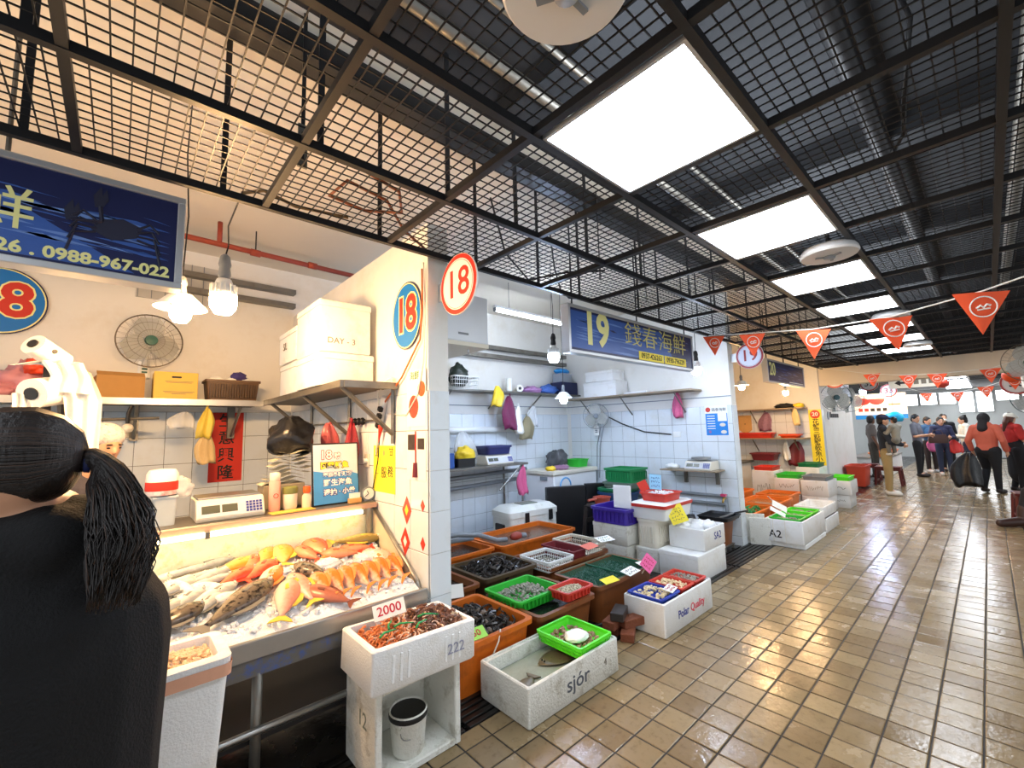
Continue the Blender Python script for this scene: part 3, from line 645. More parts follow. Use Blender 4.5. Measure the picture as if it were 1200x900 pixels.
fish('mottled_fish', 'small dark mottled fish beside the foam tub', .28, .12, .07, F_GRP, GRYF, *lay(.24, 2.62, rad(-150)))
fish('dark_fish', 'black-headed fish half sunk in the ice heap', .24, .11, .06, F_GRP, GRYF, *lay(.88, 2.78, rad(-60)))
for k, (x, y, a, L_, H_) in enumerate([(.26, 3.04, -170, .34, .05), (.38, 3.06, -165, .36, .06), (.31, 2.96, -172, .34, .06), (.43, 2.96, -160, .3, .08), (.38, 2.88, -165, .3, .07), (.24, 2.88, -150, .28, .09), (.40, 2.76, -150, .28, .1), (.28, 2.76, -140, .26, .1), (.2, 2.72, -145, .24, .1), (.36, 2.68, -130, .26, .08), (.12, 2.86, -160, .3, .08), (.12, 2.98, -160, .3, .08)]):
    fish('silver_fish', 'slender silver fish among the pale catch near the lit back panel', L_, H_, .05, F_SIL, GRYF, *lay(x, y, rad(a), random.uniform(-.2, .2)), group='pale silver fish')
SQ = mat('squid_skin', (246, 240, 230), .25, var=.06, dirt=(206, 150, 130), dscale=20, damt=.5)
def squid(x, y, a, label):
    loc, rot = lay(x, y, a, 0, .05); o = thing('squid', label, 'squid', loc, rot, 'white squid on ice')
    MB().lathe([(.004, 0), (.02, .02), (.034, .07), (.036, .12), (.03, .16), (.024, .165)], 12, Matrix.Rotation(PI/2, 4, 'Y')).build('mantle', SQ, o, smooth=True)
    for s in (-1, 1): MB().prism([(.01, 0), (.03, s*.06), (.07, s*.055), (.1, s*.02)], -.003, .003).build('fin', SQ, o)
    for q in range(6):
        yy = (q-2.5)*.008; MB().tube([(.16, yy, 0), (.2, yy*1.8, .005), (.24, yy*2.6+.01*math.sin(q*2), -.008)], .006, 5, .002).build('tentacle', SQ, o, smooth=True)
squid(.33, 2.82, 2.2, 'white squid with limp tentacles among the silver fish'); squid(.47, 2.78, 2.6, 'white squid with limp tentacles among the silver fish'); squid(.56, 2.68, 3.0, 'white squid with limp tentacles among the silver fish')
for k, (x, y, s) in enumerate([(.98, 2.82, .09), (.74, 2.85, .07), (1.24, 2.8, .09)]):
    o = lump('mound of loose crushed ice %s' % ('behind the orange row', 'between red fish and brown ones', 'by the side rail')[k], (x, y, bed(y)+.01), (s, s*.8, s*.75), ICE, 'ice', 'ice_mound', seed=k+3, amp=.4, freq=4)

# foam stand on its side, crab box above, bucket inside
st = thing('foam_stand', 'worn white foam box stood on its side as a stand, open to the aisle', 'box', (1.165, 2.0, 0))
k = MB(); a = .235; d = .34; t = .035; h = .425
k.box(-a, -a+t, 0, d, 0, h); k.box(a-t, a, 0, d, 0, h); k.box(-a+t, a-t, 0, d, 0, t); k.box(-a+t, a-t, 0, d, h-t, h); k.box(-a+t, a-t, d-t, d, t, h-t)
k.build('shell', FOAM_OLD, st, bevel=.006)
text('marker_scrawl', '12', .1, mat('faint_marker', (120, 130, 120), .7), st, (-a-.001, .14, .25), FACE_X)
cb = foam_box('white foam box heaped with crab legs and prawns, on the foam stand', .875, 1.445, 1.93, 2.29, .43, .625, FOAM, ribs=True, ledge=False)
cb.rotation_euler = (0, rad(2.2), 0)
text('marker_scrawl', '222', .07, mat('faint_ink', (150, 152, 170), .7), cb, (.16, -.186, .09), FACE_Y)
PR1 = mat('prawn_orange', (214, 128, 74), .3, var=.3, scale=20); PR2 = mat('crab_brown', (120, 82, 66), .35, var=.3, scale=20); PR3 = mat('pale_shellfish', (226, 190, 168), .3, var=.2)
pile('prawn_heap', 'heap of orange-brown prawns in the foam box with price card', 'prawns', .915, 1.2, 1.97, 2.25, .585, 170, curl_piece(.026), PR1, .055, 21)
pile('crab_leg_heap', 'heap of brown and grey crab legs at the box end by the column', 'crab legs', 1.12, 1.41, 1.97, 2.25, .585, 170, curl_piece(.028), PR2, .07, 22)
pile('pale_prawn_heap', 'scattered pale pink prawns between the orange and brown heaps', 'prawns', .95, 1.38, 1.97, 2.25, .595, 90, curl_piece(.022), PR3, .06, 23)
for k, (x, y, a) in enumerate([(1.0, 2.02, .3), (1.1, 2.05, -.2), (1.17, 2.0, .5), (1.24, 2.06, -.4), (1.05, 2.1, 1.0)]):
    tag(MB().tube([(-.05, 0, 0), (-.02, .006, .008), (.02, -.004, .006), (.055, .004, -.004)], .006, 6, .003).build('green_band', mat('green_band', (40, 150, 84), .5), None, smooth=True, loc=(x, y, .655), rot=(0, 0, a)), 'strip of green band tied around crab claws in the foam box', 'band', 'green bands on the crabs')
card('white price card reading 2000 stuck in the crab box', .16, .075, (1.08, 2.17, .70), (rad(62), rad(-10), rad(-22)), PAPER_W, '2000', INK_R, .062, off=.0005, stake=.04)
bk = thing('paint_bucket', 'dirty white bucket with black rim and green weed inside the foam stand', 'bucket', (1.15, 2.1, .036))
MB().lathe([(.072, 0), (.078, .01), (.09, .16), (.094, .165), (.094, .19), (.09, .195), (.086, .19), (.074, .02)], 28).build('pail', FOAM_OLD, bk, smooth='auto')
MB().lathe([(.0945, .164), (.0965, .17), (.0965, .182), (.0945, .188)], 28).build('rim_band', BLACK_PL, bk, smooth='auto')
MB().tube([(.09*math.cos(t), -.02-.07*math.sin(t*.5), .15-.06*math.sin(t)) for t in [PI*q/10 for q in range(11)]], .003, 5).build('handle', STEEL, bk)
random.seed(5); g = MB()
for q in range(40):
    a = random.random()*6.28; rr = random.random()*.06; g.tube([(rr*math.cos(a), rr*math.sin(a), .12), (rr*math.cos(a)*1.1+.02*random.uniform(-1, 1), rr*math.sin(a)*1.1, .15+random.random()*.03), (rr*math.cos(a)+.05*random.uniform(-1, 1), rr*math.sin(a)+.05*random.uniform(-1, 1), .15)], .003, 4, .001)
g.lathe([(.0, .1), (.08, .1), (.08, .12), (.0, .122)], 20); g.build('weed', mat('weed_green', (112, 130, 82), .5, var=.3), bk)

# foam tub by the shopper
ft = thing('foam_tub', 'tall white foam tub with pink-stained rim holding pale shellfish', 'tub', (.175, 2.17, .31))
MB().loops([rrect(-.165, .155, -.13, .12, .03, 0), rrect(-.18, .18, -.15, .13, .03, .4), rrect(-.185, .185, -.155, .135, .03, .402), rrect(-.19, .19, -.16, .14, .03, .47), rrect(-.184, .184, -.154, .134, .03, .475), rrect(-.15, .15, -.12, .1, .02, .475), rrect(-.15, .15, -.12, .1, .02, .43)]).build('body', FOAM, ft, smooth='auto')
MB().loops([rrect(-.1915, .1915, -.1615, .1415, .03, .405), rrect(-.1935, .1935, -.1635, .1435, .03, .45)], False, False).build('stained_rim', mat('pink_stained_foam', (226, 170, 140), .6, var=.15), ft, smooth='auto')
MB().box(-.18, .18, -.13, .09, -.02, -.001).build('board', WOOD, ft)
pile('shellfish_mash', 'pale yellow-pink shelled shellfish filling the tall foam tub', 'shellfish', 0.04, .31, 2.06, 2.25, .755, 220, shell_piece(.014), mat('pale_shellmeat', (232, 196, 158), .3, var=.2), .02, 31)

# hanging sign of stall 18 (crab drawing and phone number)
def board_sign(label, x0, x1, z0, z1, y=2.33, dep=.09, frame=ALU, tilt=0):
    o = thing('stall_sign', label, 'sign', ((x0+x1)/2, y, z0)); a = (x1-x0)/2; h = z1-z0; t = .028
    f = MB(); f.box(-a, a, 0, dep, 0, t); f.box(-a, a, 0, dep, h-t, h); f.box(-a, -a+t, 0, dep, t, h-t); f.box(a-t, a, 0, dep, t, h-t)
    f.build('frame', frame, o, bevel=.003)
    MB().box(-a+t, a-t, .012, .03, t, h-t).build('face', SIGN_NAVY, o)
    MB().box(-a+t, a-t, dep-.01, dep-.002, t, h-t).build('back_plate', DULL_STEEL, o)
    return o, a, h, t
def wave(o, x0, x1, z0, z1, m, n, seed, y=.0115):
    random.seed(seed); mb = MB()
    for k in range(n):
        x = random.uniform(x0, x1); z = random.uniform(z0, z1); l = random.uniform(.08, .28)*(x1-x0)*.6; t = random.uniform(.008, .03)
        xa, xb = max(x0, x-l), min(x1, x+l); s = -.06
        mb.prism([(xa, z), ((xa+xb)/2, z+t*.5+s*.1), (xb, z+s*.2), ((xa+xb)/2, z-t*.5)], 0, .0006, Matrix.Translation((0, y, 0)) @ Matrix.Rotation(PI/2, 4, 'X'))
    return mb.build('brush_stroke', m, o)
sg, a, h, t = board_sign('blue hanging stall sign with crab drawing and number 0988-967-022', -2.1, .172, 2.255, 2.675)
wave(sg, .15, a-.05, .1, h-.12, SIGN_MID, 26, 2); wave(sg, .2, a-.12, .12, h-.16, SIGN_SKY, 20, 3, .0108)
fy = .010
text('phone_number', '26 . 0988-967-022', .063, SIGN_CREAM, sg, (a-.045, fy, .065), FACE_Y, ex=.001, off=.0022, align='RIGHT', sx=1.06)
ST = mat('sign_dark_ink', (44, 46, 66), .4)
MB().prism([(-.2, .04), (a*.86, .04), (a*.6, h*.5), (a*.4, h-.06), (-.2, h-.05)], 0, .0006, Matrix.Translation((0, .0119, 0)) @ Matrix.Rotation(PI/2, 4, 'X')).build('blue_field', SIGN_MID, sg)
CR = MB(); MF = Matrix.Translation((a-.22, fy, .215)) @ Matrix.Rotation(PI/2, 4, 'X') @ Matrix.Scale(.78, 4)
CR.prism([(-.1, -.03), (-.02, -.07), (.08, -.03), (.1, .03), (.02, .06), (-.07, .03)], 0, .001, MF)
for s in (-1, 1):
    for q in range(4):
        a0 = rad(-20+26*q); p0 = (s*.08, .02-.02*q); p1 = (s*(.13+.01*q), .06-.04*q); p2 = (s*(.17+.004*q), .02-.06*q)
        CR.tube([MF @ Vector((*p0, .0015)), MF @ Vector((*p1, .0015)), MF @ Vector((*p2, .0015))], .005, 4)
for px_, py_, s in ((-.17, .04, 1), (-.07, .14, .8)):
    CR.prism([(px_-.02, py_-.05), (px_-.03, py_+.01), (px_, py_+.07), (px_+.005, py_+.02), (px_+.02, py_+.06), (px_+.03, py_), (px_+.01, py_-.04)], 0, .001, MF)
    CR.tube([MF @ Vector((-.06, .02, .001)), MF @ Vector((px_, py_-.04, .001))], .007, 4)
CR.build('crab_drawing', ST, sg)
text('brush_lettering', '海鮮', .17, SIGN_CREAM, sg, (.52, fy, .2), FACE_Y, off=.001)
for x in (-.7, .6): MB().tube([(x, .05, h), (x, .05, 3.5-2.255)], .008, 6).build('hanger', DULL_STEEL, sg)
# oval 18 signs
def oval18(label, loc, rot, rx, rz):
    o = thing('oval_number_sign', label, 'sign', loc, rot)
    def oval(k, z, dz, m, nm): MB().prism([(rx*k*math.cos(2*PI*q/48), rz*k*math.sin(2*PI*q/48)) for q in range(48)], z, z+dz).build(nm, m, o)
    oval(1, 0, .004, SIGN_NAVY, 'backing'); oval(.965, .004, .001, SIGN_CREAM, 'outline_ring'); oval(.93, .005, .001, SIGN_BLUE, 'blue_field')
    text('number_outline', '18', rz*1.42, SIGN_CREAM, o, (0, 0, .0068), off=.022, ex=.0006, sx=rx/rz*1.04, space=.92); text('number', '18', rz*1.42, SIGN_RED, o, (0, 0, .0082), off=.010, ex=.0006, sx=rx/rz*1.04, space=.92)
    return o
oval18('oval blue sign with red 18 on the partition beside the column', (1.4215, 2.61, 2.40), FACE_X, .2, .235)
oval18('oval blue sign with red 18 on the back wall under the hanging sign', (-.77, 5.288, 2.76), FACE_Y, .27, .28)
def disc_sign(num, x, y, z, label, r_=.175, rim=SIGN_RED, fs=.23, m=SIGN_W, ink=SIGN_RED, arm=.2, rot=FACE_X):
    o = thing('round_number_sign', label, 'sign', (x, y, z), rot)
    def dk(r0, z0, dz, m_, nm): MB().prism([(r0*math.cos(2*PI*q/48), r0*math.sin(2*PI*q/48)) for q in range(48)], z0, z0+dz).build(nm, m_, o)
    dk(r_, -.01, .01, SIGN_W, 'plate'); dk(r_*.985, 0, .001, rim, 'red_rim'); dk(r_*.84, .001, .001, m, 'white_field'); dk(r_*.8, .002, .0006, rim, 'thin_ring'); dk(r_*.785, .0026, .0006, m, 'inner_field')
    text('number', num, fs, ink, o, (0, 0, .004), off=.002)
    if arm: MB().box(-r_-arm, -r_*.7, -.06, .06, -.014, -.01).build('bracket', ALU, o)
    return o
disc_sign('18', 1.5, 2.115, 2.505, 'round white sign with red rim reading 18, fixed to the column of stall 18', .19, fs=.25, arm=.055)
disc_sign('19', 6.29, 2.10, 2.52, 'round white sign with red rim reading 19 fixed to the wall end', rim=mat('sign_maroon', (150, 48, 48), .4), ink=mat('sign_maroon', (150, 48, 48), .4), m=mat('sign_pale_blue', (214, 220, 236), .4), fs=.22, arm=.09)
disc_sign('20', 10.97, 2.08, 2.48, 'round red-rimmed disc with maroon 20, beside the top of the yellow banner', .19, fs=.2, ink=mat('sign_maroon', (150, 48, 48), .4), arm=.09)
# ------------------------------------------------------------------ ledge of the fish counter
LZ = 1.116
sc1 = scale('cream electronic counter scale on the ledge of the fish counter', (.53, 3.26, LZ), 0, .35, .3, .12)
bkt = thing('grey_pail', 'square pale grey pail beside the counter scale', 'pail', (.215, 3.22, LZ))
MB().tub(-.06, .06, -.06, .06, 0, .165, .004, .012, .004, .015, .012).build('shell', mat('pale_blue_grey_plastic', (186, 196, 200), .4), bkt, smooth='auto')
tp = thing('tissue_pack', 'red and white wrapped paper pack on top of the grey pail', 'paper pack', (.2, 3.22, LZ+.167))
MB().lathe([(.02, 0), (.07, .004), (.075, .02), (.075, .12), (.06, .145), (.02, .15)], 18).build('wrapped_roll', mat('red_print_film', (246, 232, 226), .3, var=.05, dirt=(214, 40, 36), dscale=6, damt=.9), tp, smooth='auto')
MB().lathe([(.0755, .03), (.0765, .035), (.0765, .075), (.0755, .08)], 18).build('red_print_band', PAPER_R, tp, smooth='auto')
lump('x', (.0, .0, 0), (.06, .05, .12), CLEAR_BAG, seed=4, mesh_only=True).build('loose_film', CLEAR_BAG, tp, smooth=True, loc=(.08, .02, -.02))
pb = thing('thermos_bottle', 'tall pink bottle with cream cap on the counter ledge', 'bottle', (.775, 3.18, LZ))
MB().lathe([(.03, 0), (.034, .006), (.034, .19), (.03, .2)], 18).build('body', mat('pink_bottle', (240, 178, 160), .4), pb, smooth='auto'); MB().lathe([(.03, .2), (.033, .205), (.033, .24), (.026, .25)], 18).build('cap', CREAM_PL, pb, smooth='auto')
text('print', '○', .04, PAPER_R, pb, (0, -.035, .1), FACE_Y)
gc = thing('lidded_cup', 'white cup with olive green lid on the counter ledge', 'cup', (.87, 3.18, LZ))
MB().lathe([(.034, 0), (.042, .01), (.044, .1), (.042, .105)], 18).build('body', CREAM_PL, gc, smooth='auto'); MB().lathe([(.044, .105), (.046, .11), (.046, .145), (.04, .15)], 18).build('lid', mat('olive_lid', (126, 132, 74), .5), gc, smooth='auto')
sb = thing('sauce_bottle', 'small clear bottle with orange cap beside the framed 18 poster', 'bottle', (.965, 3.15, LZ))
MB().lathe([(.028, 0), (.03, .01), (.03, .08), (.016, .1)], 16).build('body', mat('milky_bottle', (226, 206, 180), .3), sb, smooth='auto'); MB().lathe([(.018, .1), (.024, .105), (.024, .14), (.02, .145)], 16).build('cap', mat('orange_cap', (232, 92, 30), .4), sb, smooth='auto')
tag(MB().box(-.13, .13, -.05, .05, 0, .006).build('paper_pad', CARTON_Y, loc=(.86, 3.09, LZ), rot=(0, 0, .05), bevel=.001), 'yellow-topped paper pad lying on the counter ledge front', 'pad')
fp = thing('framed_poster', 'framed poster reading 18 with blue lower half, leaning on the counter ledge', 'poster', (1.165, 3.14, LZ), (rad(-7), 0, 0))
MB().box(-.165, .165, 0, .012, 0, .43).build('frame', BLACK_PL, fp, bevel=.003); MB().box(-.155, .155, -.002, 0, .01, .42).build('upper_print', mat('poster_grey', (216, 222, 228), .4, var=.1), fp)
MB().prism([(-.155, .01), (.155, .01), (.155, .2), (.06, .235), (-.03, .215), (-.155, .24)], 0, .001, Matrix.Translation((0, -.002, 0)) @ Matrix.Rotation(PI/2, 4, 'X')).build('blue_print', mat('poster_blue', (74, 150, 214), .4, var=.12), fp)
def ptxt(b, s, x, z, mo, mi, off=.006):
    text('lettering_outline', b, s, mo, fp, (x, -.0035, z), FACE_Y, off=off, ex=.0004); text('lettering', b, s, mi, fp, (x, -.0048, z), FACE_Y, off=.0015, ex=.0004)
ptxt('18', .085, -.07, .345, SIGN_RED, PAPER_W); ptxt('號', .045, .01, .335, SIGN_RED, PAPER_W, .004)
ptxt('阿雪鮮魚', .05, -.01, .27, INK, SIGN_YEL, .004); ptxt('專賣各種現撈', .034, .01, .205, INK_BLUE, PAPER_W, .004); ptxt('野生海魚', .05, .01, .15, INK_BLUE, PAPER_W, .005); ptxt('透抽 · 小卷', .046, .02, .085, INK_BLUE, PAPER_W, .005)
ch = thing('card_holder', 'little cream card holder with name cards before the framed poster', 'holder', (1.27, 3.09, LZ)); MB().box(-.045, .045, -.015, .015, 0, .035).build('tray', mat('tan_tray', (216, 160, 96), .5), ch, bevel=.003); MB().box(-.038, .038, -.004, .006, .01, .07).build('card_stack', PAPER_W, ch)
ck = thing('alarm_clock', 'small round grey table clock at the end of the counter ledge', 'clock', (1.37, 3.1, LZ+.004))
Mck = Matrix.Translation((0, 0, .05)) @ Matrix.Rotation(PI/2, 4, 'X')
MB().lathe([(.0, -.02), (.04, -.02), (.05, 0), (.05, .012), (.043, .016), (.0, .0155)], 26, Mck).build('case', GREY_PL, ck, smooth='auto'); MB().lathe([(.0, .016), (.04, .0165), (.04, .0175), (.0, .018)], 26, Mck).build('dial', PAPER_W, ck)
for a, l in ((.5, .026), (2.2, .033)): MB().box(-.002, .002, 0, l, .0182, .0195, Mck @ Matrix.Rotation(a, 4, 'Z')).build('hand', INK, ck)
MB().box(-.03, .03, -.012, .012, -.003, .008).build('foot', GREY_PL, ck)
# folded plastic bags and black bag behind the poster
bs = thing('bag_stack', 'stack of folded clear plastic bags behind the bottles', 'bag stack', (.86, 3.36, LZ)); random.seed(3)
MB().box(-.13, .13, -.08, .08, 0, .16).build('box_below', mat('grey_brown_box', (150, 140, 120), .6), bs, bevel=.004)
for q in range(9):
    x = .02*random.uniform(-1, 1)+.012*q; z = .16+q*.026
    MB().grid(lambda u, v: (x+(u-.5)*.26, (v-.5)*.16, z+.012*math.sin(u*9+q)+.02*u*(1-u)), 10, 4).build('folded_bag', mat('cloudy_film', (206, 202, 180), .25, var=.2, scale=14, stretch=(1, 6, 1)), bs, smooth=True)
lump('black draped cloth bag with white stripe slumped on the folded bags', (.95, 3.48, 1.47), (.15, .14, .27), BLACK_BAG, 'bag', 'black_cloth_bag', seed=9, amp=.3, freq=1.6)
MBst = thing('bag_rail', 'thin steel rail on the partition with clamped black clips', 'rail', (1.40, 3.3, 1.70)); MB().tube([(0, -.3, 0), (0, 1.2, 0)], .008, 6).build('rod', DULL_STEEL, MBst)
for y in (-.05, .02, .09): MB().ell((-.01, y, .0), (.025, .022, .03), 8, 6).build('clip', BLACK_PL, MBst, smooth=True)
hung_bag('crimson bunch of plastic bags hanging behind the framed poster', (1.33, 3.33, 1.69), .13, .46, mat('crimson_film', (156, 40, 50), .3, var=.35, stretch=(30, 30, 1), scale=5, bump=.4, bscale=18), seed=4)
hung_bag('faded pink bunch of plastic bags hanging from the bag rail', (1.27, 3.6, 1.70), .15, .26, mat('faded_pink_film', (196, 96, 100), .3, var=.35, stretch=(30, 30, 1), scale=5), seed=6)
# ------------------------------------------------------------------ wall shelf with foam boxes on the partition
SH = 1.95
sh = thing('wall_shelf', 'steel-edged wall shelf on the partition of stall 18', 'shelf', (1.23, 3.8, SH))
W(sh, 'board', MB().box(1.05, 1.42, 2.76, 4.9, SH-.03, SH-.005), mat('dark_shelf_board', (112, 98, 80), .6, var=.2), bevel=.003)
fr = MB(); fr.box(1.025, 1.05, 2.745, 4.92, SH-.045, SH); W(sh, 'edge_bar', fr, DULL_STEEL); W(sh, 'edge_bar', MB().box(1.05, 1.42, 2.735, 2.76, SH-.045, SH), DULL_STEEL)
for y in (2.78, 3.55, 4.5):
    W(sh, 'bracket', MB().tube([(1.045, y, SH-.04), (1.41, y, SH-.36)], .016, 6), DULL_STEEL); W(sh, 'upright', MB().tube([(1.405, y, SH-.42), (1.405, y, SH-.04)], .014, 4), DULL_STEEL)
MK = mat('pencil_mark', (120, 112, 100), .7)
b1 = foam_box('wide cream-lit foam box at the bottom of the shelf stack', 1.0, 1.40, 3.08, 3.6, SH, SH+.235, FOAM, lid=True, ribs=False)
b2 = foam_box('tall foam box marked DAY 3 on top of the wide one', 1.0, 1.375, 3.08, 3.6, SH+.24, SH+.615, FOAM, lid=True, ribs=False); text('marker_writing', 'DAY - 3', .06, MK, b2, (-.03, -.262, .08), FACE_Y)
b3 = foam_box('lower small foam box at the far end of the partition shelf', 1.05, 1.38, 3.75, 4.25, SH, SH+.27, FOAM, lid=True, ribs=False)
b4 = foam_box('upper small foam box with pencil scrawl behind the tall foam box', 1.03, 1.36, 3.72, 4.22, SH+.275, SH+.55, FOAM, lid=True, ribs=False); text('marker_writing', 'S/L', .09, MK, b4, (-.17, .05, .14), FACE_X)
# ------------------------------------------------------------------ papers, cables on the partition face
PX = 1.4205
ys = thing('yellow_notice', 'yellow handwritten notice taped on the tiled partition', 'notice', (PX-.001, 2.94, 1.35), FACE_X); MB().box(-.17, .17, -.165, .165, -.001, .001).build('sheet', PAPER_Y, ys)
for b, x, z, s in (('甘', .11, .12, .07), ('口', -.11, .11, .08), ('8', .0, .11, .05), ('服', .0, -.03, .085), ('務', .1, -.02, .085), ('一', -.11, -.04, .05)): text('handwriting', b, s, MK if b in '口8一' else INK, ys, (x, z, .0015))
FOOD = mat('food_photo', (156, 92, 52), .4, var=.7, scale=60); FOOD2 = mat('food_photo_red', (170, 76, 60), .4, var=.8, scale=45); PHB = mat('photo_dark', (60, 52, 50), .4, var=.9, scale=30)
p1 = thing('menu_poster', 'white menu poster with round seafood dish photos on the partition', 'poster', (PX-.001, 2.485, 1.83), FACE_X); MB().box(-.12, .12, -.19, .18, -.001, .001).build('sheet', PAPER_W, p1)
for x, z, rx, rz, m in ((.07, .05, .045, .05, FOOD), (-.03, -.06, .06, .075, FOOD2)): MB().prism([(x+rx*math.cos(2*PI*q/24), z+rz*math.sin(2*PI*q/24)) for q in range(24)], .001, .003).build('dish_photo', m, p1)
text('lettering', '海鮮', .06, mat('green_ink', (60, 120, 50), .5), p1, (-.02, .14, .0015))
p2 = thing('photo_notice', 'white notice with dark photographs and red knot pendant below the menu poster', 'poster', (PX-.001, 2.485, 1.47), FACE_X); MB().box(-.12, .12, -.17, .14, -.001, .001).build('sheet', PAPER_W, p2)
for x, z, a, b in ((-.06, .07, .045, .05), (.06, .06, .04, .035)): MB().box(x-a, x+a, z-b, z+b, .001, .003).build('photo', PHB, p2)
MB().tube([(.0, .14, .006), (.0, -.06, .006)], .004, 6).build('pendant_cord', SIGN_RED, p2); MB().tube([(0, -.06, .008), (0, -.15, .008)], .014, 8, .02).build('tassel', MAROON_PL, p2)
for k, (y, z, s, lb) in enumerate([(2.61, 1.10, .06, 'larger red diamond paper charm high on the partition by the rail'), (2.63, .9, .06, 'red diamond paper charm with white centre lower on the partition'), (2.41, 1.15, .025, 'tiny red diamond sticker near the column edge, upper'), (2.41, .92, .028, 'tiny red diamond sticker near the column edge, lower')]):
    o = thing('paper_charm', lb, 'charm', (PX, y, z), FACE_X); MB().prism([(0, s*1.5), (s, 0), (0, -s*1.5), (-s, 0)], 0, .002).build('diamond', SIGN_RED, o)
    if s > .05: MB().prism([(0, s*.6), (s*.4, 0), (0, -s*.6), (-s*.4, 0)], .002, .003).build('centre', PAPER_W if k else SIGN_YEL, o)
ps = thing('power_strip', 'white power strip with black plugs hanging on the partition', 'power strip', (PX-.012, 2.95, 1.76), (rad(25), 0, 0)); MB().box(-.02, .015, -.03, .03, -.12, .12).build('strip', WHITE_PL, ps, bevel=.008)
for z, y in ((-.06, -.03), (-.02, -.035), (.03, -.03), (-.09, -.045)): MB().box(-.05, -.018, y-.02, y+.02, z-.018, z+.018).build('plug', BLACK_PL, ps, bevel=.006)
CAB_O = mat('orange_cable', (196, 104, 50), .5); CAB_W = mat('white_cable', (232, 226, 214), .5)
tag(MB().tube([(1.405, 2.38, 2.66), (1.412, 2.39, 2.4), (1.412, 2.42, 2.2), (1.41, 2.66, 1.98), (1.40, 2.9, 1.82)], .006, 6).build('cable', CAB_O, smooth=True), 'orange cable running down the partition to the power strip', 'cable')
tag(MB().tube([(1.41, 2.37, 2.7), (1.413, 2.36, 2.3), (1.413, 2.38, 2.05), (1.413, 2.45, 1.85), (1.413, 2.6, 1.72), (1.41, 2.85, 1.74)], .005, 6).build('cable', CAB_W, smooth=True), 'white cable curving along the column edge to the power strip', 'cable')
tag(MB().tube([(1.40, 2.78, 1.99)]+[(1.40, 2.9+.12*math.cos(t), 1.95+.04*math.sin(2*t)) for t in [q*.6 for q in range(11)]]+[(1.41, 3.0, 1.7), (1.41, 3.05, 1.45)], .006, 6).build('cable', WHITE_PL, smooth=True), 'coiled white cable knotted at the shelf corner', 'cable')
tag(MB().tube([(1.39, 2.94, 1.66), (1.40, 3.0, 1.4), (1.41, 3.1, 1.2), (1.40, 3.14, 1.13)], .004, 6).build('cable', BLACK_PL, smooth=True), 'thin dark cable falling from the power strip past the yellow notice', 'cable')
so = thing('wall_socket', 'cream wall socket with plug left of the yellow notice', 'socket', (PX-.002, 3.22, 1.4), FACE_X); MB().box(-.04, .04, -.05, .05, -.002, .008).build('plate', CREAM_PL, so, bevel=.003); MB().lathe([(.02, .008), (.018, .03), (.01, .034)], 12).build('plug', WHITE_PL, so)
tag(MB().lathe([(.004, 0), (.022, .0), (.014, .04), (.002, .13)], 10, Matrix.Rotation(PI, 4, 'X')).build('red_funnel', PAPER_R, loc=(1.385, 2.92, 1.66), rot=(.3, 0, 0), smooth=True), 'red pointed pendant hanging under the power strip', 'pendant')
# ------------------------------------------------------------------ back wall shelf
S2 = 1.945
s2 = thing('back_shelf', 'long grey steel shelf on the back wall of stall 18', 'shelf', (-.2, 5.0, S2)); W(s2, 'board', MB().box(-1.6, 1.03, 4.72, 5.28, S2-.03, S2), DULL_STEEL, bevel=.003); W(s2, 'front_edge', MB().box(-1.6, 1.03, 4.705, 4.72, S2-.05, S2+.004), STEEL)
for x in (-1.2, -.35, .1, .85): W(s2, 'bracket', MB().box(x-.03, x+.03, 5.22, 5.285, S2-.35, S2-.03), DULL_STEEL); W(s2, 'brace', MB().tube([(x, 4.75, S2-.04), (x, 5.25, S2-.34)], .014, 5), DULL_STEEL)
cbx = thing('cardboard_box', 'open brown cardboard box on the back shelf under the fan', 'box', (-.02, 4.92, S2), .12)
k = MB(); k.box(-.15, .15, -.13, .13, 0, .006)
for x0, x1, y0, y1 in ((-.15, .15, -.13, -.125), (-.15, .15, .125, .13), (-.15, -.145, -.125, .125), (.145, .15, -.125, .125)): k.box(x0, x1, y0, y1, 0, .19)
k.build('body', CARDBOARD, cbx); MB().box(-.13, .13, -.11, .11, .1, .15).build('contents', PAPER_W, cbx, bevel=.02)
for s in (-1, 1): MB().box(-.15, .15, -.06, 0, -.002, .002, Matrix.Translation((0, s*.13, .19)) @ Matrix.Rotation(s*2.5 if s < 0 else -2.5+PI, 4, 'X')).build('flap', CARDBOARD, cbx)
yb = thing('printed_carton', 'yellow printed carton with black hand hole on the back shelf', 'box', (.355, 4.92, S2)); MB().box(-.155, .155, -.14, .14, 0, .245).build('carton', CARTON_Y, yb, bevel=.004)
MB().prism(rr2 := [(x, y) for x, y, z in rrect(-.035, .035, -.008, .008, .007, 0)], 0, .002, Matrix.Translation((0, -.14, .2)) @ Matrix.Rotation(PI/2, 4, 'X')).build('hand_hole', INK, yb)
for z, l in ((.16, .2), (.15, .18), (.07, .22), (.06, .2), (.05, .1)): MB().box(-l/2+.02, l/2+.02, -.1415, -.14, z, z+.004).build('print_line', MK, yb)
bb = thing('wicker_basket', 'brown rectangular basket holding white and purple cloths on the back shelf', 'basket', (.79, 4.92, S2))
BW = mat('brown_basket', (104, 78, 56), .5, var=.2); MB().tub(-.225, .225, -.14, .14, 0, .2, .008, .03, .012, .02, .02).build('shell', BW, bb, smooth='auto')
for q in range(18): MB().box(-.19+q*.0215, -.18+q*.0215, -.146+.0, -.12, .03, .16).build('weave_bar', mat('brown_basket_dark', (78, 58, 42), .5), bb)
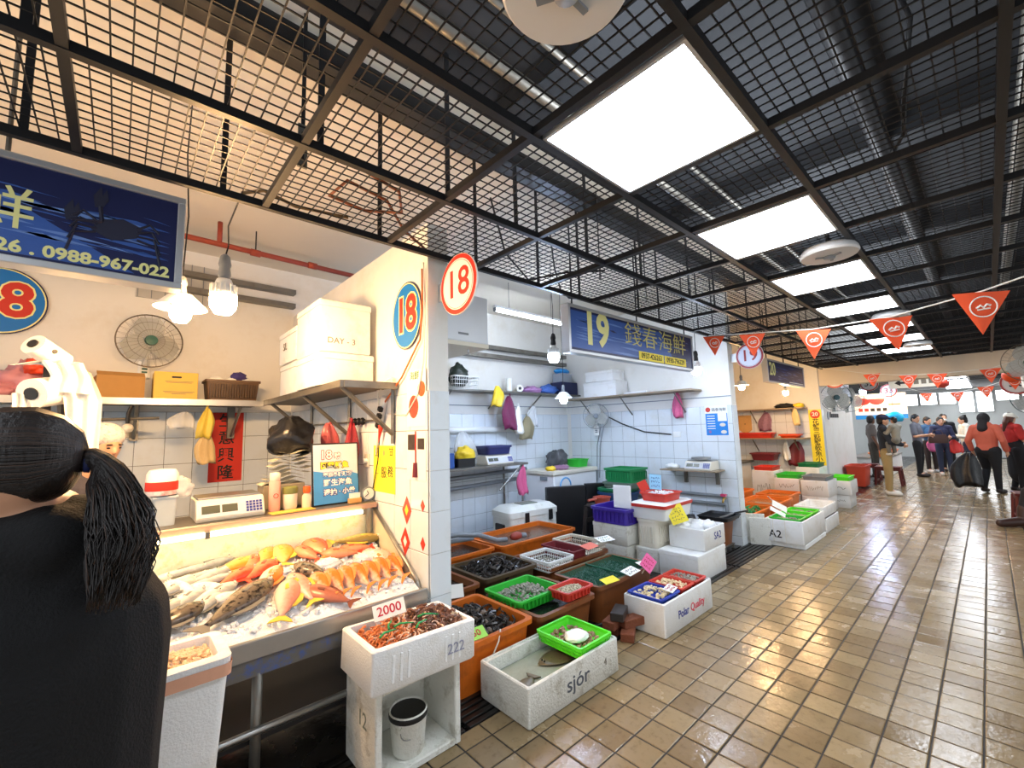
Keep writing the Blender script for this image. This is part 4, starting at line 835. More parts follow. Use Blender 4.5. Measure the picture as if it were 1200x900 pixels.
for q, (x, m, s) in enumerate(((-.13, PAPER_W, 4), (.0, PAPER_W, 5), (.1, PAPER_W, 6), (.05, mat('purple_cloth', (66, 56, 120), .7), 7))): lump('%s cloth bundle %s in the brown basket' % ('white', ('at one end', 'in the middle', 'at the far end')[q]) if q < 3 else 'purple cloth bundle on top of the white ones in the brown basket', (.79+x, 4.9, S2+(.13 if q < 3 else .2)), (.07, .07, .11 if q < 3 else .09), m, 'cloth', 'cloth_bundle', seed=s, amp=.25)
lump('crumpled pink plastic bag at the end of the back shelf', (-.56, 4.9, S2), (.14, .12, .26), mat('pink_film', (220, 150, 160), .3, var=.2, alpha=.8, bump=.4, bscale=20), seed=12, amp=.45)
lump('flat pink plastic bag heaped beside the paper rolls on the back shelf', (-.37, 5.02, S2+.0), (.15, .1, .28), mat('dusky_pink_film', (190, 90, 96), .35, var=.25, bump=.4), seed=13, amp=.4)
lump('orange-red plastic bag on top of the pink one', (-.48, 4.78, S2+.17), (.07, .06, .12), mat('orange_red_film', (226, 70, 32), .35, var=.15, bump=.4), seed=14, amp=.35)
lump('crumpled pink plastic bag low at the shelf end', (-.72, 4.82, S2), (.14, .09, .12), mat('pink_film', (220, 150, 160)), seed=15, amp=.45)
tag(MB().lathe([(.02, 0), (.028, .01), (.026, .1), (.018, .14), (.018, .17)], 14).build('white_bottle', WHITE_PL, loc=(-.43, 4.72+.04, S2), smooth=True), 'white plastic bottle on the back shelf before the pink bags', 'bottle')
# red couplet
rc = thing('red_couplet', 'red paper couplet with black brush characters on the back wall', 'poster', (.825, 5.288, 1.51), FACE_Y); MB().box(-.145, .145, -.35, .35, -.001, .001).build('sheet', PAPER_R, rc)
for q, b in enumerate('生意興隆'): text('brush_character', b, .15, INK, rc, (.0, .26-q*.175, .0015), off=.002)
hung_bag('yellow rubber gloves and bands hanging under the back shelf', (.58, 4.78, 1.87), .13, .26, mat('yellow_rubber', (222, 196, 80), .4, var=.2), 'gloves', 'hanging_gloves', seed=8)
hung_bag('pale bunch of string hanging below the yellow gloves', (.6, 4.8, 1.64), .16, .26, mat('straw_string', (206, 180, 130), .6, var=.3, stretch=(40, 40, 1)), 'string', 'string_bunch', seed=10, folds=9)
hung_bag('clear plastic bag hanging beside the yellow gloves', (.42, 4.8, 1.84), .2, .14, CLEAR_BAG, seed=11, knots=False)
hl = thing('hook_lamp', 'small white globe on a dark hook under the back shelf', 'hook', (.05, 4.75, 1.70)); MB().ell((0, 0, 0), (.04, .04, .04), 14, 10).build('globe', CREAM_PL, hl, smooth=True); MB().tube([(0, 0, .03), (0, 0, .12), (.02, 0, .19)], .014, 8).build('hook', BLACK_PL, hl); MB().lathe([(.03, -.08), (.024, -.03)], 12).build('cup', DULL_STEEL, hl)
tag(MB().tube([(-.15, 4.78, 1.77), (.25, 4.78, 1.785)], .012, 8).build('steel_rod', DULL_STEEL), 'short steel rod hung under the back shelf', 'rod')
wall_fan('wall fan with dark green hub on the back wall of stall 18', (.165, 5.12, 2.5), (0, 0, rad(8)), .48, mat('teal_hub', (60, 104, 92), .4), mat('bronze_wire', (104, 92, 76), .4, .4))
# rails and red fire pipe high up
rl = thing('steel_rails', 'two dark steel rails fixed high on the back wall of stall 18', 'rails', (.4, 5.2, 3.05))
for z in (.16, .0): MB().box(-1.2, 1.02, -.02, .08, z, z+.05).build('rail', DULL_STEEL, rl)
MB().box(-.35, .3, .07, .095, -.1, .3).build('louvre_panel', mat('grey_panel', (190, 188, 182), .5, var=.05), rl)
for q in range(6): MB().box(-.34+.1*q, -.333+.1*q, .06, .07, -.1, .3).build('panel_rib', GREY_PL, rl)
RP = mat('red_pipe_paint', (150, 62, 44), .5, var=.12)
rp = thing('fire_pipe', 'red fire sprinkler pipe running under the slab of stall 18', 'pipe', (.9, 4.4, 3.28)); MB().tube([(-1.8, 0, .04), (.9, 0, 0)], .024, 10).build('main_pipe', RP, rp, smooth=True); MB().tube([(-.33, 0, .02), (-.33, 0, .22)], .02, 10).build('riser', RP, rp, smooth=True)
for x in (-.05, .45): MB().tube([(x-.04, 0, .012), (x+.04, 0, .01)], .032, 10).build('coupling', RP, rp, smooth=True)
MB().tube([(-.05, 0, .03), (-.05, 0, .22)], .006, 6).build('hanger_rod', BLACK_METAL, rp)
# rack of white bag rolls in front of the vendor
rk = thing('roll_rack', 'dark rack post with two arms holding white bag rolls', 'rack', (-.3, 3.42, LZ)); MB().box(-.02, .02, -.015, .015, 0, .98).build('post', BLACK_METAL, rk); MB().box(.06, .1, -.015, .015, 0, .8).build('post', BLACK_METAL, rk)
for z in (.76, .95): MB().tube([(-.02, .0, z), (.03, -.16, z+.01)], .012, 8).build('arm', BLACK_METAL, rk)
def bag_roll(label, loc, rot, r_, l):
    o = thing('bag_roll', label, 'roll', loc, rot); M = Matrix.Rotation(PI/2, 4, 'X')
    MB().lathe([(r_*.42, -l/2), (r_, -l/2), (r_*1.02, 0), (r_, l/2), (r_*.42, l/2), (r_*.42, -l/2)], 22, M).build('wound_film', WHITE_FILM, o, smooth='auto')
    MB().lathe([(r_*.2, -l/2-.004), (r_*.42, -l/2-.004), (r_*.42, l/2+.008), (r_*.2, l/2+.008)], 16, M).build('core', BLACK_PL, o, smooth='auto')
    return o
bag_roll('white bag roll with black core on the lower rack arm', (-.285, 3.3, LZ+.75), (rad(12), 0, rad(-38)), .075, .17); bag_roll('white bag roll with black core on the top rack arm', (-.30, 3.32, LZ+.955), (rad(-25), 0, rad(-40)), .055, .17)
def drape(label, pts, w_, seed):
    random.seed(seed); ph = random.random()*6
    def f(u, v):
        k = v*(len(pts)-1); i = min(int(k), len(pts)-2); t = k-i; p = Vector(pts[i]).lerp(Vector(pts[i+1]), t)
        return (p.x+(u-.5)*w_*(1+.15*math.sin(v*5+ph)), p.y+.012*math.sin(u*16+ph+v*2), p.z-.02*abs(u-.5))
    mb = MB(); mb.grid(f, 24, 20); tag(mb.build('film_sheet', WHITE_FILM, smooth=True), label, 'plastic sheet')
drape('white plastic sheet pulled off the top roll, draped beside the vendor', [(-.27, 3.24, 2.02), (-.2, 3.24, 1.98), (-.15, 3.25, 1.84), (-.14, 3.26, 1.68), (-.13, 3.27, 1.5)], .13, 2)
drape('white plastic sheet hanging from the lower roll', [(-.36, 3.26, 1.86), (-.355, 3.25, 1.78), (-.35, 3.26, 1.68), (-.35, 3.27, 1.6)], .1, 5)
drape('short white plastic sheet folded over the top roll', [(-.33, 3.25, 2.0), (-.24, 3.22, 2.03), (-.2, 3.22, 1.95), (-.21, 3.23, 1.86)], .17, 7)
# ================================================================== STALL 19
# --- tanks and tubs on the floor
EEL = mat('dark_catch', (52, 46, 42), .25, var=.4, scale=20); GREYSH = mat('grey_shells', (150, 146, 132), .4, var=.4, scale=30); BRSH = mat('brown_catch', (110, 92, 76), .35, var=.4, scale=30)
CLAM = mat('speckled_clams', (206, 196, 166), .35, var=.3, scale=60, dirt=(90, 70, 50), dscale=60, damt=.9); CREAMSH = mat('cream_shells', (236, 214, 168), .35, var=.2, scale=40); BLUSH = mat('blue_grey_shrimp', (126, 136, 138), .3, var=.3, scale=30)
t1 = plastic_tub('orange tub of dark squid and crabs behind the lettered foam tray', 1.53, 2.2, 2.24, 2.9, -.003, .31, ORANGE, water=WATER, wz=.72)
pile('squid_catch', 'tangled dark squid and crabs floating in the nearest orange tub', 'squid', 1.6, 2.13, 2.31, 2.83, .235, 150, curl_piece(.05), EEL, .07, 41)
pile('shell_catch', 'brown spiny shells scattered on the squid in the orange tub', 'shells', 1.62, 2.12, 2.33, 2.8, .25, 60, shell_piece(.03), BRSH, .06, 42)
card('lime price card reading 350 lying on the orange tub', .16, .085, (1.72, 2.30, .335), (rad(28), rad(-2), rad(-8)), PAPER_LIME, '350', INK_R, .06)
card('blank cream card tied at the back corner of the orange tub', .1, .1, (2.03, 2.93, .36), (rad(60), 0, rad(-25)), PAPER_W)
ht = thing('air_hose', 'thin clear air hose hooked over the orange tub rim', 'hose', (1.9, 2.26, .3)); MB().tube([(0, .0, .02), (-.04, -.03, -.03), (-.08, -.02, -.1), (-.1, 0, -.14)], .005, 6).build('hose', CREAM_PL, ht, smooth=True)
# lettered foam tray
sj = foam_box('long low foam tray lettered sjor holding flatfish in water', 1.70, 2.53, 1.80, 2.225, 0, .215, FOAM_OLD, wall=.032, ribs=False)
sj['category'] = 'tray'
MB().loops([rrect(-.378, .378, -.175, .175, .01, .1), rrect(-.378, .378, -.175, .175, .01, .125)]).build('water', WATER_C, sj)
text('lettering', 'sjór', .115, mat('grey_print', (84, 88, 96), .6), sj, (.0, -.2136, .105), FACE_Y, off=.0008, sx=1.2); text('marker_mark', '4', .06, MK, sj, (.27, -.2136, .11), FACE_Y)
FLAT = mat('flatfish_skin', (96, 88, 66), .35, var=.35, scale=30, dirt=(50, 46, 36), dscale=40, damt=.7)
def flatfish(x, y, z, a, l, label):
    o = thing('flatfish', label, 'fish', (x, y, z), a)
    MB().loops([[(l*(t-.5), l*.26*math.sin(PI*min(1, t*1.05))**.8*math.cos(q*PI/6)+.0, .012+.012*math.sin(q*PI/6)*math.sin(PI*t)) for q in range(12)] for t in (.02, .15, .3, .5, .7, .85, .93)]).build('body', FLAT, o, smooth=True)
    MB().prism([(l*.4, -.02), (l*.55, -.05), (l*.57, .05), (l*.4, .02)], .008, .014).build('tail_fin', FLAT, o)
    for s in (-1, 1): MB().ell((-l*.38, s*.012, .024), (.006, .006, .006), 8, 6).build('eye', INK, o, smooth=True)
flatfish(1.82, 1.95, .123, .35, .2, 'dark flatfish in the near corner of the foam tray'); flatfish(2.2, 2.02, .123, -.15, .36, 'large mottled flatfish lying under the lime basket in the foam tray')
lm = lattice_basket('lime green basket of shells resting on the foam tray end', 2.16, 2.49, 1.81, 2.2, .18, .255, LIME_PL, cell=.05)
lm2 = plastic_tub('x', 2.17, 2.48, 1.82, 2.19, .176, .25, LIME_PL); bpy.data.objects.remove(lm2.children[0]); bpy.data.objects.remove(lm2)
MB().tub(-.16, .16, -.19, .19, .003, .07, .005, .02, .0, .02).build('tray_wall', LIME_PL, lm, smooth='auto')
pile('mixed_shells', 'brown and grey shellfish in the lime basket', 'shells', 2.2, 2.45, 1.87, 2.15, .205, 70, shell_piece(.024), mat('mixed_shell', (150, 118, 96), .4, var=.5, scale=25), .03, 43)
tag(lump('x', (0, 0, 0), (.09, .07, .05), WHITE_PL, seed=5, mesh_only=True, amp=.2).build('white_bag', mat('white_wet_bag', (246, 246, 244), .3, var=.05), loc=(2.3, 1.96, .225), smooth=True), 'white bag lying on the shells in the lime basket', 'bag')
# brown tub with green and red baskets
t2 = plastic_tub('brown tub carrying the green basket and the red basket', 2.25, 2.9, 2.24, 2.88, -.003, .285, BROWN_PL, water=WATER, wz=.8)
g1 = plastic_tub('bright green basket of grey shellfish set on the brown tub', 2.24, 2.74, 2.44, 2.87, .25, .335, GREEN_PL, 'plastic_basket', 'basket', rim=.018, wall=.006, taper=.03, r=.03, lip=.016, slots=.05)
pile('grey_shellfish', 'grey-brown shellfish under netting in the green basket', 'shellfish', 2.3, 2.69, 2.5, 2.82, .285, 150, shell_piece(.022), GREYSH, .03, 44)
r1 = plastic_tub('red basket of pale clams set on the brown tub corner', 2.56, 2.89, 2.25, 2.47, .29, .36, RED_PL, 'plastic_basket', 'basket', rim=.014, wall=.006, taper=.025, r=.03, lip=.014, slots=.05)
pile('pale_clams', 'pale speckled clams filling the red basket on the brown tub', 'clams', 2.6, 2.85, 2.285, 2.435, .325, 150, shell_piece(.015), CLAM, .02, 45)
# tub with green netting
t3 = plastic_tub('brown tub covered with dark green netting', 2.96, 3.85, 2.26, 2.78, -.003, .305, BROWN_PL, water=WATER, wz=.82)
NET = mat('green_net', (26, 96, 70), .5, var=.2)
nt = MB()
for q in range(41): x = 2.99+.83*q/40; nt.box(x-.0015, x+.0015, 2.29, 2.75, .287, .29)
for q in range(23): y = 2.29+.46*q/22; nt.box(2.99, 3.82, y-.0015, y+.0015, .29, .293)
for x in (3.0, 3.4, 3.81): nt.tube([(x, 2.28, .3), (x, 2.76, .3)], .008, 6)
for y in (2.285, 2.76): nt.tube([(2.99, y, .3), (3.82, y, .3)], .008, 6)
tag(nt.build('net_cover', NET), 'dark green net stretched over the brown tub', 'net', kind='stuff')
pile('netted_shellfish', 'pale shellfish seen through the green net', 'shellfish', 3.02, 3.8, 2.32, 2.74, .25, 150, shell_piece(.02), BLUSH, .02, 46)
card('yellow oval card on the front rim of the netted tub', .17, .08, (3.12, 2.27, .33), (rad(15), 0, rad(-6)), PAPER_Y)
card('white price card on the netted tub beside the yellow card', .2, .1, (3.45, 2.28, .325), (rad(14), 0, rad(6)), PAPER_W, scr=2, ink=MK); card('white blank card at the netted tub corner', .18, .07, (3.75, 2.32, .325), (rad(12), 0, rad(-10)), PAPER_W)
# lettered foam box with blue and red trays
po = foam_box('white foam box lettered Polar Quality with blue and red trays inside', 3.13, 3.96, 1.79, 2.15, 0, .25, FOAM, ribs=False)
text('lettering', 'Polar', .085, INK_BLUE, po, (-.03, -.1815, .115), FACE_Y, off=.0008, align='RIGHT'); text('lettering', 'Quality', .085, mat('rose_print', (214, 70, 90), .6), po, (.0, -.1815, .115), FACE_Y, off=.0008, align='LEFT')
plastic_tub('blue tray of cream shells in the lettered foam box', 3.15, 3.46, 1.82, 2.13, .215, .268, BLUE_PL, 'tray', 'tray', rim=.012, wall=.006, taper=.02, r=.02, lip=.012); pile('cream_shells', 'cream whelk shells in the blue tray', 'shells', 3.19, 3.42, 1.88, 2.1, .245, 70, shell_piece(.02), CREAMSH, .025, 47)
card('white price card with red writing on the blue tray', .15, .08, (3.4, 1.88, .285), (rad(12), 0, rad(12)), PAPER_W, scr=2, ink=INK_R)
plastic_tub('red tray of cream clams in the lettered foam box', 3.48, 3.71, 1.82, 2.13, .215, .268, RED_PL, 'tray', 'tray', rim=.012, wall=.006, taper=.02, r=.02, lip=.012); pile('cream_clams', 'cream clams in the smaller red tray', 'clams', 3.52, 3.68, 1.86, 2.09, .245, 60, shell_piece(.018), CREAMSH, .02, 48)
plastic_tub('long red tray of dark shells in the lettered foam box', 3.72, 3.94, 1.82, 2.13, .215, .268, RED_PL, 'tray', 'tray', rim=.012, wall=.006, taper=.02, r=.02, lip=.012); pile('dark_shells', 'dark grey shells in the long red tray', 'shells', 3.75, 3.91, 1.86, 2.09, .245, 80, shell_piece(.015), GREYSH, .015, 49)
card('pink diamond price card standing over the red trays', .13, .13, (3.62, 2.2, .37), (rad(75), rad(45), rad(-35)), PAPER_PINK, scr=3, ink=INK_R, stake=.05)
# bricks by the foam box
bm_ = MB().box(-.1, .1, -.05, .05, -.03, .03).mesh('brick', BRICK, bevel=.004); bd = MB().box(-.1, .1, -.05, .05, -.03, .03).mesh('brick', mat('wet_dark_brick', (52, 44, 40), .5, var=.2), bevel=.004)
for k, (x, y, z, a, me, lb) in enumerate([(2.98, 2.02, .03, .5, bm_, 'red brick flat on the floor in front of the brick pile'), (3.02, 2.14, .03, .1, bm_, 'red brick at the bottom back of the brick pile'), (3.06, 1.98+.06, .09, -.3, bm_, 'red brick in the second layer of the brick pile'), (2.95, 2.13, .09, .2, bm_, 'red brick in the second layer against the tub'), (2.99, 2.1, .15, .4, bd, 'dark brick on top of the brick pile')]): tag(link('brick', me, None, (x, y, z), (0, 0, a)), lb, 'brick')
# back rows
t4 = plastic_tub('dark brown tank of murky water and dark shells', 2.35, 2.99, 2.97, 3.56, -.003, .35, DARK_PL, water=WATER, wz=.85); pile('murky_catch', 'dark eels and shells in the murky tank', 'eels', 2.42, 2.92, 3.04, 3.48, .3, 110, curl_piece(.05), EEL, .05, 50)
t5 = plastic_tub('brown tank half hidden behind the column', 1.68, 2.31, 2.97, 3.5, -.003, .34, BROWN_PL, water=WATER, wz=.85)
t6 = plastic_tub('brown tub carrying white, maroon and grey baskets', 3.03, 3.96, 2.86, 3.44, -.003, .31, BROWN_PL, water=WATER, wz=.8)
lattice_basket('white lattice basket of shrimps at the tub corner by the murky tank', 3.0, 3.38, 2.86, 3.26, .27, .37, WHITE_PL); pile('basket_shrimps', 'grey shrimps in the white lattice basket by the murky tank', 'shrimps', 3.05, 3.33, 2.9, 3.22, .295, 90, curl_piece(.02), GREYSH, .02, 51)
plastic_tub('maroon basket between the two white lattice baskets', 3.39, 3.62, 2.88, 3.34, .28, .385, MAROON_PL, 'plastic_basket', 'basket', rim=.012, wall=.006, taper=.025, r=.02, lip=.014); pile('maroon_shells', 'blue-grey shells in the maroon basket', 'shells', 3.43, 3.58, 2.93, 3.3, .31, 70, shell_piece(.02), BLUSH, .02, 52)
lattice_basket('white lattice basket of brown shells farther along the brown tub', 3.63, 3.97, 2.9, 3.4, .29, .39, CREAM_PL); pile('brown_shells', 'grey-brown shells in the farther white lattice basket', 'shells', 3.68, 3.92, 2.95, 3.35, .32, 80, shell_piece(.018), BRSH, .02, 53)
card('salmon pink card on the rim of the basket tub', .2, .11, (3.64, 2.88, .4), (rad(12), 0, rad(4)), mat('salmon_card', (226, 120, 100), .6)); card('white card with green writing on the basket tub end', .2, .12, (3.93, 2.9, .415), (rad(12), 0, rad(-12)), PAPER_W, scr=2, ink=DGREEN_PL)
t7 = plastic_tub('wide orange tank of murky water before the white cooler', 3.1, 4.34, 3.62, 4.3, -.003, .36, ORANGE, water=mat('brown_water', (96, 74, 58), .06, var=.3, scale=8, bump=.35, bscale=22), wz=.85)
t8 = plastic_tub('orange tank at the back near the column with grey pipes', 2.3, 3.04, 3.65, 4.25, -.003, .37, ORANGE, water=WATER, wz=.85)
pp = thing('water_pipe', 'grey plastic water pipe bent over the orange tanks', 'pipe', (3.0, 3.9, .36)); MB().tube([(-.6, .2, .12), (-.2, .12, .12), (.0, .0, .1), (.18, -.1, .03), (.3, -.12, .02)], .026, 10).build('pipe', GREY_PL, pp, smooth=True); MB().tube([(-.6, .26, .05), (0, .1, .05)], .022, 10).build('pipe', GREY_PL, pp, smooth=True)
pm = thing('water_pump', 'red water pump with black cap at the orange tank rim', 'pump', (3.42, 3.75, .37)); MB().ell((0, 0, .03), (.09, .05, .045), 14, 8).build('housing', mat('rust_red', (150, 60, 48), .5), pm, smooth=True); MB().tube([(.05, 0, .03), (.13, -.02, .02)], .03, 10).build('outlet', GREY_PL, pm, smooth=True)
# cooler, freezer, black case, stool
co = thing('cool_box', 'white cool box with black latches behind the orange tank', 'cooler', (4.33, 4.55, 0), rad(-6))
MB().loops([rrect(-.4, .4, -.2, .2, .05, 0), rrect(-.42, .42, -.22, .22, .05, .02), rrect(-.42, .42, -.22, .22, .05, .42)]).build('body', mat('cooler_white', (226, 228, 222), .4, var=.05, dirt=(170, 164, 140), dscale=6), co, smooth='auto')
MB().loops([rrect(-.43, .43, -.23, .23, .05, .425), rrect(-.43, .43, -.23, .23, .05, .5), rrect(-.36, .36, -.16, .16, .05, .565)]).build('lid', mat('cooler_white', (226, 228, 222)), co, smooth='auto'); MB().box(-.12, .16, -.1, .1, .56, .575).build('lid_panel', mat('grey_green_panel', (120, 128, 116), .5), co, bevel=.006)
for x in (-.14, .28): MB().box(x-.035, x+.035, -.245, -.225, .34, .48).build('latch', BLACK_PL, co, bevel=.006)
for s in (-1, 1): MB().box(s*.43-.02, s*.43+.02, -.1, .1, .25, .34).build('side_handle', BLACK_PL, co, bevel=.008)
fz = thing('chest_freezer', 'white chest freezer in the back corner of stall 19', 'freezer', (5.45, 4.92, 0)); MB().box(-.45, .62, -.34, .34, 0, .88).build('cabinet', mat('freezer_white', (232, 234, 236), .35, var=.04), fz, bevel=.02); MB().box(-.47, .64, -.36, .35, .885, .95).build('lid', CREAM_PL, fz, bevel=.012)
MB().box(-.465, -.452, -.2, -.05, .8, .86).build('badge', GREY_PL, fz)
lump('dark grey plastic bag knotted on top of the freezer', (5.5, 4.95, .951), (.17, .17, .3), mat('grey_film', (84, 86, 88), .3, var=.25, bump=.4, bscale=14), seed=21, amp=.45)
plastic_tub('small green basket on the freezer beside the grey bag', 5.75, 6.05, 4.7, 5.0, .951, 1.08, GREEN_PL, 'plastic_basket', 'basket', rim=.012, wall=.006, taper=.03, r=.02, lip=.014)
lump('yellow rubber gloves lying on the freezer edge', (5.08, 4.72, .951), (.09, .07, .07), YELLOW_BAG, 'gloves', 'rubber_gloves', seed=22); lump('mauve cloth heap on the freezer', (5.32, 4.72, .951), (.18, .09, .07), mat('mauve_cloth', (160, 120, 150), .6, var=.2), 'cloth', 'cloth_heap', seed=23)
blk = thing('black_case', 'tall black board case leaning before the freezer', 'case', (5.2, 4.3, 0), rad(-28)); MB().box(-.5, .12, -.05, .05, 0, .74).build('panel', BLACK_PL, blk, bevel=.01); MB().box(.13, .6, -.05, .05, 0, .76).build('panel', BLACK_PL, blk, bevel=.01)
tag(MB().tube([(.12*math.cos(t), .0, .12*math.sin(t)) for t in [PI*q/12 for q in range(13)]], .012, 6).build('blue_hoop', mat('sky_blue_plastic', (90, 160, 214), .4), loc=(5.08, 4.42, .74), smooth=True), 'sky blue plastic hoop handle behind the black case', 'hoop')
sto = thing('plastic_stool', 'dark brown plastic stool beside the violet crate', 'stool', (5.0, 3.72, 0)); DS = mat('dark_stool', (48, 40, 36), .5, var=.15)
MB().loops([rrect(-.16, .16, -.16, .16, .03, .52), rrect(-.17, .17, -.17, .17, .03, .535), rrect(-.15, .15, -.15, .15, .03, .555)]).build('seat', DS, sto, smooth='auto')
for sx in (-1, 1):
    for sy in (-1, 1): MB().tube([(sx*.15, sy*.15, .53), (sx*.19, sy*.19, 0)], .03, 4).build('leg', DS, sto)
    MB().box(-.17, .17, sx*.165-.01, sx*.165+.01, .3, .36).build('stretcher', DS, sto)
sp = thing('handled_scoop', 'terracotta pink plastic scoop on the dark stool', 'scoop', (5.0, 3.7, .556)); MB().tub(-.1, .1, -.1, .1, 0, .1, .006, .02, .008, .04, .012).build('bowl', mat('terracotta_plastic', (186, 84, 66), .4, var=.1), sp, smooth='auto'); MB().tube([(-.1, .02, .08), (-.24, .05, .07)], .018, 6).build('handle', mat('terracotta_plastic', (186, 84, 66)), sp)
# blue basin + crates further back
bb2 = plastic_tub('dark blue basin on stacked crates by the side wall', 5.28, 5.85, 3.55, 4.05, .5, .66, mat('dark_blue_plastic', (36, 64, 104), .4, var=.15), 'basin', 'basin', r=.12); plastic_tub('upturned grey crate under the dark blue basin', 5.3, 5.82, 3.58, 4.02, 0, .5, mat('grey_crate', (90, 96, 100), .5), 'crate', 'crate', taper=.01, slots=.06)
plastic_tub('open green crate tray lying on the dark blue basin', 5.3, 5.8, 3.58, 4.02, .662, .72, DGREEN_PL, 'crate', 'crate', taper=.02, slots=.06); pile('white_ice_bits', 'white ice bits in the green tray', 'ice', 5.36, 5.74, 3.64, 3.96, .69, 60, shell_piece(.02), ICE, .02, 60)
plastic_tub('deep green crate on top of the basin stack by the side wall', 5.42, 5.9, 3.48, 3.98, .80, 1.0, mat('mid_green_plastic', (30, 132, 74), .4, var=.1), 'crate', 'crate', taper=.03, slots=.05); plastic_tub('grey-green tray between the green crates', 5.4, 5.88, 3.5, 4.0, .725, .80, mat('grey_green_plastic', (96, 112, 100), .5), 'crate', 'crate', taper=.02)
# foam stack by the aisle
foam_box('large foam box at the floor end of the SA2 stack', 4.43, 5.1, 2.12, 2.56, 0, .275, FOAM, lid=True, ribs=False)
sa = foam_box('open foam box marked SA2 packed with white bags', 4.6, 5.12, 2.12, 2.52, .28, .5, FOAM, ribs=False); text('marker_writing', 'SA2', .11, INK_BLUE, sa, (.06, -.2025, .12), FACE_Y, off=0)
for k, (x, y) in enumerate([(4.78, 2.3), (4.95, 2.34), (4.72, 2.4), (5.0, 2.24)]): lump('white plastic bag stuffed in the SA2 box, %s' % ('by the left wall of the box', 'in the middle of the box', 'in the back corner', 'by the marked side')[k], (x, y, .40), (.09, .08, .13), mat('white_film_bag', (240, 242, 244), .3, var=.05, bump=.3), seed=30+k)
foam_box('old foam box under the violet crate, lower of two', 4.34, 4.86, 2.9, 3.4, 0, .25, FOAM_OLD, lid=True, ribs=False); foam_box('old foam box carrying the violet crate', 4.33, 4.85, 2.88, 3.36, .255, .48, FOAM_OLD, lid=True, ribs=False)
plastic_tub('violet blue crate on the old foam boxes', 4.3, 4.87, 2.85, 3.38, .482, .66, PURPLE_PL, 'crate', 'crate', taper=.02, slots=.06)
foam_box('foam box on the floor between the SA2 stack and violet crate', 4.46, 4.98, 2.58, 2.86, 0, .25, FOAM_OLD, lid=True, ribs=False); plastic_tub('white crate with slotted sides under the red-lidded box', 4.46, 4.98, 2.58, 2.85, .255, .56, CREAM_PL, 'crate', 'crate', taper=.008, rim=.01, slots=.05)
rb = thing('insulated_box', 'white insulated box with red-edged lid on the slotted crate', 'box', (4.76, 2.68, .565)); MB().loops([rrect(-.3, .3, -.2, .2, .03, 0), rrect(-.32, .32, -.22, .22, .03, .13)]).build('body', WHITE_PL, rb, smooth='auto'); MB().loops([rrect(-.33, .33, -.23, .23, .03, .13), rrect(-.335, .335, -.235, .235, .03, .165)]).build('red_edge', RED_PL, rb, smooth='auto'); MB().loops([rrect(-.325, .325, -.225, .225, .03, .165), rrect(-.3, .3, -.2, .2, .03, .18)]).build('lid', WHITE_PL, rb, smooth='auto')
plastic_tub('red tray of white ice on the red-edged lid', 4.55, 4.95, 2.5, 2.84, .747, .84, RED_PL, 'tray', 'tray', rim=.012, wall=.006, taper=.03, r=.02, lip=.014); pile('tray_ice', 'white ice and fish bits heaped in the red tray', 'ice', 4.6, 4.9, 2.55, 2.79, .81, 80, shell_piece(.022), ICE, .03, 61)
card('pale blue handwritten card standing in the red tray', .16, .18, (4.87, 2.8, .93), (rad(78), rad(8), rad(-30)), PAPER_BLUE, scr=3, ink=INK_BLUE); card('small red card standing in the red tray', .12, .12, (4.66, 2.84, .9), (rad(75), rad(-20), rad(-30)), PAPER_R); card('yellow handwritten card hanging off the red-edged lid', .2, .2, (4.62, 2.42, .63), (rad(62), rad(-12), rad(-30)), PAPER_Y, scr=4, ink=MK)
tag(MB().box(-.012, .012, -.11, .11, 0, .26).build('foam_board', FOAM, loc=(4.42, 2.98, .56+.1), rot=(0, 0, .1), bevel=.004), 'white foam board standing between the violet crate and the red tray', 'board')
# corner tub by the wall end
plastic_tub('rusty brown tub on the grate by the wall end', 5.72, 6.1, 2.36, 2.72, .06, .38, BROWN_PL, water=None); tk = thing('tub_stand', 'low dark stand under the rusty brown tub', 'stand', (5.91, 2.54, -.003))
for sx in (-1, 1):
    for sy in (-1, 1): MB().box(sx*.13-.015, sx*.13+.015, sy*.13-.015, sy*.13+.015, 0, .05).build('leg', DULL_STEEL, tk)
MB().box(-.15, .15, -.15, .15, .05, .06).build('top', DULL_STEEL, tk)
kp = thing('black_tray', 'black plastic tray and knife laid across the rusty tub', 'tray', (5.9, 2.5, .382)); MB().tub(-.24, .22, -.2, .2, 0, .05, .006, .02, .01, .03, .012).build('shell', BLACK_PL, kp, smooth='auto'); MB().tube([(.2, -.12, .05), (.42, -.2, .06)], .012, 6).build('handle', BLACK_PL, kp); MB().box(-.18, .2, -.12, -.07, .045, .048).build('blade', STEEL, kp)
foam_box('foam box of black bags between SA2 stack and rusty tub', 5.2, 5.66, 2.56, 2.96, 0, .3, FOAM_OLD, ribs=False); lump('black plastic bag heaped behind the SA2 box', (5.43, 2.76, .2), (.19, .16, .3), BLACK_BAG, seed=40)
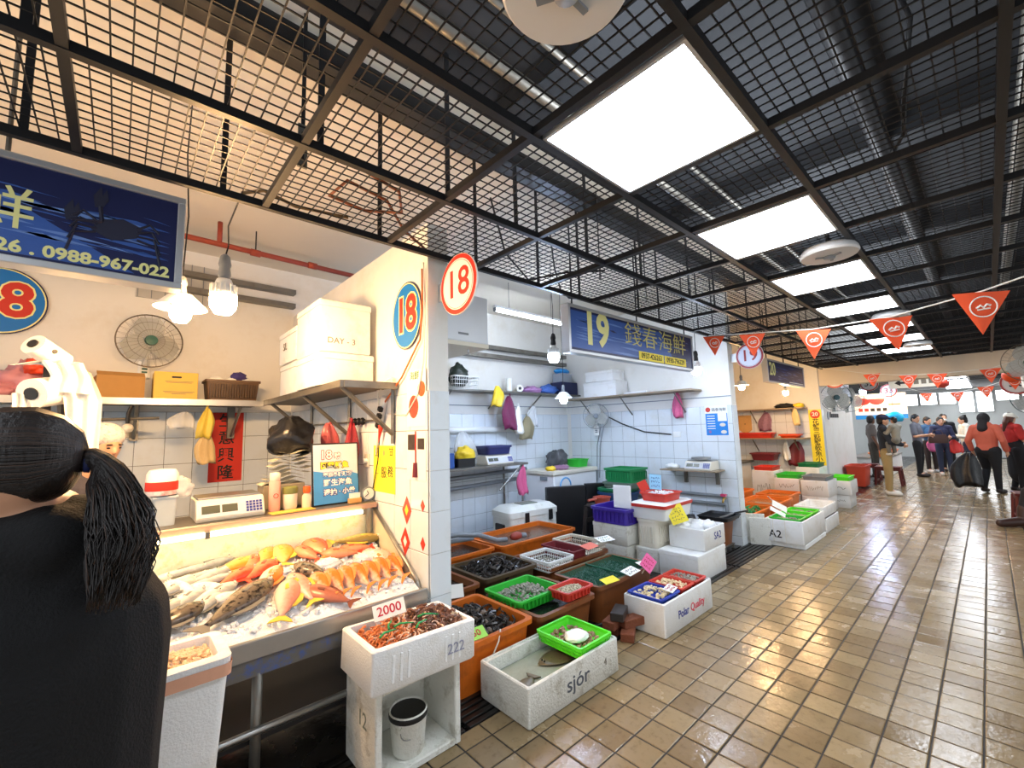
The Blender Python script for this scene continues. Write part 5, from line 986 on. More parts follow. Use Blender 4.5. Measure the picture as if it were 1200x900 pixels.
# --- side wall fittings (X 6.21)
WX = 6.2
s9 = thing('side_shelf', 'long thin shelf on the side wall of stall 19', 'shelf', (6.0, 4.0, 2.11)); W(s9, 'board', MB().box(5.82, 6.2, 2.74, 5.0, 2.09, 2.115), WOOD, bevel=.003)
for y in (3.0, 3.9, 4.7): W(s9, 'bracket', MB().tube([(5.86, y, 2.09), (6.195, y, 1.8)], .01, 5), DULL_STEEL)
for (y0, y1, z0, z1, lb) in [(3.95, 4.6, 2.116, 2.36, 'foam box on the side shelf under another foam box'), (4.0, 4.55, 2.365, 2.54, 'foam box on top of another on the side shelf')]: foam_box(lb, 5.84, 6.18, y0, y1, z0, z1, FOAM, lid=True, ribs=False)
tag(MB().box(-.1, .1, -.2, .2, 0, .035).build('packing_sheet', FOAM, loc=(6.0, 3.65, 2.116), bevel=.005), 'loose white foam sheet on the side shelf', 'foam sheet')
hung_bag('pink striped bag bunch hanging under the side shelf end', (6.14, 3.08, 2.09), .16, .36, PINK_BAG, seed=31, rotz=PI/2)
wall_fan('white wall fan turned aside on the side wall of stall 19', (5.95, 4.45, 1.80), (0, 0, rad(-52)), .42, GREY_PL, GREY_PL); tag(MB().tube([(6.1, 4.3, 1.78), (6.18, 4.1, 1.66), (6.19, 3.7, 1.52), (6.19, 3.25, 1.475)], .011, 6).build('cable', BLACK_PL, smooth=True), 'black power cable from the fan to the side wall socket', 'cable')
so = thing('wall_socket', 'white socket plate on the side wall of stall 19', 'socket', (WX, 3.16, 1.475), FACE_X); MB().box(-.06, .06, -.04, .04, 0, .012).build('plate', WHITE_PL, so, bevel=.003)
for k, (y, z0) in enumerate(((4.62, .7), (4.56, .75))): tag(MB().tube([(6.17, y-.1, 1.62), (6.18, y, 1.3), (6.18, y+.04, z0)], .006, 5).build('cable', GREY_PL), 'thin grey cable hanging below the white wall fan, %s one' % ('longer', 'shorter')[k], 'cable')
po2 = thing('wall_poster', 'blue and white poster with seafood pictures on the side wall', 'poster', (WX, 2.565, 1.66), FACE_X); MB().box(-.155, .155, -.21, .21, 0, .002).build('sheet', PAPER_W, po2); MB().box(-.15, .15, -.205, .1, .002, .003).build('blue_field', mat('poster_cobalt', (30, 130, 214), .4, var=.06), po2)
MB().prism([(-.11+.035*math.cos(2*PI*q/20), .155+.035*math.sin(2*PI*q/20)) for q in range(20)], .002, .003).build('red_badge', SIGN_RED, po2); text('lettering', '錢春海鮮', .05, INK, po2, (.04, .15, .0028))
for q in range(6): MB().box(-.13, -.02, .06-.035*q, .07-.035*q, .003, .0035).build('print_line', PAPER_W, po2)
MB().box(.02, .14, -.01, .1, .003, .004).build('white_patch', PAPER_W, po2)
for x, z in ((.08, -.06), (.09, -.16)): MB().prism([(x+.04*math.cos(2*PI*q/16), z+.025*math.sin(2*PI*q/16)) for q in range(16)], .003, .004).build('fish_picture', CREAM_PL, po2)
text('lettering', '海', .04, SIGN_RED, po2, (-.1, -.16, .0038))
ss = thing('scale_shelf', 'small wooden wall shelf for the scale on the side wall', 'shelf', (6.05, 2.88, .985)); W(ss, 'board', MB().box(5.88, 6.195, 2.5, 3.3, .965, .985), WOOD, bevel=.003)
for y in (2.6, 3.05): W(ss, 'bracket', MB().box(6.15, 6.2, y-.02, y+.02, .78, .965), DULL_STEEL)
s3 = scale('silver electronic scale on the small wall shelf', (6.04, 2.75, .986), rad(-90), .36, .28, .12); plastic_tub('steel pan upside on the silver scale', 5.93, 6.15, 2.64, 2.86, 1.12, 1.16, STEEL, 'pan', 'pan', rim=.01, wall=.004, taper=.04)
lump('white string and tag heap at the shelf end by the silver scale', (6.02, 3.17, .986), (.09, .1, .07), WHITE_PL, 'string', 'string_heap', seed=33)
pv = thing('pipe_run', 'grey water pipes with brass tap along the side wall', 'pipe', (6.15, 3.0, .5))
for z in (.13, .02): W(pv, 'pipe', MB().tube([(6.16, 4.2, .5+z), (6.16, 2.5, .5+z)], .022, 10), GREY_PL, smooth=True)
W(pv, 'riser', MB().tube([(6.16, 2.5, .66), (6.16, 2.5, .2)], .022, 10), GREY_PL, smooth=True); W(pv, 'tap', MB().tube([(6.16, 2.5, .6), (6.08, 2.5, .62), (6.04, 2.5, .56)], .014, 8), mat('brass', (196, 160, 80), .3, .8), smooth=True); W(pv, 'tap_handle', MB().box(6.05, 6.11, 2.47, 2.53, .64, .67), mat('tap_pink', (200, 60, 100), .5))
# --- back wall fittings (Y 5.3)
bw = thing('rear_shelf', 'grey wall shelf along the back wall of stall 19', 'shelf', (4.8, 5.1, 2.2)); W(bw, 'board', MB().box(2.6, 6.2, 4.95, 5.29, 2.18, 2.205), DULL_STEEL, bevel=.003)
for x in (3.4, 4.3, 5.2): W(bw, 'bracket', MB().tube([(x, 4.98, 2.18), (x, 5.285, 1.95)], .012, 5), DULL_STEEL)
lattice_basket('white lattice basket with dark bag on the rear shelf', 3.45, 3.9, 4.98, 5.25, 2.206, 2.4, WHITE_PL, cell=.04); lump('dark green bag peaking out of the lattice basket', (3.6, 5.1, 2.25), (.15, .11, .32), mat('dark_green_film', (26, 40, 34), .3, var=.3), seed=41)
hung_bag('yellow plastic bag hanging over the rear shelf edge', (4.18, 4.92, 2.27), .22, .3, YELLOW_BAG, seed=32, knots=False)
tag(MB().lathe([(.02, 0), (.05, 0), (.05, .22), (.02, .22)], 18).build('paper_roll', PAPER_W, loc=(4.58, 5.1, 2.206), smooth='auto'), 'white paper roll standing on the rear shelf', 'roll'); r_ = bag_roll('white roll lying on the rear shelf beside the standing roll', (4.76, 5.06, 2.265), (0, 0, rad(-30)), .058, .16)
lump('mauve striped bag heap on the rear shelf', (5.1, 5.1, 2.206), (.22, .1, .12), mat('mauve_film', (176, 130, 180), .35, var=.35, stretch=(20, 20, 1), scale=5), seed=34); lump('blue plastic bag heap on the rear shelf beside the navy box', (5.5, 5.1, 2.206), (.18, .11, .16), mat('blue_film', (70, 110, 190), .35, var=.2), seed=35)
nb = thing('navy_box', 'navy box with grey carton on it at the rear shelf end', 'box', (5.92, 5.1, 2.206)); MB().box(-.22, .22, -.13, .13, 0, .22).build('box', mat('navy_box', (34, 40, 78), .5), nb, bevel=.005); MB().box(-.18, .1, -.11, .11, .22, .38).build('carton', mat('grey_carton', (150, 158, 168), .5), nb, bevel=.004)
lump('bright blue cloth on top of the grey carton', (5.86, 5.1, 2.587), (.17, .1, .1), mat('bright_blue_cloth', (40, 140, 210), .5), 'cloth', 'cloth_bundle', seed=36, amp=.2)
tag(MB().tube([(2.6, 5.22, 1.64), (4.78, 5.22, 1.615)], .045, 14).build('white_pipe', WHITE_PL, smooth=True), 'thick white drain pipe on the back wall of stall 19', 'pipe')
hung_bag('magenta bag bunch hanging on the back wall of stall 19', (4.5, 5.0, 2.13), .28, .5, MAGENTA_BAG, seed=37); hung_bag('white bag bunch hanging beside the magenta bags', (4.7, 5.02, 1.98), .18, .42, WHITE_FILM, seed=38); hung_bag('khaki cloth bag hanging on the white pipe', (4.9, 5.05, 1.82), .3, .36, mat('khaki_cloth', (140, 130, 100), .7, var=.15), seed=39); hung_bag('clear plastic bag hanging on the back wall, beside the khaki bag', (5.1, 5.1, 2.0), .24, .34, CLEAR_BAG, seed=44, knots=False)
hung_bag('magenta bag strip hanging at the column edge', (1.66, 2.78, 2.2), .12, .6, MAGENTA_BAG, seed=45); hung_bag('clear bags hanging from the white pipe near the column', (3.7, 5.12, 1.6), .4, .5, CLEAR_BAG, seed=46, knots=False)
tb = thing('side_table', 'narrow steel table against the back wall of stall 19', 'table', (3.9, 5.0, 0)); MB().box(-.9, .75, -.22, .28, 1.08, 1.11).build('top', DULL_STEEL, tb, bevel=.003)
for x in (-.8, .65):
    MB().tube([(x, -.18, 1.08), (x, -.18, -.003)], .016, 6).build('leg', DULL_STEEL, tb); MB().tube([(x, .24, 1.08), (x, .24, -.003)], .016, 6).build('leg', DULL_STEEL, tb)
MB().tube([(.2, -.18, .75), (.65, -.18, 1.08)], .012, 5).build('brace', DULL_STEEL, tb)
scale('grey electronic scale on the steel table of stall 19', (4.18, 5.02, 1.111), 0, .5, .3, .13); plastic_tub('navy basin resting on the grey scale', 3.93, 4.43, 4.87, 5.2, 1.256, 1.38, mat('navy_basin', (44, 48, 96), .4), 'basin', 'basin', rim=.015, wall=.008, taper=.03)
tag(MB().box(-.12, .12, -.1, .1, 0, .2).build('blue_carton', mat('blue_carton', (40, 80, 150), .5), loc=(3.26, 5.0, 1.111), bevel=.004), 'blue carton at the end of the steel table', 'box'); tag(MB().tub(-.16, .16, -.12, .12, 0, .12, .006, .01, .008, .02, .012).build('black_tray', BLACK_PL, loc=(3.58, 5.0, 1.111)), 'black tray on the steel table next to the blue carton', 'tray'); lump('yellow plastic bag slumped on the black tray', (3.62, 5.0, 1.19), (.16, .1, .2), YELLOW_BAG, seed=47)
hung_bag('pink bag bunch hanging under the steel table', (4.55, 4.8, 1.05), .2, .4, PINK_BAG, seed=48)
tag(MB().tube([(2.9, 4.9, 1.6), (3.02, 4.85, 1.2), (3.05, 4.8, .9), (2.95, 4.75, .5)], .02, 8).build('orange_hose', CAB_O, smooth=True), 'orange hose hanging beside the column at the back of stall 19', 'hose')
tag(MB().tube([(2.3, 5.1, .92), (4.9, 5.1, .98)], .03, 10).build('grey_pipe', GREY_PL, smooth=True), 'upper grey pipe running under the steel table', 'pipe'); tag(MB().tube([(2.3, 5.12, .78), (4.9, 5.12, .84)], .03, 10).build('grey_pipe', GREY_PL, smooth=True), 'lower grey pipe running under the steel table', 'pipe')
# water heater cabinet on the column and upper rails
ca = thing('wall_cabinet', 'white boxy water heater on the partition of stall 19', 'heater', (1.83, 2.7, 2.25)); MB().box(-.24, .22, -.2, .35, 0, .36).build('housing', mat('heater_white', (226, 232, 240), .35, var=.03), ca, bevel=.008); MB().box(-.24, .22, -.2, .35, -.03, 0).build('base', CREAM_PL, ca); MB().box(-.06, .03, -.203, -.2, .05, .065).build('maker_badge', GREY_PL, ca)
MB().tube([(.1, -.1, -.03), (.1, -.1, -.06), (.12, -.1, -.07)], .005, 5).build('hook', STEEL, ca)
ur = thing('upper_rails', 'grey steel rails across the upper back wall of stall 19', 'rails', (3.9, 5.2, 2.75))
for z in (0, .14): MB().box(-2.2, 2.2, -.03, .08, z, z+.06).build('rail', DULL_STEEL, ur)
MB().box(-1.9, -1.0, .05, .09, -.3, .0).build('grey_patch', mat('grey_panel', (190, 188, 182)), ur)
# --- the 19 sign
s19, a, h, t = board_sign('blue hanging stall sign reading 19 with two phone numbers', 2.8, 5.12, 2.25, 2.68)
MB().prism([(-a+t, .05), (a*.62, .05), (a*.35, h-.05), (-a+t, h-.05)], 0, .0008, Matrix.Translation((0, .0118, 0)) @ Matrix.Rotation(PI/2, 4, 'X')).build('blue_field', SIGN_MID, s19)
wave(s19, -a+.1, a-.1, .06, h-.08, SIGN_SKY, 34, 12, .0105); wave(s19, -a+.6, a-.1, h-.2, h-.06, SIGN_NAVY, 8, 13, .0100)
text('number', '19', .42, SIGN_CREAM, s19, (-.76, .0085, .235), FACE_Y, off=.014, sx=.95); text('brush_lettering', '錢春海鮮', .25, mat('sign_gold', (214, 204, 116), .4), s19, (.34, .0085, .265), FACE_Y, sx=1.3, off=-.002)
for x0, x1, b in ((-.06, .44, '0937-426263'), (.46, .96, '0930-796229')): MB().box(x0, x1, .006, .0095, .035, .125).build('number_strip', SIGN_YEL, s19, bevel=.002); text('phone_number', b, .078, INK, s19, ((x0+x1)/2, .0055, .08), FACE_Y, off=.001)
for x in (-1.05, 0, 1.05): MB().tube([(x, .05, h), (x, .05, 3.5-2.25)], .008, 6).build('hanger', BLACK_METAL, s19)
# ================================================================== STALL 20
a2 = foam_box('white foam box marked A2 with green tray of shellfish', 6.43, 7.5, 1.70, 2.14, .062, .35, FOAM, ribs=False)
text('marker_writing', 'A2', .13, INK, a2, (-.537, .1, .1), FACE_X, off=.001)
for y in (-.02, .12): MB().tube([(-.538, y, .29), (-.537, y, .0)], .003, 5).build('strap', CREAM_PL, a2)
tag(MB().box(-.5, .5, -.2, .2, 0, .06).build('foam_slab', FOAM, loc=(6.98, 1.90, 0), bevel=.008), 'flat white foam slab under the A2 box', 'slab')
for q in range(3): plastic_tub('green tray of shellfish %s' % ('at the marked end of the A2 box', 'in the middle of the A2 box', 'at the far end of the A2 box')[q], 6.47+.33*q, 6.79+.33*q, 1.74, 2.1, .27, .365, LIME_PL if q else GREEN_PL, 'tray', 'tray', rim=.012, wall=.006, taper=.02, r=.02, lip=.012)
for q in range(3): pile('tray_shells', 'grey shellfish in the green tray %s' % ('at the marked end', 'in the middle', 'at the far end')[q], 'shellfish', 6.5+.33*q, 6.75+.33*q, 1.78, 2.06, .325, 60, shell_piece(.02), GREYSH, .02, 70+q)
for q, (x, y) in enumerate(((6.6, 2.02), (6.95, 2.1), (7.15, 2.16))): card('white blank card %s' % ('sloping on the nearest green tray', 'standing over the middle green tray', 'standing over the far green tray')[q], .2, .07, (x, y, .42), (rad(40), rad(30), rad(-60)), PAPER_W)
for q, (x, y, l) in enumerate(((6.42, 2.2, .36), (6.46, 2.28, .4))): tag(MB().box(-.012, .012, -.12, .12, 0, l).build('foam_board', FOAM_OLD, loc=(x, y, -.002), rot=(0, rad(-8), rad(20+10*q)), bevel=.004), 'worn foam board leaning at the wall end, %s one' % ('front', 'rear')[q], 'board')
OT = [('orange tub in the front of stall 20 with green bands', 6.55, 7.35, 2.3, 2.85, .36), ('orange tub beside the white boxes of stall 20', 7.45, 8.35, 2.3, 2.9, .36), ('orange tub far back in stall 20 by the wall', 6.6, 7.5, 2.95, 3.5, .42), ('orange tub behind the white boxes of stall 20', 7.7, 8.7, 3.0, 3.55, .42), ('raised orange tub under the cards in stall 20', 8.5, 9.2, 2.4, 2.95, .36)]
for lb, x0, x1, y0, y1, z in OT: plastic_tub(lb, x0, x1, y0, y1, -.003, z, mat('bright_orange_plastic', (232, 120, 40), .35, var=.12), water=mat('tan_water', (150, 110, 70), .1, var=.2), wz=.85)
pile('green_bands', 'green banded catch in the front orange tub', 'crabs', 6.65, 7.25, 2.4, 2.75, .32, 40, curl_piece(.05), mat('green_band', (40, 150, 84)), .03, 75)
for q, (x, y) in enumerate(((6.7, 2.5), (6.9, 2.85), (7.6, 2.4))): tag(MB().box(-.12, .12, -.012, .012, -.004, .004).build('wood_slat', PAPER_W, loc=(x, y, .41), rot=(rad(10), rad(35), rad(-50+20*q))), 'white marker slat stuck across the orange tubs, %s' % ('at the front tub corner', 'between the two rows', 'by the second tub')[q], 'slat')
FB = [('foam box right behind the A2 box at the aisle edge', 7.62, 8.4, 1.72, 2.12, 0, .2), ('foam box stacked second behind the A2 box', 7.64, 8.4, 1.74, 2.12, .205, .36), ('foam box at the bottom of the middle white stack of stall 20', 9.25, 9.9, 2.02, 2.42, 0, .28), ('foam box with pen marks on the middle white stack of stall 20', 9.25, 9.9, 2.0, 2.42, .285, .56), ('foam box at the bottom of the second white stack', 9.3, 9.95, 2.45, 2.86, 0, .28), ('foam box with green tray on the second white stack', 9.3, 9.95, 2.45, 2.86, .285, .57), ('tall foam box of the third white stack by the wall', 9.45, 10.0, 2.9, 3.3, 0, .68), ('foam box at the foot of the far white stack beside the aisle', 10.05, 10.6, 1.86, 2.24, 0, .24), ('foam box with black scrawl on the far white stack', 10.02, 10.6, 1.82, 2.22, .245, .5), ('foam box of netted shellfish behind the far white stack', 10.1, 10.7, 2.3, 2.7, 0, .72)]
for lb, x0, x1, y0, y1, z0, z1 in FB:
    o = foam_box(lb, x0, x1, y0, y1, z0, z1, FOAM, ribs=False); random.seed(int(x0*100)); sp_ = []
    for q in range(16): sp_.append((-(x1-x0)/2-.001, (y1-y0)*(-.3+.6*q/15), (z1-z0)*random.uniform(.35, .65)))
    MB().tube(sp_, .004, 4).build('marker_scrawl', MK, o)
for q, (x0, x1, y0, y1, z, m, lb) in enumerate([(9.32, 9.93, 2.47, 2.84, .56, GREEN_PL, 'lime green tray on the second white stack'), (9.47, 9.98, 2.92, 3.28, .67, RED_PL, 'bright red tray on the third white stack'), (9.27, 9.88, 2.02, 2.4, .55, GREY_PL, 'grey tray on the middle white stack'), (10.12, 10.68, 2.32, 2.68, .71, DGREEN_PL, 'dark net tray on the tall far foam box'), (10.04, 10.58, 1.84, 2.2, .49, LIME_PL, 'small lime tray on the far white stack')]): plastic_tub(lb, x0, x1, y0, y1, z, z+.08, m, 'tray', 'tray', rim=.012, wall=.006, taper=.02, r=.02, lip=.012)
fz2 = thing('back_counter', 'long white counter at the rear of stall 20', 'counter', (9.2, 3.9, 0)); MB().box(-1.6, 1.4, -.2, .3, 0, .75).build('body', mat('counter_white', (230, 222, 208), .5), fz2, bevel=.01); MB().box(-1.65, 1.45, -.25, .32, .75, .79).build('top', DULL_STEEL, fz2, bevel=.004)
plastic_tub('maroon basin on the rear counter of stall 20', 8.0, 8.7, 3.75, 4.15, .791, .98, MAROON_PL, 'basin', 'basin'); plastic_tub('orange tray on the rear counter of stall 20', 9.2, 9.8, 3.75, 4.1, .791, .88, RED_PL, 'tray', 'tray'); lump('white bag heap on the rear counter of stall 20', (10.2, 3.95, .791), (.25, .16, .2), WHITE_FILM, seed=51)
for z, lb, y1 in ((1.92, 'upper wall shelf on the far wall of stall 20', 4.4), (1.28, 'lower wall shelf on the far wall of stall 20', 4.4)):
    o = thing('wall_shelf', lb, 'shelf', (10.7, 3.4, z)); MB().box(-.2, .19, -.82, 1.0, -.025, 0).build('board', WOOD, o, bevel=.003)
    for y in (-.6, .2, .9): MB().tube([(-.16, y, -.03), (.18, y, -.3)], .012, 5).build('bracket', DULL_STEEL, o)
plastic_tub('orange-red tray on the lower wall shelf of stall 20', 10.55, 10.88, 3.2, 4.0, 1.281, 1.4, RED_PL, 'tray', 'tray'); plastic_tub('second orange-red tray near the yellow banner', 10.55, 10.88, 2.7, 3.1, 1.281, 1.36, mat('orange_red_plastic', (226, 80, 40), .4), 'tray', 'tray')
lump('dark kitchen tools heaped on the upper wall shelf of stall 20', (10.72, 2.95, 1.921), (.1, .2, .1), BLACK_PL, 'tools', 'tool_heap', seed=52); lump('yellow bag on the upper wall shelf of stall 20', (10.72, 2.7, 1.921), (.08, .1, .1), YELLOW_BAG, seed=53)
cbd = thing('cutting_board', 'tan wooden board hanging on the far wall of stall 20', 'board', (10.89, 3.85, 1.6), FACE_X); MB().prism([(-.14, .2), (.14, .2), (.14, -.14), (.06, -.2), (-.06, -.2), (-.14, -.14)], 0, .02).build('board', mat('tan_wood', (206, 160, 96), .6), cbd, bevel=.004); MB().lathe([(.012, .02), (.012, .024)], 10).build('peg', INK, cbd)
hung_bag('mauve net bag hanging on the far wall of stall 20', (10.86, 3.4, 1.85), .28, .4, mat('mauve_net', (150, 110, 130), .6, var=.4, scale=40), seed=54, rotz=PI/2); hung_bag('brown dried bunch hanging from the upper shelf of stall 20', (10.55, 2.72, 1.9), .14, .34, mat('straw_string', (206, 180, 130)), 'herbs', 'dried_bunch', seed=55, rotz=PI/2, folds=9)
hung_bag('maroon apron hanging beside the yellow banner', (10.86, 2.85, 1.2), .34, .5, MAROON_PL, 'apron', 'apron', seed=56, rotz=PI/2); hung_bag('white towel hanging beside the maroon apron', (10.8, 3.02, 1.2), .14, .4, PAPER_W, 'towel', 'towel', seed=57, rotz=PI/2)
plastic_tub('maroon trough on a bracket below the lower shelf of stall 20', 10.4, 10.85, 3.15, 3.66, .8, .96, MAROON_PL, 'trough', 'trough')
bn = thing('banner', 'yellow vertical banner with black characters at the end wall of stall 20', 'banner', (10.885, 2.46, 1.245), FACE_X); MB().box(-.115, .115, -.62, .62, 0, .006).build('sheet', SIGN_YEL, bn)
MB().prism([(.09*math.cos(2*PI*q/24), .52+.09*math.sin(2*PI*q/24)) for q in range(24)], .006, .008).build('badge', SIGN_RED, bn); text('badge_number', '20', .11, PAPER_W, bn, (0, .52, .009), off=.002)
for q, b in enumerate('花蟹三點蟹軟魚小卷'): text('character', b, .125 if q not in (7, 8) else .13, INK, bn, (0, .36-.112*q, .0075), off=.001)
s20, a, h, t = board_sign('dark navy hanging stall sign reading 20', 7.75, 9.82, 2.27, 2.66); wave(s20, -a+.4, a-.1, .06, h-.06, SIGN_MID, 16, 22); wave(s20, -a+.5, a-.2, .06, h-.1, mat('sign_grey_blue', (140, 146, 176), .4), 12, 23, .0105)
text('number', '20', .3, SIGN_CREAM, s20, (-.78, .0085, .22), FACE_Y, off=.006); MB().box(.1, .95, .008, .011, .045, .06).build('print_line', PAPER_W, s20)
for x in (-.9, 0, .9): MB().tube([(x, .05, h), (x, .05, 3.5-2.27)], .008, 6).build('hanger', BLACK_METAL, s20)

# ================================================================== BEYOND: wall fans, stools, far stall, bunting
for k, (x, lb) in enumerate(((12.2, 'dark teal industrial fan on the white wall beyond stall 20'), (13.6, 'second dark teal industrial fan farther along the white wall'))): wall_fan(lb, (x, 2.33, 2.15), (0, 0, rad(-60)), .62, mat('teal_blade', (50, 84, 92), .4), mat('dark_teal_wire', (40, 60, 66), .4))
wl = thing('wall_logo', 'small black lettering sign on the white wall beyond stall 20', 'sign', (13.2, 2.595, 1.75), FACE_Y); MB().prism([(-.55+.1*math.cos(2*PI*q/20), .1*math.sin(2*PI*q/20)) for q in range(20)], 0, .01).build('roundel', GREY_PL, wl)
for q in range(6): MB().box(-.38+.15*q, -.27+.15*q, -.05, .05 if q else .09, 0, .01).build('letter', INK, wl, bevel=.004)
eb = thing('switch_box', 'white switch box with red label on the white wall', 'box', (11.7, 2.59, 1.6)); MB().box(-.12, .12, -.04, .0, -.14, .14).build('case', WHITE_PL, eb, bevel=.006); MB().box(.14, .3, -.012, 0, -.1, .2).build('label_plate', PAPER_R, eb); MB().tube([(0, -.02, .14), (0, -.02, .9)], .02, 6).build('conduit', GREY_PL, eb)
plastic_tub('orange-red bin against the white wall beyond stall 20', 13.5, 14.3, 2.12, 2.56, -.003, .5, mat('bin_red', (214, 72, 44), .4, var=.1), 'bin', 'bin', taper=.06)
def stool(label, loc, m, w_=.34, h=.45, rotz=0, d=None):
    o = thing('stool', label, 'stool', loc, rotz); a = w_/2; b = (d or w_)/2
    MB().box(-a, a, -b, b, h-.04, h).build('seat', m, o, bevel=.008); MB().box(-a+.02, a-.02, -b+.02, b-.02, h-.1, h-.04).build('apron', m, o)
    for sx in (-1, 1):
        for sy in (-1, 1): MB().tube([(sx*(a-.03), sy*(b-.03), h-.05), (sx*a, sy*b, 0)], .028, 4).build('leg', m, o)
    for sy in (-1, 1): MB().box(-a+.02, a-.02, sy*(b-.02)-.012, sy*(b-.02)+.012, .1, .14).build('stretcher', m, o)
    return o
MST = mat('maroon_stool', (92, 36, 34), .45, var=.12)
stool('maroon plastic bench beside the orange-red bin', (14.25, 1.8, 0), MST, .4, .46, 0, .5); stool('maroon plastic stool under the far stall counter', (14.95, 2.25, 0), MST, .36, .46)
stool('maroon plastic stool at the opposite aisle side by the booted leg', (10.2, -.34, 0), mat('maroon_stool', (92, 36, 34)), .42, .46, .1)
stool('low black stool by the white crate across the aisle', (11.4, -.62, 0), BLACK_PL, .36, .4)
# far stall with lit menu board
fc = thing('far_counter', 'far stall counter with orange goods before the menu board', 'counter', (17.6, 2.35, 0)); MB().box(-1.2, 1.6, -.3, .5, 0, .5).build('body', FOAM, fc, bevel=.01); MB().box(-1.25, 1.65, -.32, .55, .5, .54).build('top', STEEL, fc)
for q in range(4): plastic_tub('orange tub on the far stall counter, %s' % ('nearest the aisle corner', 'second along the counter', 'third along the counter', 'last along the counter')[q], 16.4+.7*q, 17.0+.7*q, 2.08, 2.5, .542, .66, mat('bright_orange_plastic', (232, 120, 40)), 'tub', 'tub')
mb_ = thing('menu_board', 'bright menu board with red crab and melon pictures over the far stall', 'sign', (19, 2.5, 2.15), FACE_X); MB().box(-.6, .75, -.35, .35, 0, .03).build('panel', mat('menu_white', (250, 246, 236), .4, var=.02), mb_)
MB().prism([(-.38+.2*math.cos(2*PI*q/20), .1+.12*math.sin(2*PI*q/20)) for q in range(20)], .03, .035).build('crab_picture', mat('crab_red', (170, 50, 30), .5), mb_); MB().prism([(.0+.22*math.cos(PI+PI*q/12), .18+.2*math.sin(PI+PI*q/12)) for q in range(13)], .03, .035).build('red_half_round', SIGN_RED, mb_); MB().box(.3, .6, -.05, .0, .03, .035).build('brown_bar', CARDBOARD, mb_)
[MB().box(-.5+.16*q, -.39+.16*q, -.24, -.13, .03, .034).build('letter_block', INK if q > 1 else SIGN_RED, mb_) for q in range(5)]; [MB().box(x-.02, x+.02, .35, .71, .0, .02).build('hanger', BLACK_METAL, mb_) for x in (-.4, .5)]; MB().box(-.6, .75, -.5, -.36, 0, .02).build('blue_strip', mat('poster_cobalt', (30, 130, 214)), mb_)
cyb = thing('cyan_bag', 'bright cyan bag hanging on a cord at the far stall', 'bag', (16.6, 1.84, 1.55)); lump('x', (0, 0, 0), (.22, .22, .3), BLUE_PL, seed=3, mesh_only=True, amp=.15).build('bag', mat('cyan_bag', (40, 180, 226), .4), cyb, smooth=True); MB().tube([(0, 0, .28), (0, 0, 1.27)], .006, 5).build('cord', BLACK_PL, cyb)
bulb((16.4, 2.45, 2.45), COOL_BULB, 'bright white bulb hanging over the far stall counter', 2.87, sc=1.6); bulb((18.0, 2.2, 2.4), WARM_BULB, 'warm bulb hanging beside the far menu board', 2.87, sc=1.4)
MAR = mat('sign_maroon', (150, 48, 48))
def hang_disc(num, x, y, z, label, r_=.2, m=SIGN_W, rim=None, ink=None):
    o = disc_sign(num, x, y, z, label, r_, rim or MAR, .22, m, ink or INK, arm=0)
    MB().box(-.012, .012, r_*.9, 2.87-z, -.014, -.008).build('hanger', BLACK_METAL, o); return o
hang_disc('32', 15, 2.09, 2.60, 'round grey sign reading 32 hanging before the far stall', m=mat('sign_grey', (190, 188, 186), .4)); hang_disc('33', 17.4, 1.98, 2.50, 'round pink-rimmed sign reading 33 farther down the hall', rim=SIGN_RED, ink=SIGN_RED); hang_disc('36', 12.6, -.42, 2.24, 'round sign reading 36 on the opposite aisle side', .22, m=mat('sign_grey', (190, 188, 186)))
es = thing('direction_sign', 'white ceiling sign with black arrow beyond the beam', 'sign', (12.9, 1.05, 2.42), FACE_X); MB().box(-.4, .4, -.12, .12, 0, .03).build('panel', mat('pale_sign', (226, 222, 210), .4), es); MB().prism([(-.3, 0), (-.2, .07), (-.2, .025), (-.08, .025), (-.08, -.025), (-.2, -.025), (-.2, -.07)], .03, .033).build('arrow', INK, es)
for x in (-.25, .25): MB().box(x-.01, x+.01, .12, .4, .01, .02).build('hanger', BLACK_METAL, es)
for q in range(3): MB().box(.02+.12*q, .1+.12*q, -.05, .05, .03, .033).build('letter_block', MK, es)
wall_fan('hanging fan with teal hub over the opposite aisle side', (9.0, -.42, 2.32), (0, 0, rad(-80)), .5, mat('teal_hub', (60, 104, 92)), mat('bronze_wire', (104, 92, 76)))
tag(MB().tube([(9.1, -.42, 2.45), (9.1, -.42, 2.70)], .02, 8).build('fan_rod', BLACK_METAL), 'black rod carrying the hanging fan', 'rod')
wall_fan('dark teal fan low under the number 36 sign', (14.2, -.62, 2.0), (0, 0, rad(-60)), .7, mat('teal_blade', (50, 84, 92)), mat('dark_teal_wire', (40, 60, 66)))
tag(MB().tube([(14.2, -.5, 2.0), (14.2, -.5, 2.80)], .025, 8).build('fan_rod', BLACK_METAL), 'black rod carrying the dark teal fan', 'rod')
foam_box('white foam box on the floor across the aisle behind the apron', 12.6, 13.3, -.75, -.35, 0, .3, FOAM, ribs=False); foam_box('white foam box across the aisle by the stool', 11.9, 12.5, -.8, -.42, 0, .25, FOAM, ribs=False)
lt = thing('lantern', 'orange round paper lantern hanging on the opposite aisle side', 'lantern', (11.6, -.36, 2.33)); MB().ell((0, 0, 0), (.14, .14, .13), 16, 10).build('globe', mat('lantern_orange', (236, 84, 36), .5), lt, smooth=True); MB().tube([(0, 0, .13), (0, 0, .45)], .006, 5).build('cord', BLACK_PL, lt)
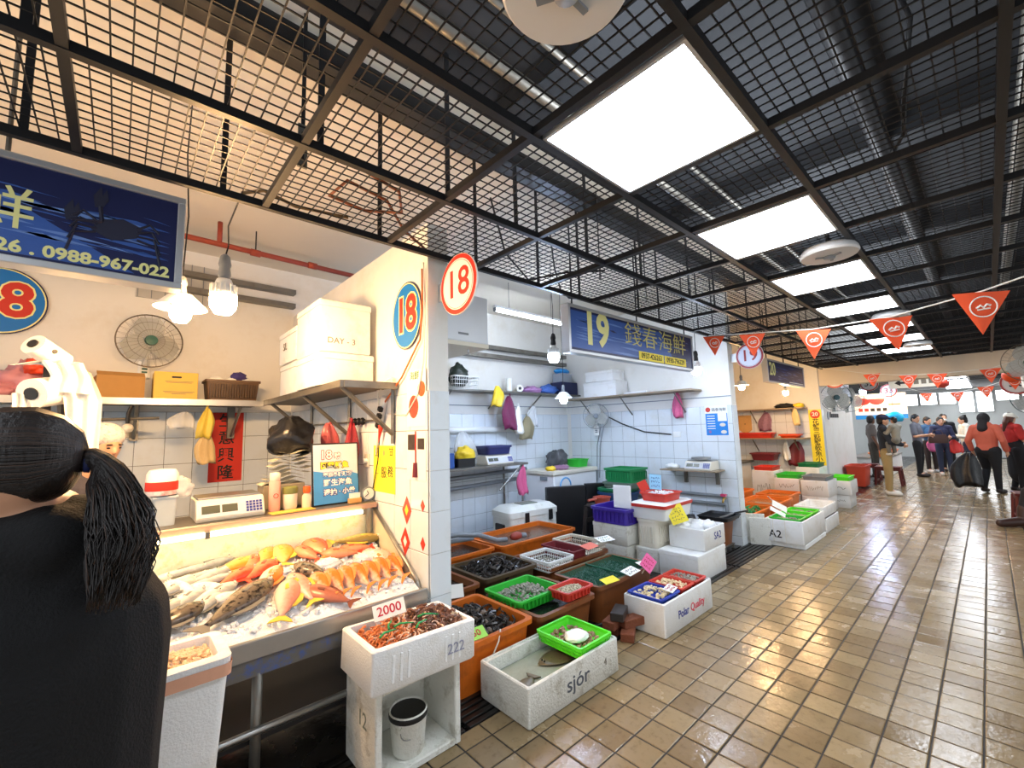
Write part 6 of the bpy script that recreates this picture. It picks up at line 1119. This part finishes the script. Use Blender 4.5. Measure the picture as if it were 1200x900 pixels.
lt2 = thing('fish_float', 'red and white round float hanging beyond the beam', 'float', (13.5, .62, 2.38)); MB().ell((0, 0, 0), (.3, .12, .1), 16, 8).build('body', mat('float_red', (206, 60, 44), .5, dirt=(240, 200, 180), dscale=5), lt2, smooth=True); MB().tube([(0, 0, .1), (0, 0, .44)], .006, 5).build('cord', BLACK_PL, lt2)
# plant at the far right
pl = thing('potted_plant', 'leafy green plant standing across the aisle near the far wall', 'plant', (17.0, -.95, 0)); MB().tub(-.2, .2, -.2, .2, 0, .4, .02, .05, .02, .08).build('pot', BROWN_PL, pl, smooth='auto'); MB().tube([(0, 0, .35), (.02, 0, 1.5)], .025, 6).build('stem', DGREEN_PL, pl); random.seed(9)
LF = MB().prism([(0, 0), (.07, .05), (.2, .04), (.28, 0), (.2, -.04), (.07, -.05)], 0, .004).mesh('leaf', mat('leaf_green', (46, 92, 44), .5, var=.3))
for q in range(60): link('leaf', LF, pl, (.05*random.uniform(-1, 1), .05*random.uniform(-1, 1), random.uniform(.7, 1.75)), (random.uniform(-.5, .5), random.uniform(-.6, .5), random.random()*6.28))

def flag_set(pts, anchors, label, tagname, sz=.25):
    """triangular pennants on one sagging cord"""
    cd = MB().tube([Vector(p) for p in anchors], .005, 5).build('bunting_cord', PAPER_W); tag(cd, label, 'cord')
    for k, (p, d) in enumerate(pts):
        o = thing('pennant_flag', tagname[k], 'flag', p, (PI/2+random.uniform(-.12, .12), random.uniform(-.05, .05), math.atan2(d[1], d[0])), 'orange pennants')
        w_ = sz/2; nn = 8; b = MB()
        b.grid(lambda u, v: ((u-.5)*2*w_*(1-v), -v*sz*.95, .014*math.sin(u*5+k)*(1-v)+.01*v), nn, nn); b.build('cloth', ORANGE_FLAG, o, smooth=True)
        for rr in (.30, ): MB().tube([(w_*rr*1.5*math.cos(2*PI*q/28), -sz*.33+w_*rr*1.5*math.sin(2*PI*q/28), .018) for q in range(29)], .0035, 4).build('white_ring', PAPER_W, o)
        MB().tube([(-.03*sz/.25, -sz*.36, .018), (-.012, -sz*.30, .019), (.0, -sz*.35, .019), (.014, -sz*.28, .019), (.03*sz/.25, -sz*.31, .018)], .006, 4).build('emblem', PAPER_W, o)
        MB().tube([(-.025*sz/.25, -sz*.40, .018), (0, -sz*.385, .019), (.028*sz/.25, -sz*.37, .018)], .004, 4).build('emblem', PAPER_W, o)
random.seed(2)
D1 = (-.63, -.78)
A1 = [(3.3, -.45, 2.36), (3.52, -.04, 2.30), (3.8, .38, 2.29), (4.13, .89, 2.35), (4.73, 1.54, 2.52), (5.4, 2.26, 2.71)]
def mids(P_): return [(Vector(p), D1) for p in P_]
D1 = (-.55, -.83)
flag_set([(Vector((3.52, -.04, 2.295)), (.42, -.9)), (Vector((3.8, .38, 2.285)), (.5, -.86)), (Vector((4.13, .89, 2.345)), (.55, -.83)), (Vector((4.73, 1.54, 2.51)), (.66, -.75)), (Vector((5.3, 2.15, 2.67)), (.7, -.7))], A1, 'white bunting cord slung across the aisle before the 19 sign',
    ['orange pennant with white emblem, below the big dark ceiling bars by the aisle middle', 'orange pennant with white emblem hanging before the fifth light panel', 'orange pennant with white emblem hanging before the dark ceiling right of the 19 disc', 'orange pennant overlapping the round 19 sign', 'orange pennant hanging beside the end of the 19 stall sign'])
D1 = (0, -1)
flag_set([(Vector(p), (.1, -1)) for p in ((10.29, 1.38, 2.46), (10.12, .87, 2.37), (10.07, .51, 2.35), (10.42, -.09, 2.39))], [(10.4, 2.2, 2.69), (10.29, 1.38, 2.46), (10.12, .87, 2.37), (10.07, .51, 2.35), (10.42, -.09, 2.39), (10.6, -.7, 2.6)], 'white bunting cord hung just before the cream beam',
    ['orange pennant hung before the beam next to the round 20 sign', 'orange pennant hung before the beam, second from the 20 sign', 'orange pennant hung before the beam, third from the 20 sign', 'orange pennant hung before the beam by the opposite aisle side'])
flag_set([(Vector(p), (.1, -1)) for p in ((15.2, 1.01, 2.26), (14.35, .44, 2.2), (13.36, -.02, 2.24), (12.25, -.39, 2.33))], [(15.6, 1.5, 2.5), (15.2, 1.01, 2.26), (14.35, .44, 2.2), (13.36, -.02, 2.24), (12.25, -.39, 2.33), (11.8, -.8, 2.6)], 'white bunting cord slung under the ceiling beyond the beam',
    ['orange pennant beyond the beam, farthest along the cord', 'orange pennant beyond the beam over the standing group', 'orange pennant beyond the beam over the orange coat', 'orange pennant beyond the beam beside the orange lantern'])
# ================================================================== PEOPLE
def caps(prims, voxel, m, name, parent=None, infl=0, smooth=6, loc=None, rot=None):
    """one continuous surface grown round tapered limbs (remeshed union)"""
    mb = MB()
    for p in prims:
        if p[0] == 'e':
            mb.ell(p[1], tuple(r+infl for r in p[2]), 18, 12, None) if len(p) < 4 else mb.ell((0, 0, 0), tuple(r+infl for r in p[2]), 18, 12, Matrix.Translation(p[1]) @ Euler(p[3]).to_matrix().to_4x4())
        else:
            a, b = Vector(p[0]), Vector(p[1]); r1, r2 = p[2]+infl, p[3]+infl; fl = p[4] if len(p) > 4 else 1
            d = (b-a); L_ = d.length; d = d/L_ if L_ > 1e-6 else Vector((0, 0, 1))
            sd = Vector((1, 0, 0)); sd = (sd-d*sd.dot(d)); sd = sd.normalized() if sd.length > .2 else Vector((0, 1, 0)); ot = d.cross(sd)
            Ls = []
            for k in range(-4, 5):
                if k < 0: t = PI/2*(k/4); c = a+d*r1*math.sin(t); r = r1*math.cos(t)+1e-4
                elif k == 0:
                    Ls.append([a+(sd*math.cos(q)+ot*math.sin(q)*fl)*r1 for q in [2*PI*i/14 for i in range(14)]]); c = b; r = r2
                else: t = PI/2*(k/4); c = b+d*r2*math.sin(t); r = r2*math.cos(t)+1e-4
                Ls.append([c+(sd*math.cos(q)+ot*math.sin(q)*fl)*r for q in [2*PI*i/14 for i in range(14)]])
            mb.loops(Ls)
    me = mb.mesh('tmp', None); o = bpy.data.objects.new('tmp', me); col.objects.link(o)
    md = o.modifiers.new('r', 'REMESH'); md.mode = 'VOXEL'; md.voxel_size = voxel; md.use_smooth_shade = True
    if smooth: s = o.modifiers.new('s', 'SMOOTH'); s.factor = .5; s.iterations = smooth
    dg = bpy.context.evaluated_depsgraph_get(); me2 = bpy.data.meshes.new_from_object(o.evaluated_get(dg)); bpy.data.objects.remove(o); bpy.data.meshes.remove(me)
    me2.name = name; me2.materials.clear(); me2.materials.append(m); return link(name, me2, parent, loc, rot)
def hand_prims(wr, el, side, curl=.5):
    """palm, four fingers of unequal length and a thumb"""
    wr, el = Vector(wr), Vector(el); d = (wr-el).normalized(); x = Vector((1, 0, 0)); n = d.cross(x)
    n = n.normalized() if n.length > .2 else Vector((0, -1, 0)); sd = n.cross(d).normalized()*side
    P_ = [(wr, wr+d*.07, .026, .034, .6)]
    for k, (o_, l) in enumerate(((-.03, .06), (-.01, .072), (.01, .068), (.028, .052))):
        b = wr+d*.08+n*o_; m_ = b+d*l*.55-sd*l*.2*curl; P_ += [(b, m_, .0095, .009), (m_, m_+d*l*.4-sd*l*.5*curl, .009, .0075)]
    b = wr+d*.03-n*.03; P_ += [(b, b+d*.035-n*.025-sd*.01, .011, .010), (b+d*.035-n*.025-sd*.01, b+d*.065-n*.03-sd*.025, .010, .008)]
    return P_
def person(label, x, y, rotz, H=1.68, top=None, bottom=None, shoe=None, hair=HAIR, sleeves='long', J=None, skirt=None, hat=None, bag=None, hairstyle='short', voxel=.011, z=0, apron=None, mask=False, bulk=1.0, pony=False, scarf=None, topname='shirt', botname='trousers', name='person', skin=None, extra=None):
    """figure facing local -Y; joints may be overridden through J"""
    s = H/1.70; sk = skin or SKIN
    j = dict(hipL=(.09, 0, .9), hipR=(-.09, 0, .9), kneeL=(.1, -.01, .49), kneeR=(-.1, -.01, .49), ankL=(.1, .01, .085), ankR=(-.1, .01, .085), toeL=(.12, -.15, .035), toeR=(-.12, -.15, .035),
             waist=(0, 0, 1.02), chest=(0, 0, 1.27), neck=(0, .01, 1.45), head=(0, -.015, 1.585), shL=(.175, .01, 1.395), shR=(-.175, .01, 1.395), elL=(.235, .03, 1.12), elR=(-.235, .03, 1.12), wrL=(.225, -.06, .88), wrR=(-.225, -.06, .88), look=(0, -1, 0))
    j.update(J or {}); j = {k: (Vector(v) if k == 'look' else Vector(v)*s) for k, v in j.items()}
    lk = j['look'].normalized(); hz = math.atan2(lk.x, -lk.y); hd = j['head']; B = bulk
    tilt = math.asin(max(-1, min(1, -lk.z)))
    Mh = Matrix.Translation(hd) @ Matrix.Rotation(hz, 4, 'Z') @ Matrix.Rotation(tilt, 4, 'X')
    eh = (tilt, 0, hz)
    def hp(v): return tuple(Mh @ (Vector(v)*s))
    torso = [(j['hipL'].lerp(j['hipR'], .5), j['waist'], .125*s*B, .12*s*B, .72), (j['waist'], j['chest'], .12*s*B, .145*s*B, .7), (j['chest'], (j['shL']+j['shR'])/2, .145*s*B, .11*s*B, .62), (j['shL'], j['shR'], .06*s, .06*s)]
    legs = [(j['hipL'], j['kneeL'], .085*s*B, .056*s), (j['kneeL'], j['ankL'], .056*s, .038*s), (j['hipR'], j['kneeR'], .085*s*B, .056*s), (j['kneeR'], j['ankR'], .056*s, .038*s)]
    arms = [(j['shL'], j['elL'], .05*s*B, .04*s), (j['shR'], j['elR'], .05*s*B, .04*s)]; fore = [(j['elL'], j['wrL'], .04*s, .027*s), (j['elR'], j['wrR'], .04*s, .027*s)]
    feet = [(j['ankL'], j['toeL'], .036*s, .03*s), (j['ankR'], j['toeR'], .036*s, .03*s)]
    headp = [((j['shL']+j['shR'])/2+Vector((0, 0, .02)), hd-Vector((0, 0, .06))*s, .055*s, .052*s), ('e', hd, (.076*s, .095*s, .115*s), eh), ('e', hp((0, -.045, -.06)), (.05*s, .045*s, .05*s), eh), ('e', hp((0, -.1, -.015)), (.012*s, .016*s, .022*s), eh), ('e', hp((.077, .005, -.01)), (.012*s, .02*s, .03*s), eh), ('e', hp((-.077, .005, -.01)), (.012*s, .02*s, .03*s), eh)]
    o = caps(torso+legs+arms+fore+feet+headp+hand_prims(j['wrL'], j['elL'], 1)+hand_prims(j['wrR'], j['elR'], -1), voxel, sk, name, None, 0, 3, (x, y, z), (0, 0, rotz)); tag(o, label, 'person')
    for sx in (-1, 1):
        MB().ell(hp((sx*.03, -.083, .008)), (.011*s, .006*s, .006*s), 8, 6).build('eye', INK, o, smooth=True); MB().tube([hp((sx*.045, -.083, .028)), hp((sx*.018, -.092, .032))], .004*s, 5).build('eyebrow', hair, o)
    if mask: caps([('e', hp((0, -.07, -.05)), (.056*s, .04*s, .045*s), eh)], .008, PAPER_W, 'face_mask', o)
    else: MB().tube([hp((-.022, -.09, -.062)), hp((0, -.096, -.06)), hp((.022, -.09, -.062))], .005*s, 5).build('mouth', mat('lips', (170, 90, 84), .5), o)
    if top:
        tp_ = list(torso)+arms+(fore if sleeves == 'long' else [])
        if sleeves == 'short': tp_ = torso+[(j['shL'], j['shL'].lerp(j['elL'], .75), .055*s*B, .055*s), (j['shR'], j['shR'].lerp(j['elR'], .75), .055*s*B, .055*s)]
        if sleeves == 'long': tp_ = torso+arms+[(j['elL'], j['elL'].lerp(j['wrL'], .88), .042*s, .034*s), (j['elR'], j['elR'].lerp(j['wrR'], .88), .042*s, .034*s)]
        caps(tp_, voxel, top, topname, o, .016, 2)
    if bottom: caps(legs+[(j['hipL'].lerp(j['hipR'], .5), j['waist'], .128*s*B, .118*s*B, .72)], voxel, bottom, botname, o, .013, 2)
    for k in ('L', 'R'):
        if shoe: caps([(j['ank'+k]+Vector((0, .02, -.03))*s, j['toe'+k], .045*s, .036*s), (j['ank'+k], j['ank'+k]-Vector((0, -.01, .03))*s, .045*s, .05*s)], .01, shoe, 'shoe', o, .006, 2)
    if skirt: caps([(j['hipL'].lerp(j['hipR'], .5)+Vector((0, 0, .1)), (j['kneeL']+j['kneeR'])/2+Vector((0, 0, -.22))*s, .15*s*B, .27*s, .75)], voxel*1.3, skirt, 'skirt', o, .012, 4)
    if apron: caps([(j['chest']+Vector((0, -.05, 0)), j['waist']+Vector((0, -.03, 0)), .12*s, .15*s, .6), (j['waist']+Vector((0, -.02, 0)), (j['kneeL']+j['kneeR'])/2+Vector((0, -.02, -.1)), .15*s, .22*s, .7)], voxel*1.2, apron, 'apron', o, .022, 3)
    if hairstyle:
        hp_ = [('e', hp((0, .018, .03)), (.088*s, .098*s, .108*s), eh), ('e', hp((0, .045, -.02)), (.078*s, .07*s, .09*s), eh)]
        if hairstyle == 'long': hp_ += [(hp((0, .07, -.02)), hp((0, .09, -.2)), .075*s, .06*s, .8)]
        if hairstyle == 'bun': hp_ += [('e', hp((0, .06, .12)), (.045*s,)*3)]
        if hairstyle == 'pony': hp_ += [(hp((0, .1, .0)), hp((.0, .15, -.1)), .04*s, .045*s), (hp((0, .15, -.1)), hp((.03, .15, -.28)), .045*s, .02*s)]
        caps(hp_, .009, hair, 'hair', o, 0, 2)
    if hat:
        kind, hm = hat
        if kind == 'cap': caps([('e', hp((0, .01, .055)), (.094*s, .105*s, .075*s), eh)]+[(hp((sx*.04, -.06, .045)), hp((sx*.03, -.17, .03)), .018*s, .012*s, 1) for sx in (-1, -.3, .3, 1)], .008, hm, 'cap', o, .004, 2)
        else: caps([('e', hp((0, .022, .06)), (.096*s, .105*s, .082*s), eh)], .008, hm, 'cap', o, .004, 2)
    if scarf: caps([('e', hp((0, .02, .02)), (.098*s, .106*s, .122*s), eh), (hp((0, .06, -.03)), hp((0, .09, -.2)), .07*s, .09*s)], .01, scarf, 'head_scarf', o, .004, 2)
    for nm, pr, m_ in (extra or []): caps([tuple(Vector(q)*s if isinstance(q, tuple) and len(q) == 3 else q for q in p) for p in pr], voxel, m_, nm, o, 0, 3)
    return o
C = lambda n, c: mat('cloth_'+n, c, .8, var=.12, scale=14, bump=.2, bscale=40)
NAVYC, BLACKC, KHAKI, GREYC = C('navy', (38, 42, 52)), C('black', (26, 26, 30)), C('khaki', (170, 146, 100)), C('grey', (104, 106, 118))
SNEAK = mat('white_sneaker', (232, 230, 224), .5); DSHOE = mat('dark_shoe', (40, 32, 30), .5)
HOLD = dict(elL=(.25, -.03, 1.1), wrL=(.14, -.24, 1.12), elR=(-.25, -.03, 1.1), wrR=(-.12, -.24, 1.14))
# view direction here is roughly +X: a figure seen from behind faces +X (rotz = 90 deg)
FX = rad(90)
dad = person('man in navy cap and dark sweater with khaki trousers carrying a child', 12.4, 1.58, rad(12), 1.72, NAVYC, KHAKI, SNEAK, J=dict(HOLD, elL=(.24, -.1, 1.12), wrL=(.08, -.26, 1.1), elR=(-.24, -.08, 1.12), wrR=(-.08, -.28, 1.06), look=(.15, -1, -.05)), hat=('cap', C('navy_cap', (34, 42, 66))))
kid = person('small child in grey hooded top carried on the man\'s arm', 12.22, 1.36, rad(150), .98, C('grey_hood', (150, 146, 134)), C('kid_trousers', (120, 116, 108)), SNEAK, z=.66, J=dict(kneeL=(.12, -.22, .78), kneeR=(-.12, -.22, .78), ankL=(.13, -.2, .42), ankR=(-.13, -.2, .42), toeL=(.13, -.33, .38), toeR=(-.13, -.33, .38), elL=(.25, -.12, 1.15), wrL=(.16, -.3, 1.2), elR=(-.25, -.12, 1.15), wrR=(-.16, -.3, 1.2), head=(0, -.02, 1.62)), voxel=.01)
person('man in grey polo shirt and black trousers looking at a phone', 16.8, 1.42, rad(-10), 1.74, GREYC, BLACKC, DSHOE, sleeves='short', J=dict(HOLD, look=(-.5, -1, -.3), ankL=(.16, .06, .085), toeL=(.2, -.1, .035)))
person('dark-skinned person in grey shirt and patterned trousers beside the white wall', 15.9, 2.28, rad(20), 1.74, C('taupe', (96, 88, 84)), mat('patterned_cloth', (60, 56, 50), .8, var=.9, scale=40), DSHOE, sleeves='short', J=dict(look=(.7, -1, 0)), skin=mat('skin_deep', (110, 76, 58), .5, var=.05))
person('person in denim vest over white sleeves holding a pink bag', 18.3, 1.28, rad(-50), 1.66, C('denim', (74, 112, 150)), C('dark_brown', (52, 42, 38)), SNEAK, J=dict(HOLD, look=(.3, -1, -.25)), hairstyle='short')
person('person in white face mask half hidden behind the group', 18.9, .95, rad(-70), 1.74, BLACKC, BLACKC, DSHOE, mask=True, hairstyle='short')
person('woman in navy vest and jeans holding a dark handbag', 17.5, .95, rad(-75), 1.64, C('navy_vest', (44, 46, 74)), C('jeans', (48, 56, 80)), SNEAK, J=dict(HOLD, wrR=(-.3, -.3, 1.2), elR=(-.28, -.06, 1.15), look=(.1, -1, -.1)), hairstyle='long')
person('woman with hair bun in cream top holding a red bag', 17.9, .5, rad(-160), 1.66, C('cream_top', (224, 222, 208)), C('jeans', (48, 56, 80)), SNEAK, J=dict(HOLD, look=(-.2, -1, -.1)), hairstyle='bun')
person('woman in coral coat and black head scarf walking with a black bag', 13.9, .08, rad(68), 1.68, C('coral', (202, 100, 78)), BLACKC, DSHOE, J=dict(elL=(.28, .06, 1.12), wrL=(.27, -.03, .9), elR=(-.28, .06, 1.12), wrR=(-.27, -.05, .9), kneeL=(.1, -.1, .5), ankL=(.1, .1, .1), toeL=(.11, -.04, .04)), scarf=C('scarf_black', (34, 32, 36)), hairstyle=None, bulk=1.3)
person('woman in white cap, red shirt and long black apron', 14.4, -.3, rad(35), 1.68, C('red_shirt', (180, 44, 40)), BLACKC, DSHOE, sleeves='short', J=dict(HOLD, look=(.4, -1, -.1), kneeL=(.12, -.12, .5)), hat=('cap', C('white_cap', (238, 236, 226))), hair=mat('auburn_hair', (86, 50, 38), .5, var=.3), hairstyle='pony', apron=C('apron_black', (26, 26, 30)))
# carried bags
hung_bag('pink striped shopping bag held by the person in denim vest', (17.9, 1.12, 1.08), .36, .42, PINK_BAG, seed=61, d=.08, rotz=-1.2); hung_bag('red shopping bag held by the woman with hair bun', (17.5, .72, 1.0), .3, .36, mat('red_film', (206, 50, 46), .35, var=.2), seed=62, d=.08, rotz=-1.2)
hb = thing('handbag', 'dark brown handbag held by the woman in navy vest', 'bag', (17.16, 1.02, .92), rad(-75)); MB().loops([rrect(-.2, .2, -.06, .06, .03, 0), rrect(-.21, .21, -.07, .07, .03, .1), rrect(-.17, .17, -.04, .04, .03, .24)]).build('body', mat('brown_leather', (70, 46, 40), .45), hb, smooth='auto'); MB().tube([(-.12, 0, .23), (-.08, 0, .36), (.08, 0, .36), (.12, 0, .23)], .01, 6).build('strap', mat('brown_leather', (70, 46, 40)), hb)
hung_bag('large black rubbish bag trailing from the hand of the woman in coral', (13.6, .4, .86), .5, .7, BLACK_BAG, seed=63, d=.16, rotz=-1.3)
# booted leg of a seated person across the aisle
lg = caps([((9.9, -.62, .62), (9.86, -.3, .5), .1, .08), ((9.86, -.3, .5), (9.8, -.2, .12), .075, .05), ((9.8, -.2, .1), (9.68, .0, .05), .05, .038), ((9.9, -.62, .62), (9.9, -.9, .66), .12, .15), ((9.9, -.9, .66), (9.95, -.95, 1.2), .16, .15), ((9.95, -.95, 1.2), (9.95, -.95, 1.42), .07, .06), ('e', (9.95, -.96, 1.52), (.08, .09, .115))], .012, SKIN, 'person'); tag(lg, 'seated person across the aisle with one dark booted leg stretched into the aisle', 'person')
caps([((9.9, -.62, .62), (9.86, -.3, .5), .112, .09), ((9.86, -.3, .5), (9.82, -.22, .22), .088, .066), ((9.9, -.62, .62), (9.9, -.9, .66), .13, .165)], .012, BLACKC, 'trousers', lg, .006); caps([((9.9, -.9, .66), (9.95, -.95, 1.2), .17, .16), ((9.95, -.95, 1.3), (9.9, -.7, .9), .06, .05)], .014, BLACKC, 'jacket', lg, .012)
BOOT = mat('brown_leather_boot', (58, 36, 30), .4, var=.15); caps([((9.82, -.22, .26), (9.8, -.2, .09), .066, .058), ((9.8, -.2, .085), (9.66, .03, .055), .062, .046)], .009, BOOT, 'boot', lg, .01); caps([('e', (9.95, -.94, 1.55), (.09, .1, .11))], .012, HAIR, 'hair', lg)
# vendor behind the counter
vd = person('fish vendor in patterned white cap bending behind the counter', -.15, 3.86, rad(14), 1.68, C('vendor_jacket', (70, 66, 74)), C('vendor_trousers', (60, 60, 70)), RUBBER, J=dict(look=(.35, -1, -.3), head=(.07, -.09, 1.59), neck=(.03, -.03, 1.44), shL=(.15, -.02, 1.33), shR=(-.17, .01, 1.36), elL=(.2, .0, 1.08), elR=(-.22, .0, 1.1)), hat=('net', mat('patterned_cap', (206, 196, 194), .8, var=.3, scale=70, dirt=(120, 90, 96), dscale=45, damt=.9)), voxel=.01)
# shopper in black, seen from behind at the counter
wx, wy = -.16, 1.53
pr_leg = [((wx-.06, wy+.1, .88), (wx-.06, wy+.1, .48), .09, .06), ((wx-.06, wy+.1, .48), (wx-.06, wy+.12, .09), .06, .04), ((wx+.04, wy-.06, .88), (wx+.05, wy-.05, .48), .09, .06), ((wx+.05, wy-.05, .48), (wx+.05, wy-.04, .09), .06, .04), ((wx-.06, wy+.12, .07), (wx-.2, wy+.2, .04), .04, .035), ((wx+.05, wy-.04, .07), (wx-.1, wy+.04, .04), .04, .035)]
hc = Vector((-.185, 1.44, 1.545))
pr_body = [((wx, wy, .9), (wx+.03, wy, 1.15), .15, .16), ((wx+.03, wy, 1.15), (wx, wy-.01, 1.36), .17, .15), ((wx+.07, wy-.05, 1.36), (wx-.13, wy+.07, 1.36), .08, .08), ((wx-.02, wy-.03, 1.4), (hc.x+.01, hc.y+.0, hc.z-.05), .062, .06), ('e', hc, (.098, .082, .108), (0, .35, .0)), ('e', hc+Vector((-.075, .0, -.06)), (.05, .05, .05)), ('e', hc+Vector((-.02, -.08, -.02)), (.022, .012, .032)), ('e', hc+Vector((-.115, .01, -.03)), (.018, .012, .02)),
           ((wx+.1, wy-.07, 1.36), (wx+.08, wy+.08, 1.08), .06, .05), ((wx+.08, wy+.08, 1.08), (wx-.02, wy+.36, 1.0), .045, .032), ((wx-.15, wy+.1, 1.36), (wx-.22, wy+.24, 1.08), .06, .05), ((wx-.22, wy+.24, 1.08), (wx-.2, wy+.46, 1.0), .045, .032)]
wo = caps(pr_leg+pr_body+hand_prims((wx-.02, wy+.36, 1.0), (wx+.08, wy+.08, 1.08), 1)+hand_prims((wx-.2, wy+.46, 1.0), (wx-.22, wy+.24, 1.08), -1), .009, SKIN, 'person', None, 0, 3); tag(wo, 'shopper in black coat with dark ponytail bending over the fish counter', 'person')
for sy in (-.03, .035): MB().ell(hc+Vector((-.105, sy, 0)), (.006, .011, .006), 8, 6).build('eye', INK, wo, smooth=True)
MB().tube([hc+Vector((-.12, -.02, -.08)), hc+Vector((-.125, .0, -.08)), hc+Vector((-.12, .02, -.08))], .005, 5).build('mouth', mat('lips', (170, 90, 84)), wo)
COAT = mat('black_wool_coat', (11, 11, 13), .92, var=.25, scale=30, bump=.35, bscale=160)
caps([((wx+.015, wy, .45), (wx+.045, wy-.01, 1.12), .25, .245, .95), ((wx+.045, wy-.01, 1.12), (wx-.0, wy-.01, 1.3), .245, .185, .9), ((wx+.1, wy-.04, 1.365), (wx-.16, wy+.07, 1.36), .108, .11), ((wx+.12, wy-.07, 1.33), (wx+.17, wy+.05, 1.05), .1, .085), ((wx+.17, wy+.05, 1.05), (wx+.04, wy+.32, 1.0), .085, .06), ((wx-.17, wy+.1, 1.34), (wx-.26, wy+.22, 1.06), .1, .08), ((wx-.26, wy+.22, 1.06), (wx-.21, wy+.42, 1.0), .08, .06), ((wx+.0, wy-.02, 1.38), (wx-.02, wy-.02, 1.43), .09, .08), ((wx+.06, wy-.1, 1.375), (wx-.12, wy-.06, 1.375), .085, .085)], .012, COAT, 'coat', wo, .004, 3)
caps(pr_leg[:4], .014, BLACKC, 'trousers', wo, .014, 2)
for k in (4, 5): caps([pr_leg[k]], .012, DSHOE, 'shoe', wo, .012, 2)
hair_core = caps([('e', hc+Vector((.025, -.004, .03)), (.105, .092, .1), (0, .35, 0)), ('e', hc+Vector((.055, .0, .0)), (.075, .08, .08))], .008, HAIR, 'hair', wo, 0, 2)
random.seed(17)
HAIR2 = mat('brown_hair_strand', (58, 40, 30), .4, var=.4, scale=20); knot = hc+Vector((.125, -.02, .01))
stn = MB(); stn2 = MB()
for k in range(1000):
    a = random.random()*6.283; rr = random.random()**.5; p0 = knot+Vector((0, rr*.022*math.cos(a), rr*.022*math.sin(a)))
    sp_ = .5+rr; e = random.uniform(.75, 1.15)
    ca_, sa_ = math.cos(a), math.sin(a); wv = random.uniform(-.012, .012)
    K = [(0, rr*.022*ca_, rr*.022*sa_), (.022+.006*ca_, .014*sp_*ca_-.012, .004+.016*sp_*sa_), (.042+.02*sp_*sa_, .03*sp_*ca_-.03, -.03+.014*sp_*sa_), (.062+.03*sp_*sa_, .04*sp_*ca_-.06, -.085*e), (.076+.036*sp_*sa_+wv, .045*sp_*ca_-.09, -.145*e), (.08+.036*sp_*sa_-wv, .045*sp_*ca_-.115, -.21*e), (.072+.03*sp_*sa_, .04*sp_*ca_-.13, -.265*e)]
    K = [Vector(q) for q in K]; pts = []
    for i_ in range(6):
        A_, B_, C_, D_ = K[max(i_-1, 0)], K[i_], K[i_+1], K[min(i_+2, 6)]
        for t in (0, .5): pts.append(knot+.5*((2*B_)+(C_-A_)*t+(2*A_-5*B_+4*C_-D_)*t*t+(3*B_-A_-3*C_+D_)*t*t*t))
    pts.append(knot+K[6])
    (stn2 if random.random() < .2 else stn).tube(pts, .0023, 4, .001)
for k in range(460):
    t = random.uniform(-2.7, 1.9); ph = random.uniform(-.1, .1); Rr = (.108, .095, .104)
    pts = []
    for q in range(7):
        u = q/6; ang = PI*.86*(1-u)+.02; d = Vector((math.cos(ang), math.sin(t)*math.sin(ang), math.cos(t)*math.sin(ang)))
        pts.append(hc+Vector((.025, -.004, .03))+Vector((d.x*Rr[0], d.y*Rr[1], d.z*Rr[2]))*1.015)
    pts.append(knot); (stn2 if (k % 6 == 0) else stn).tube(pts, .0024, 4)
a_ = stn.build('ponytail_strands', HAIR, wo, smooth=True); a_['kind'] = 'stuff'; a_ = stn2.build('brown_strands', HAIR2, wo, smooth=True); a_['kind'] = 'stuff'
MB().lathe([(.014, -.008), (.026, -.004), (.028, .006), (.016, .01)], 14, Matrix.Translation(knot+Vector((.008, 0, 0))) @ Matrix.Rotation(PI/2, 4, 'Y')).build('hair_tie', mat('navy_hair_tie', (34, 44, 90), .5), wo, smooth=True)
# ================================================================== SMALL DETAILS ON THE CEILING MESH
for k, (pts, m, lb) in enumerate([([(.75, 1.75, 2.76), (.95, 1.82, 2.77), (1.05, 1.98, 2.76), (.9, 2.1, 2.77), (.7, 2.05, 2.76), (.72, 1.88, 2.765), (.95, 1.95, 2.78), (1.15, 2.15, 2.76), (1.4, 2.3, 2.75)], mat('rust_cable', (150, 84, 50), .5), 'rust brown cable looped on the ceiling mesh above stall 18'),
        ([(.37, 2.26, 2.745), (.45, 2.2, 2.76), (.6, 2.24, 2.75), (.85, 2.2, 2.755)], mat('tan_cable', (150, 120, 80), .5), 'tan cable lying on the ceiling bar from the large warm bulb'),
        ([(2.1, 2.5, 3.45), (2.2, 2.45, 3.0), (2.3, 2.3, 2.76), (2.4, 2.0, 2.755), (2.6, 1.8, 2.755)], BLACK_PL, 'black cable dropping onto the ceiling mesh by stall 19'),
        ([(2.9, 2.6, 3.45), (2.95, 2.6, 3.1), (3.0, 2.58, 2.9), (3.02, 2.5, 2.8), (3.1, 2.27, 2.75)], BLACK_PL, 'black cable behind the corner of the 19 sign'),
        ([(2.0, .1, 3.3), (2.05, .05, 3.05), (2.1, .1, 2.76), (2.3, .12, 2.755), (2.5, .2, 2.755)], BLACK_PL, 'black cable hanging onto the mesh beside the light row')]): tag(MB().tube(pts, .008, 6).build('ceiling_cable', m, smooth=True), lb, 'cable')
for k, (x, y) in enumerate(((.53, 1.9), (2.75, 1.95), (3.6, 2.05))):
    o = thing('fixing_plate', 'perforated steel fixing plate hung above the ceiling mesh, %s' % ('over stall 18', 'before the 19 sign', 'over the middle of the 19 sign')[k], 'bracket', (x, y, 2.76), .4*k); MB().box(-.02, .02, -.004, .004, 0, .2).build('plate', DULL_STEEL, o)
    for z in (.05, .1, .15): MB().box(-.006, .006, -.006, -.004, z-.012, z+.012).build('slot', INK, o)
    MB().box(-.008, .008, -.003, .003, .2, .74).build('strap', BLACK_METAL, o)
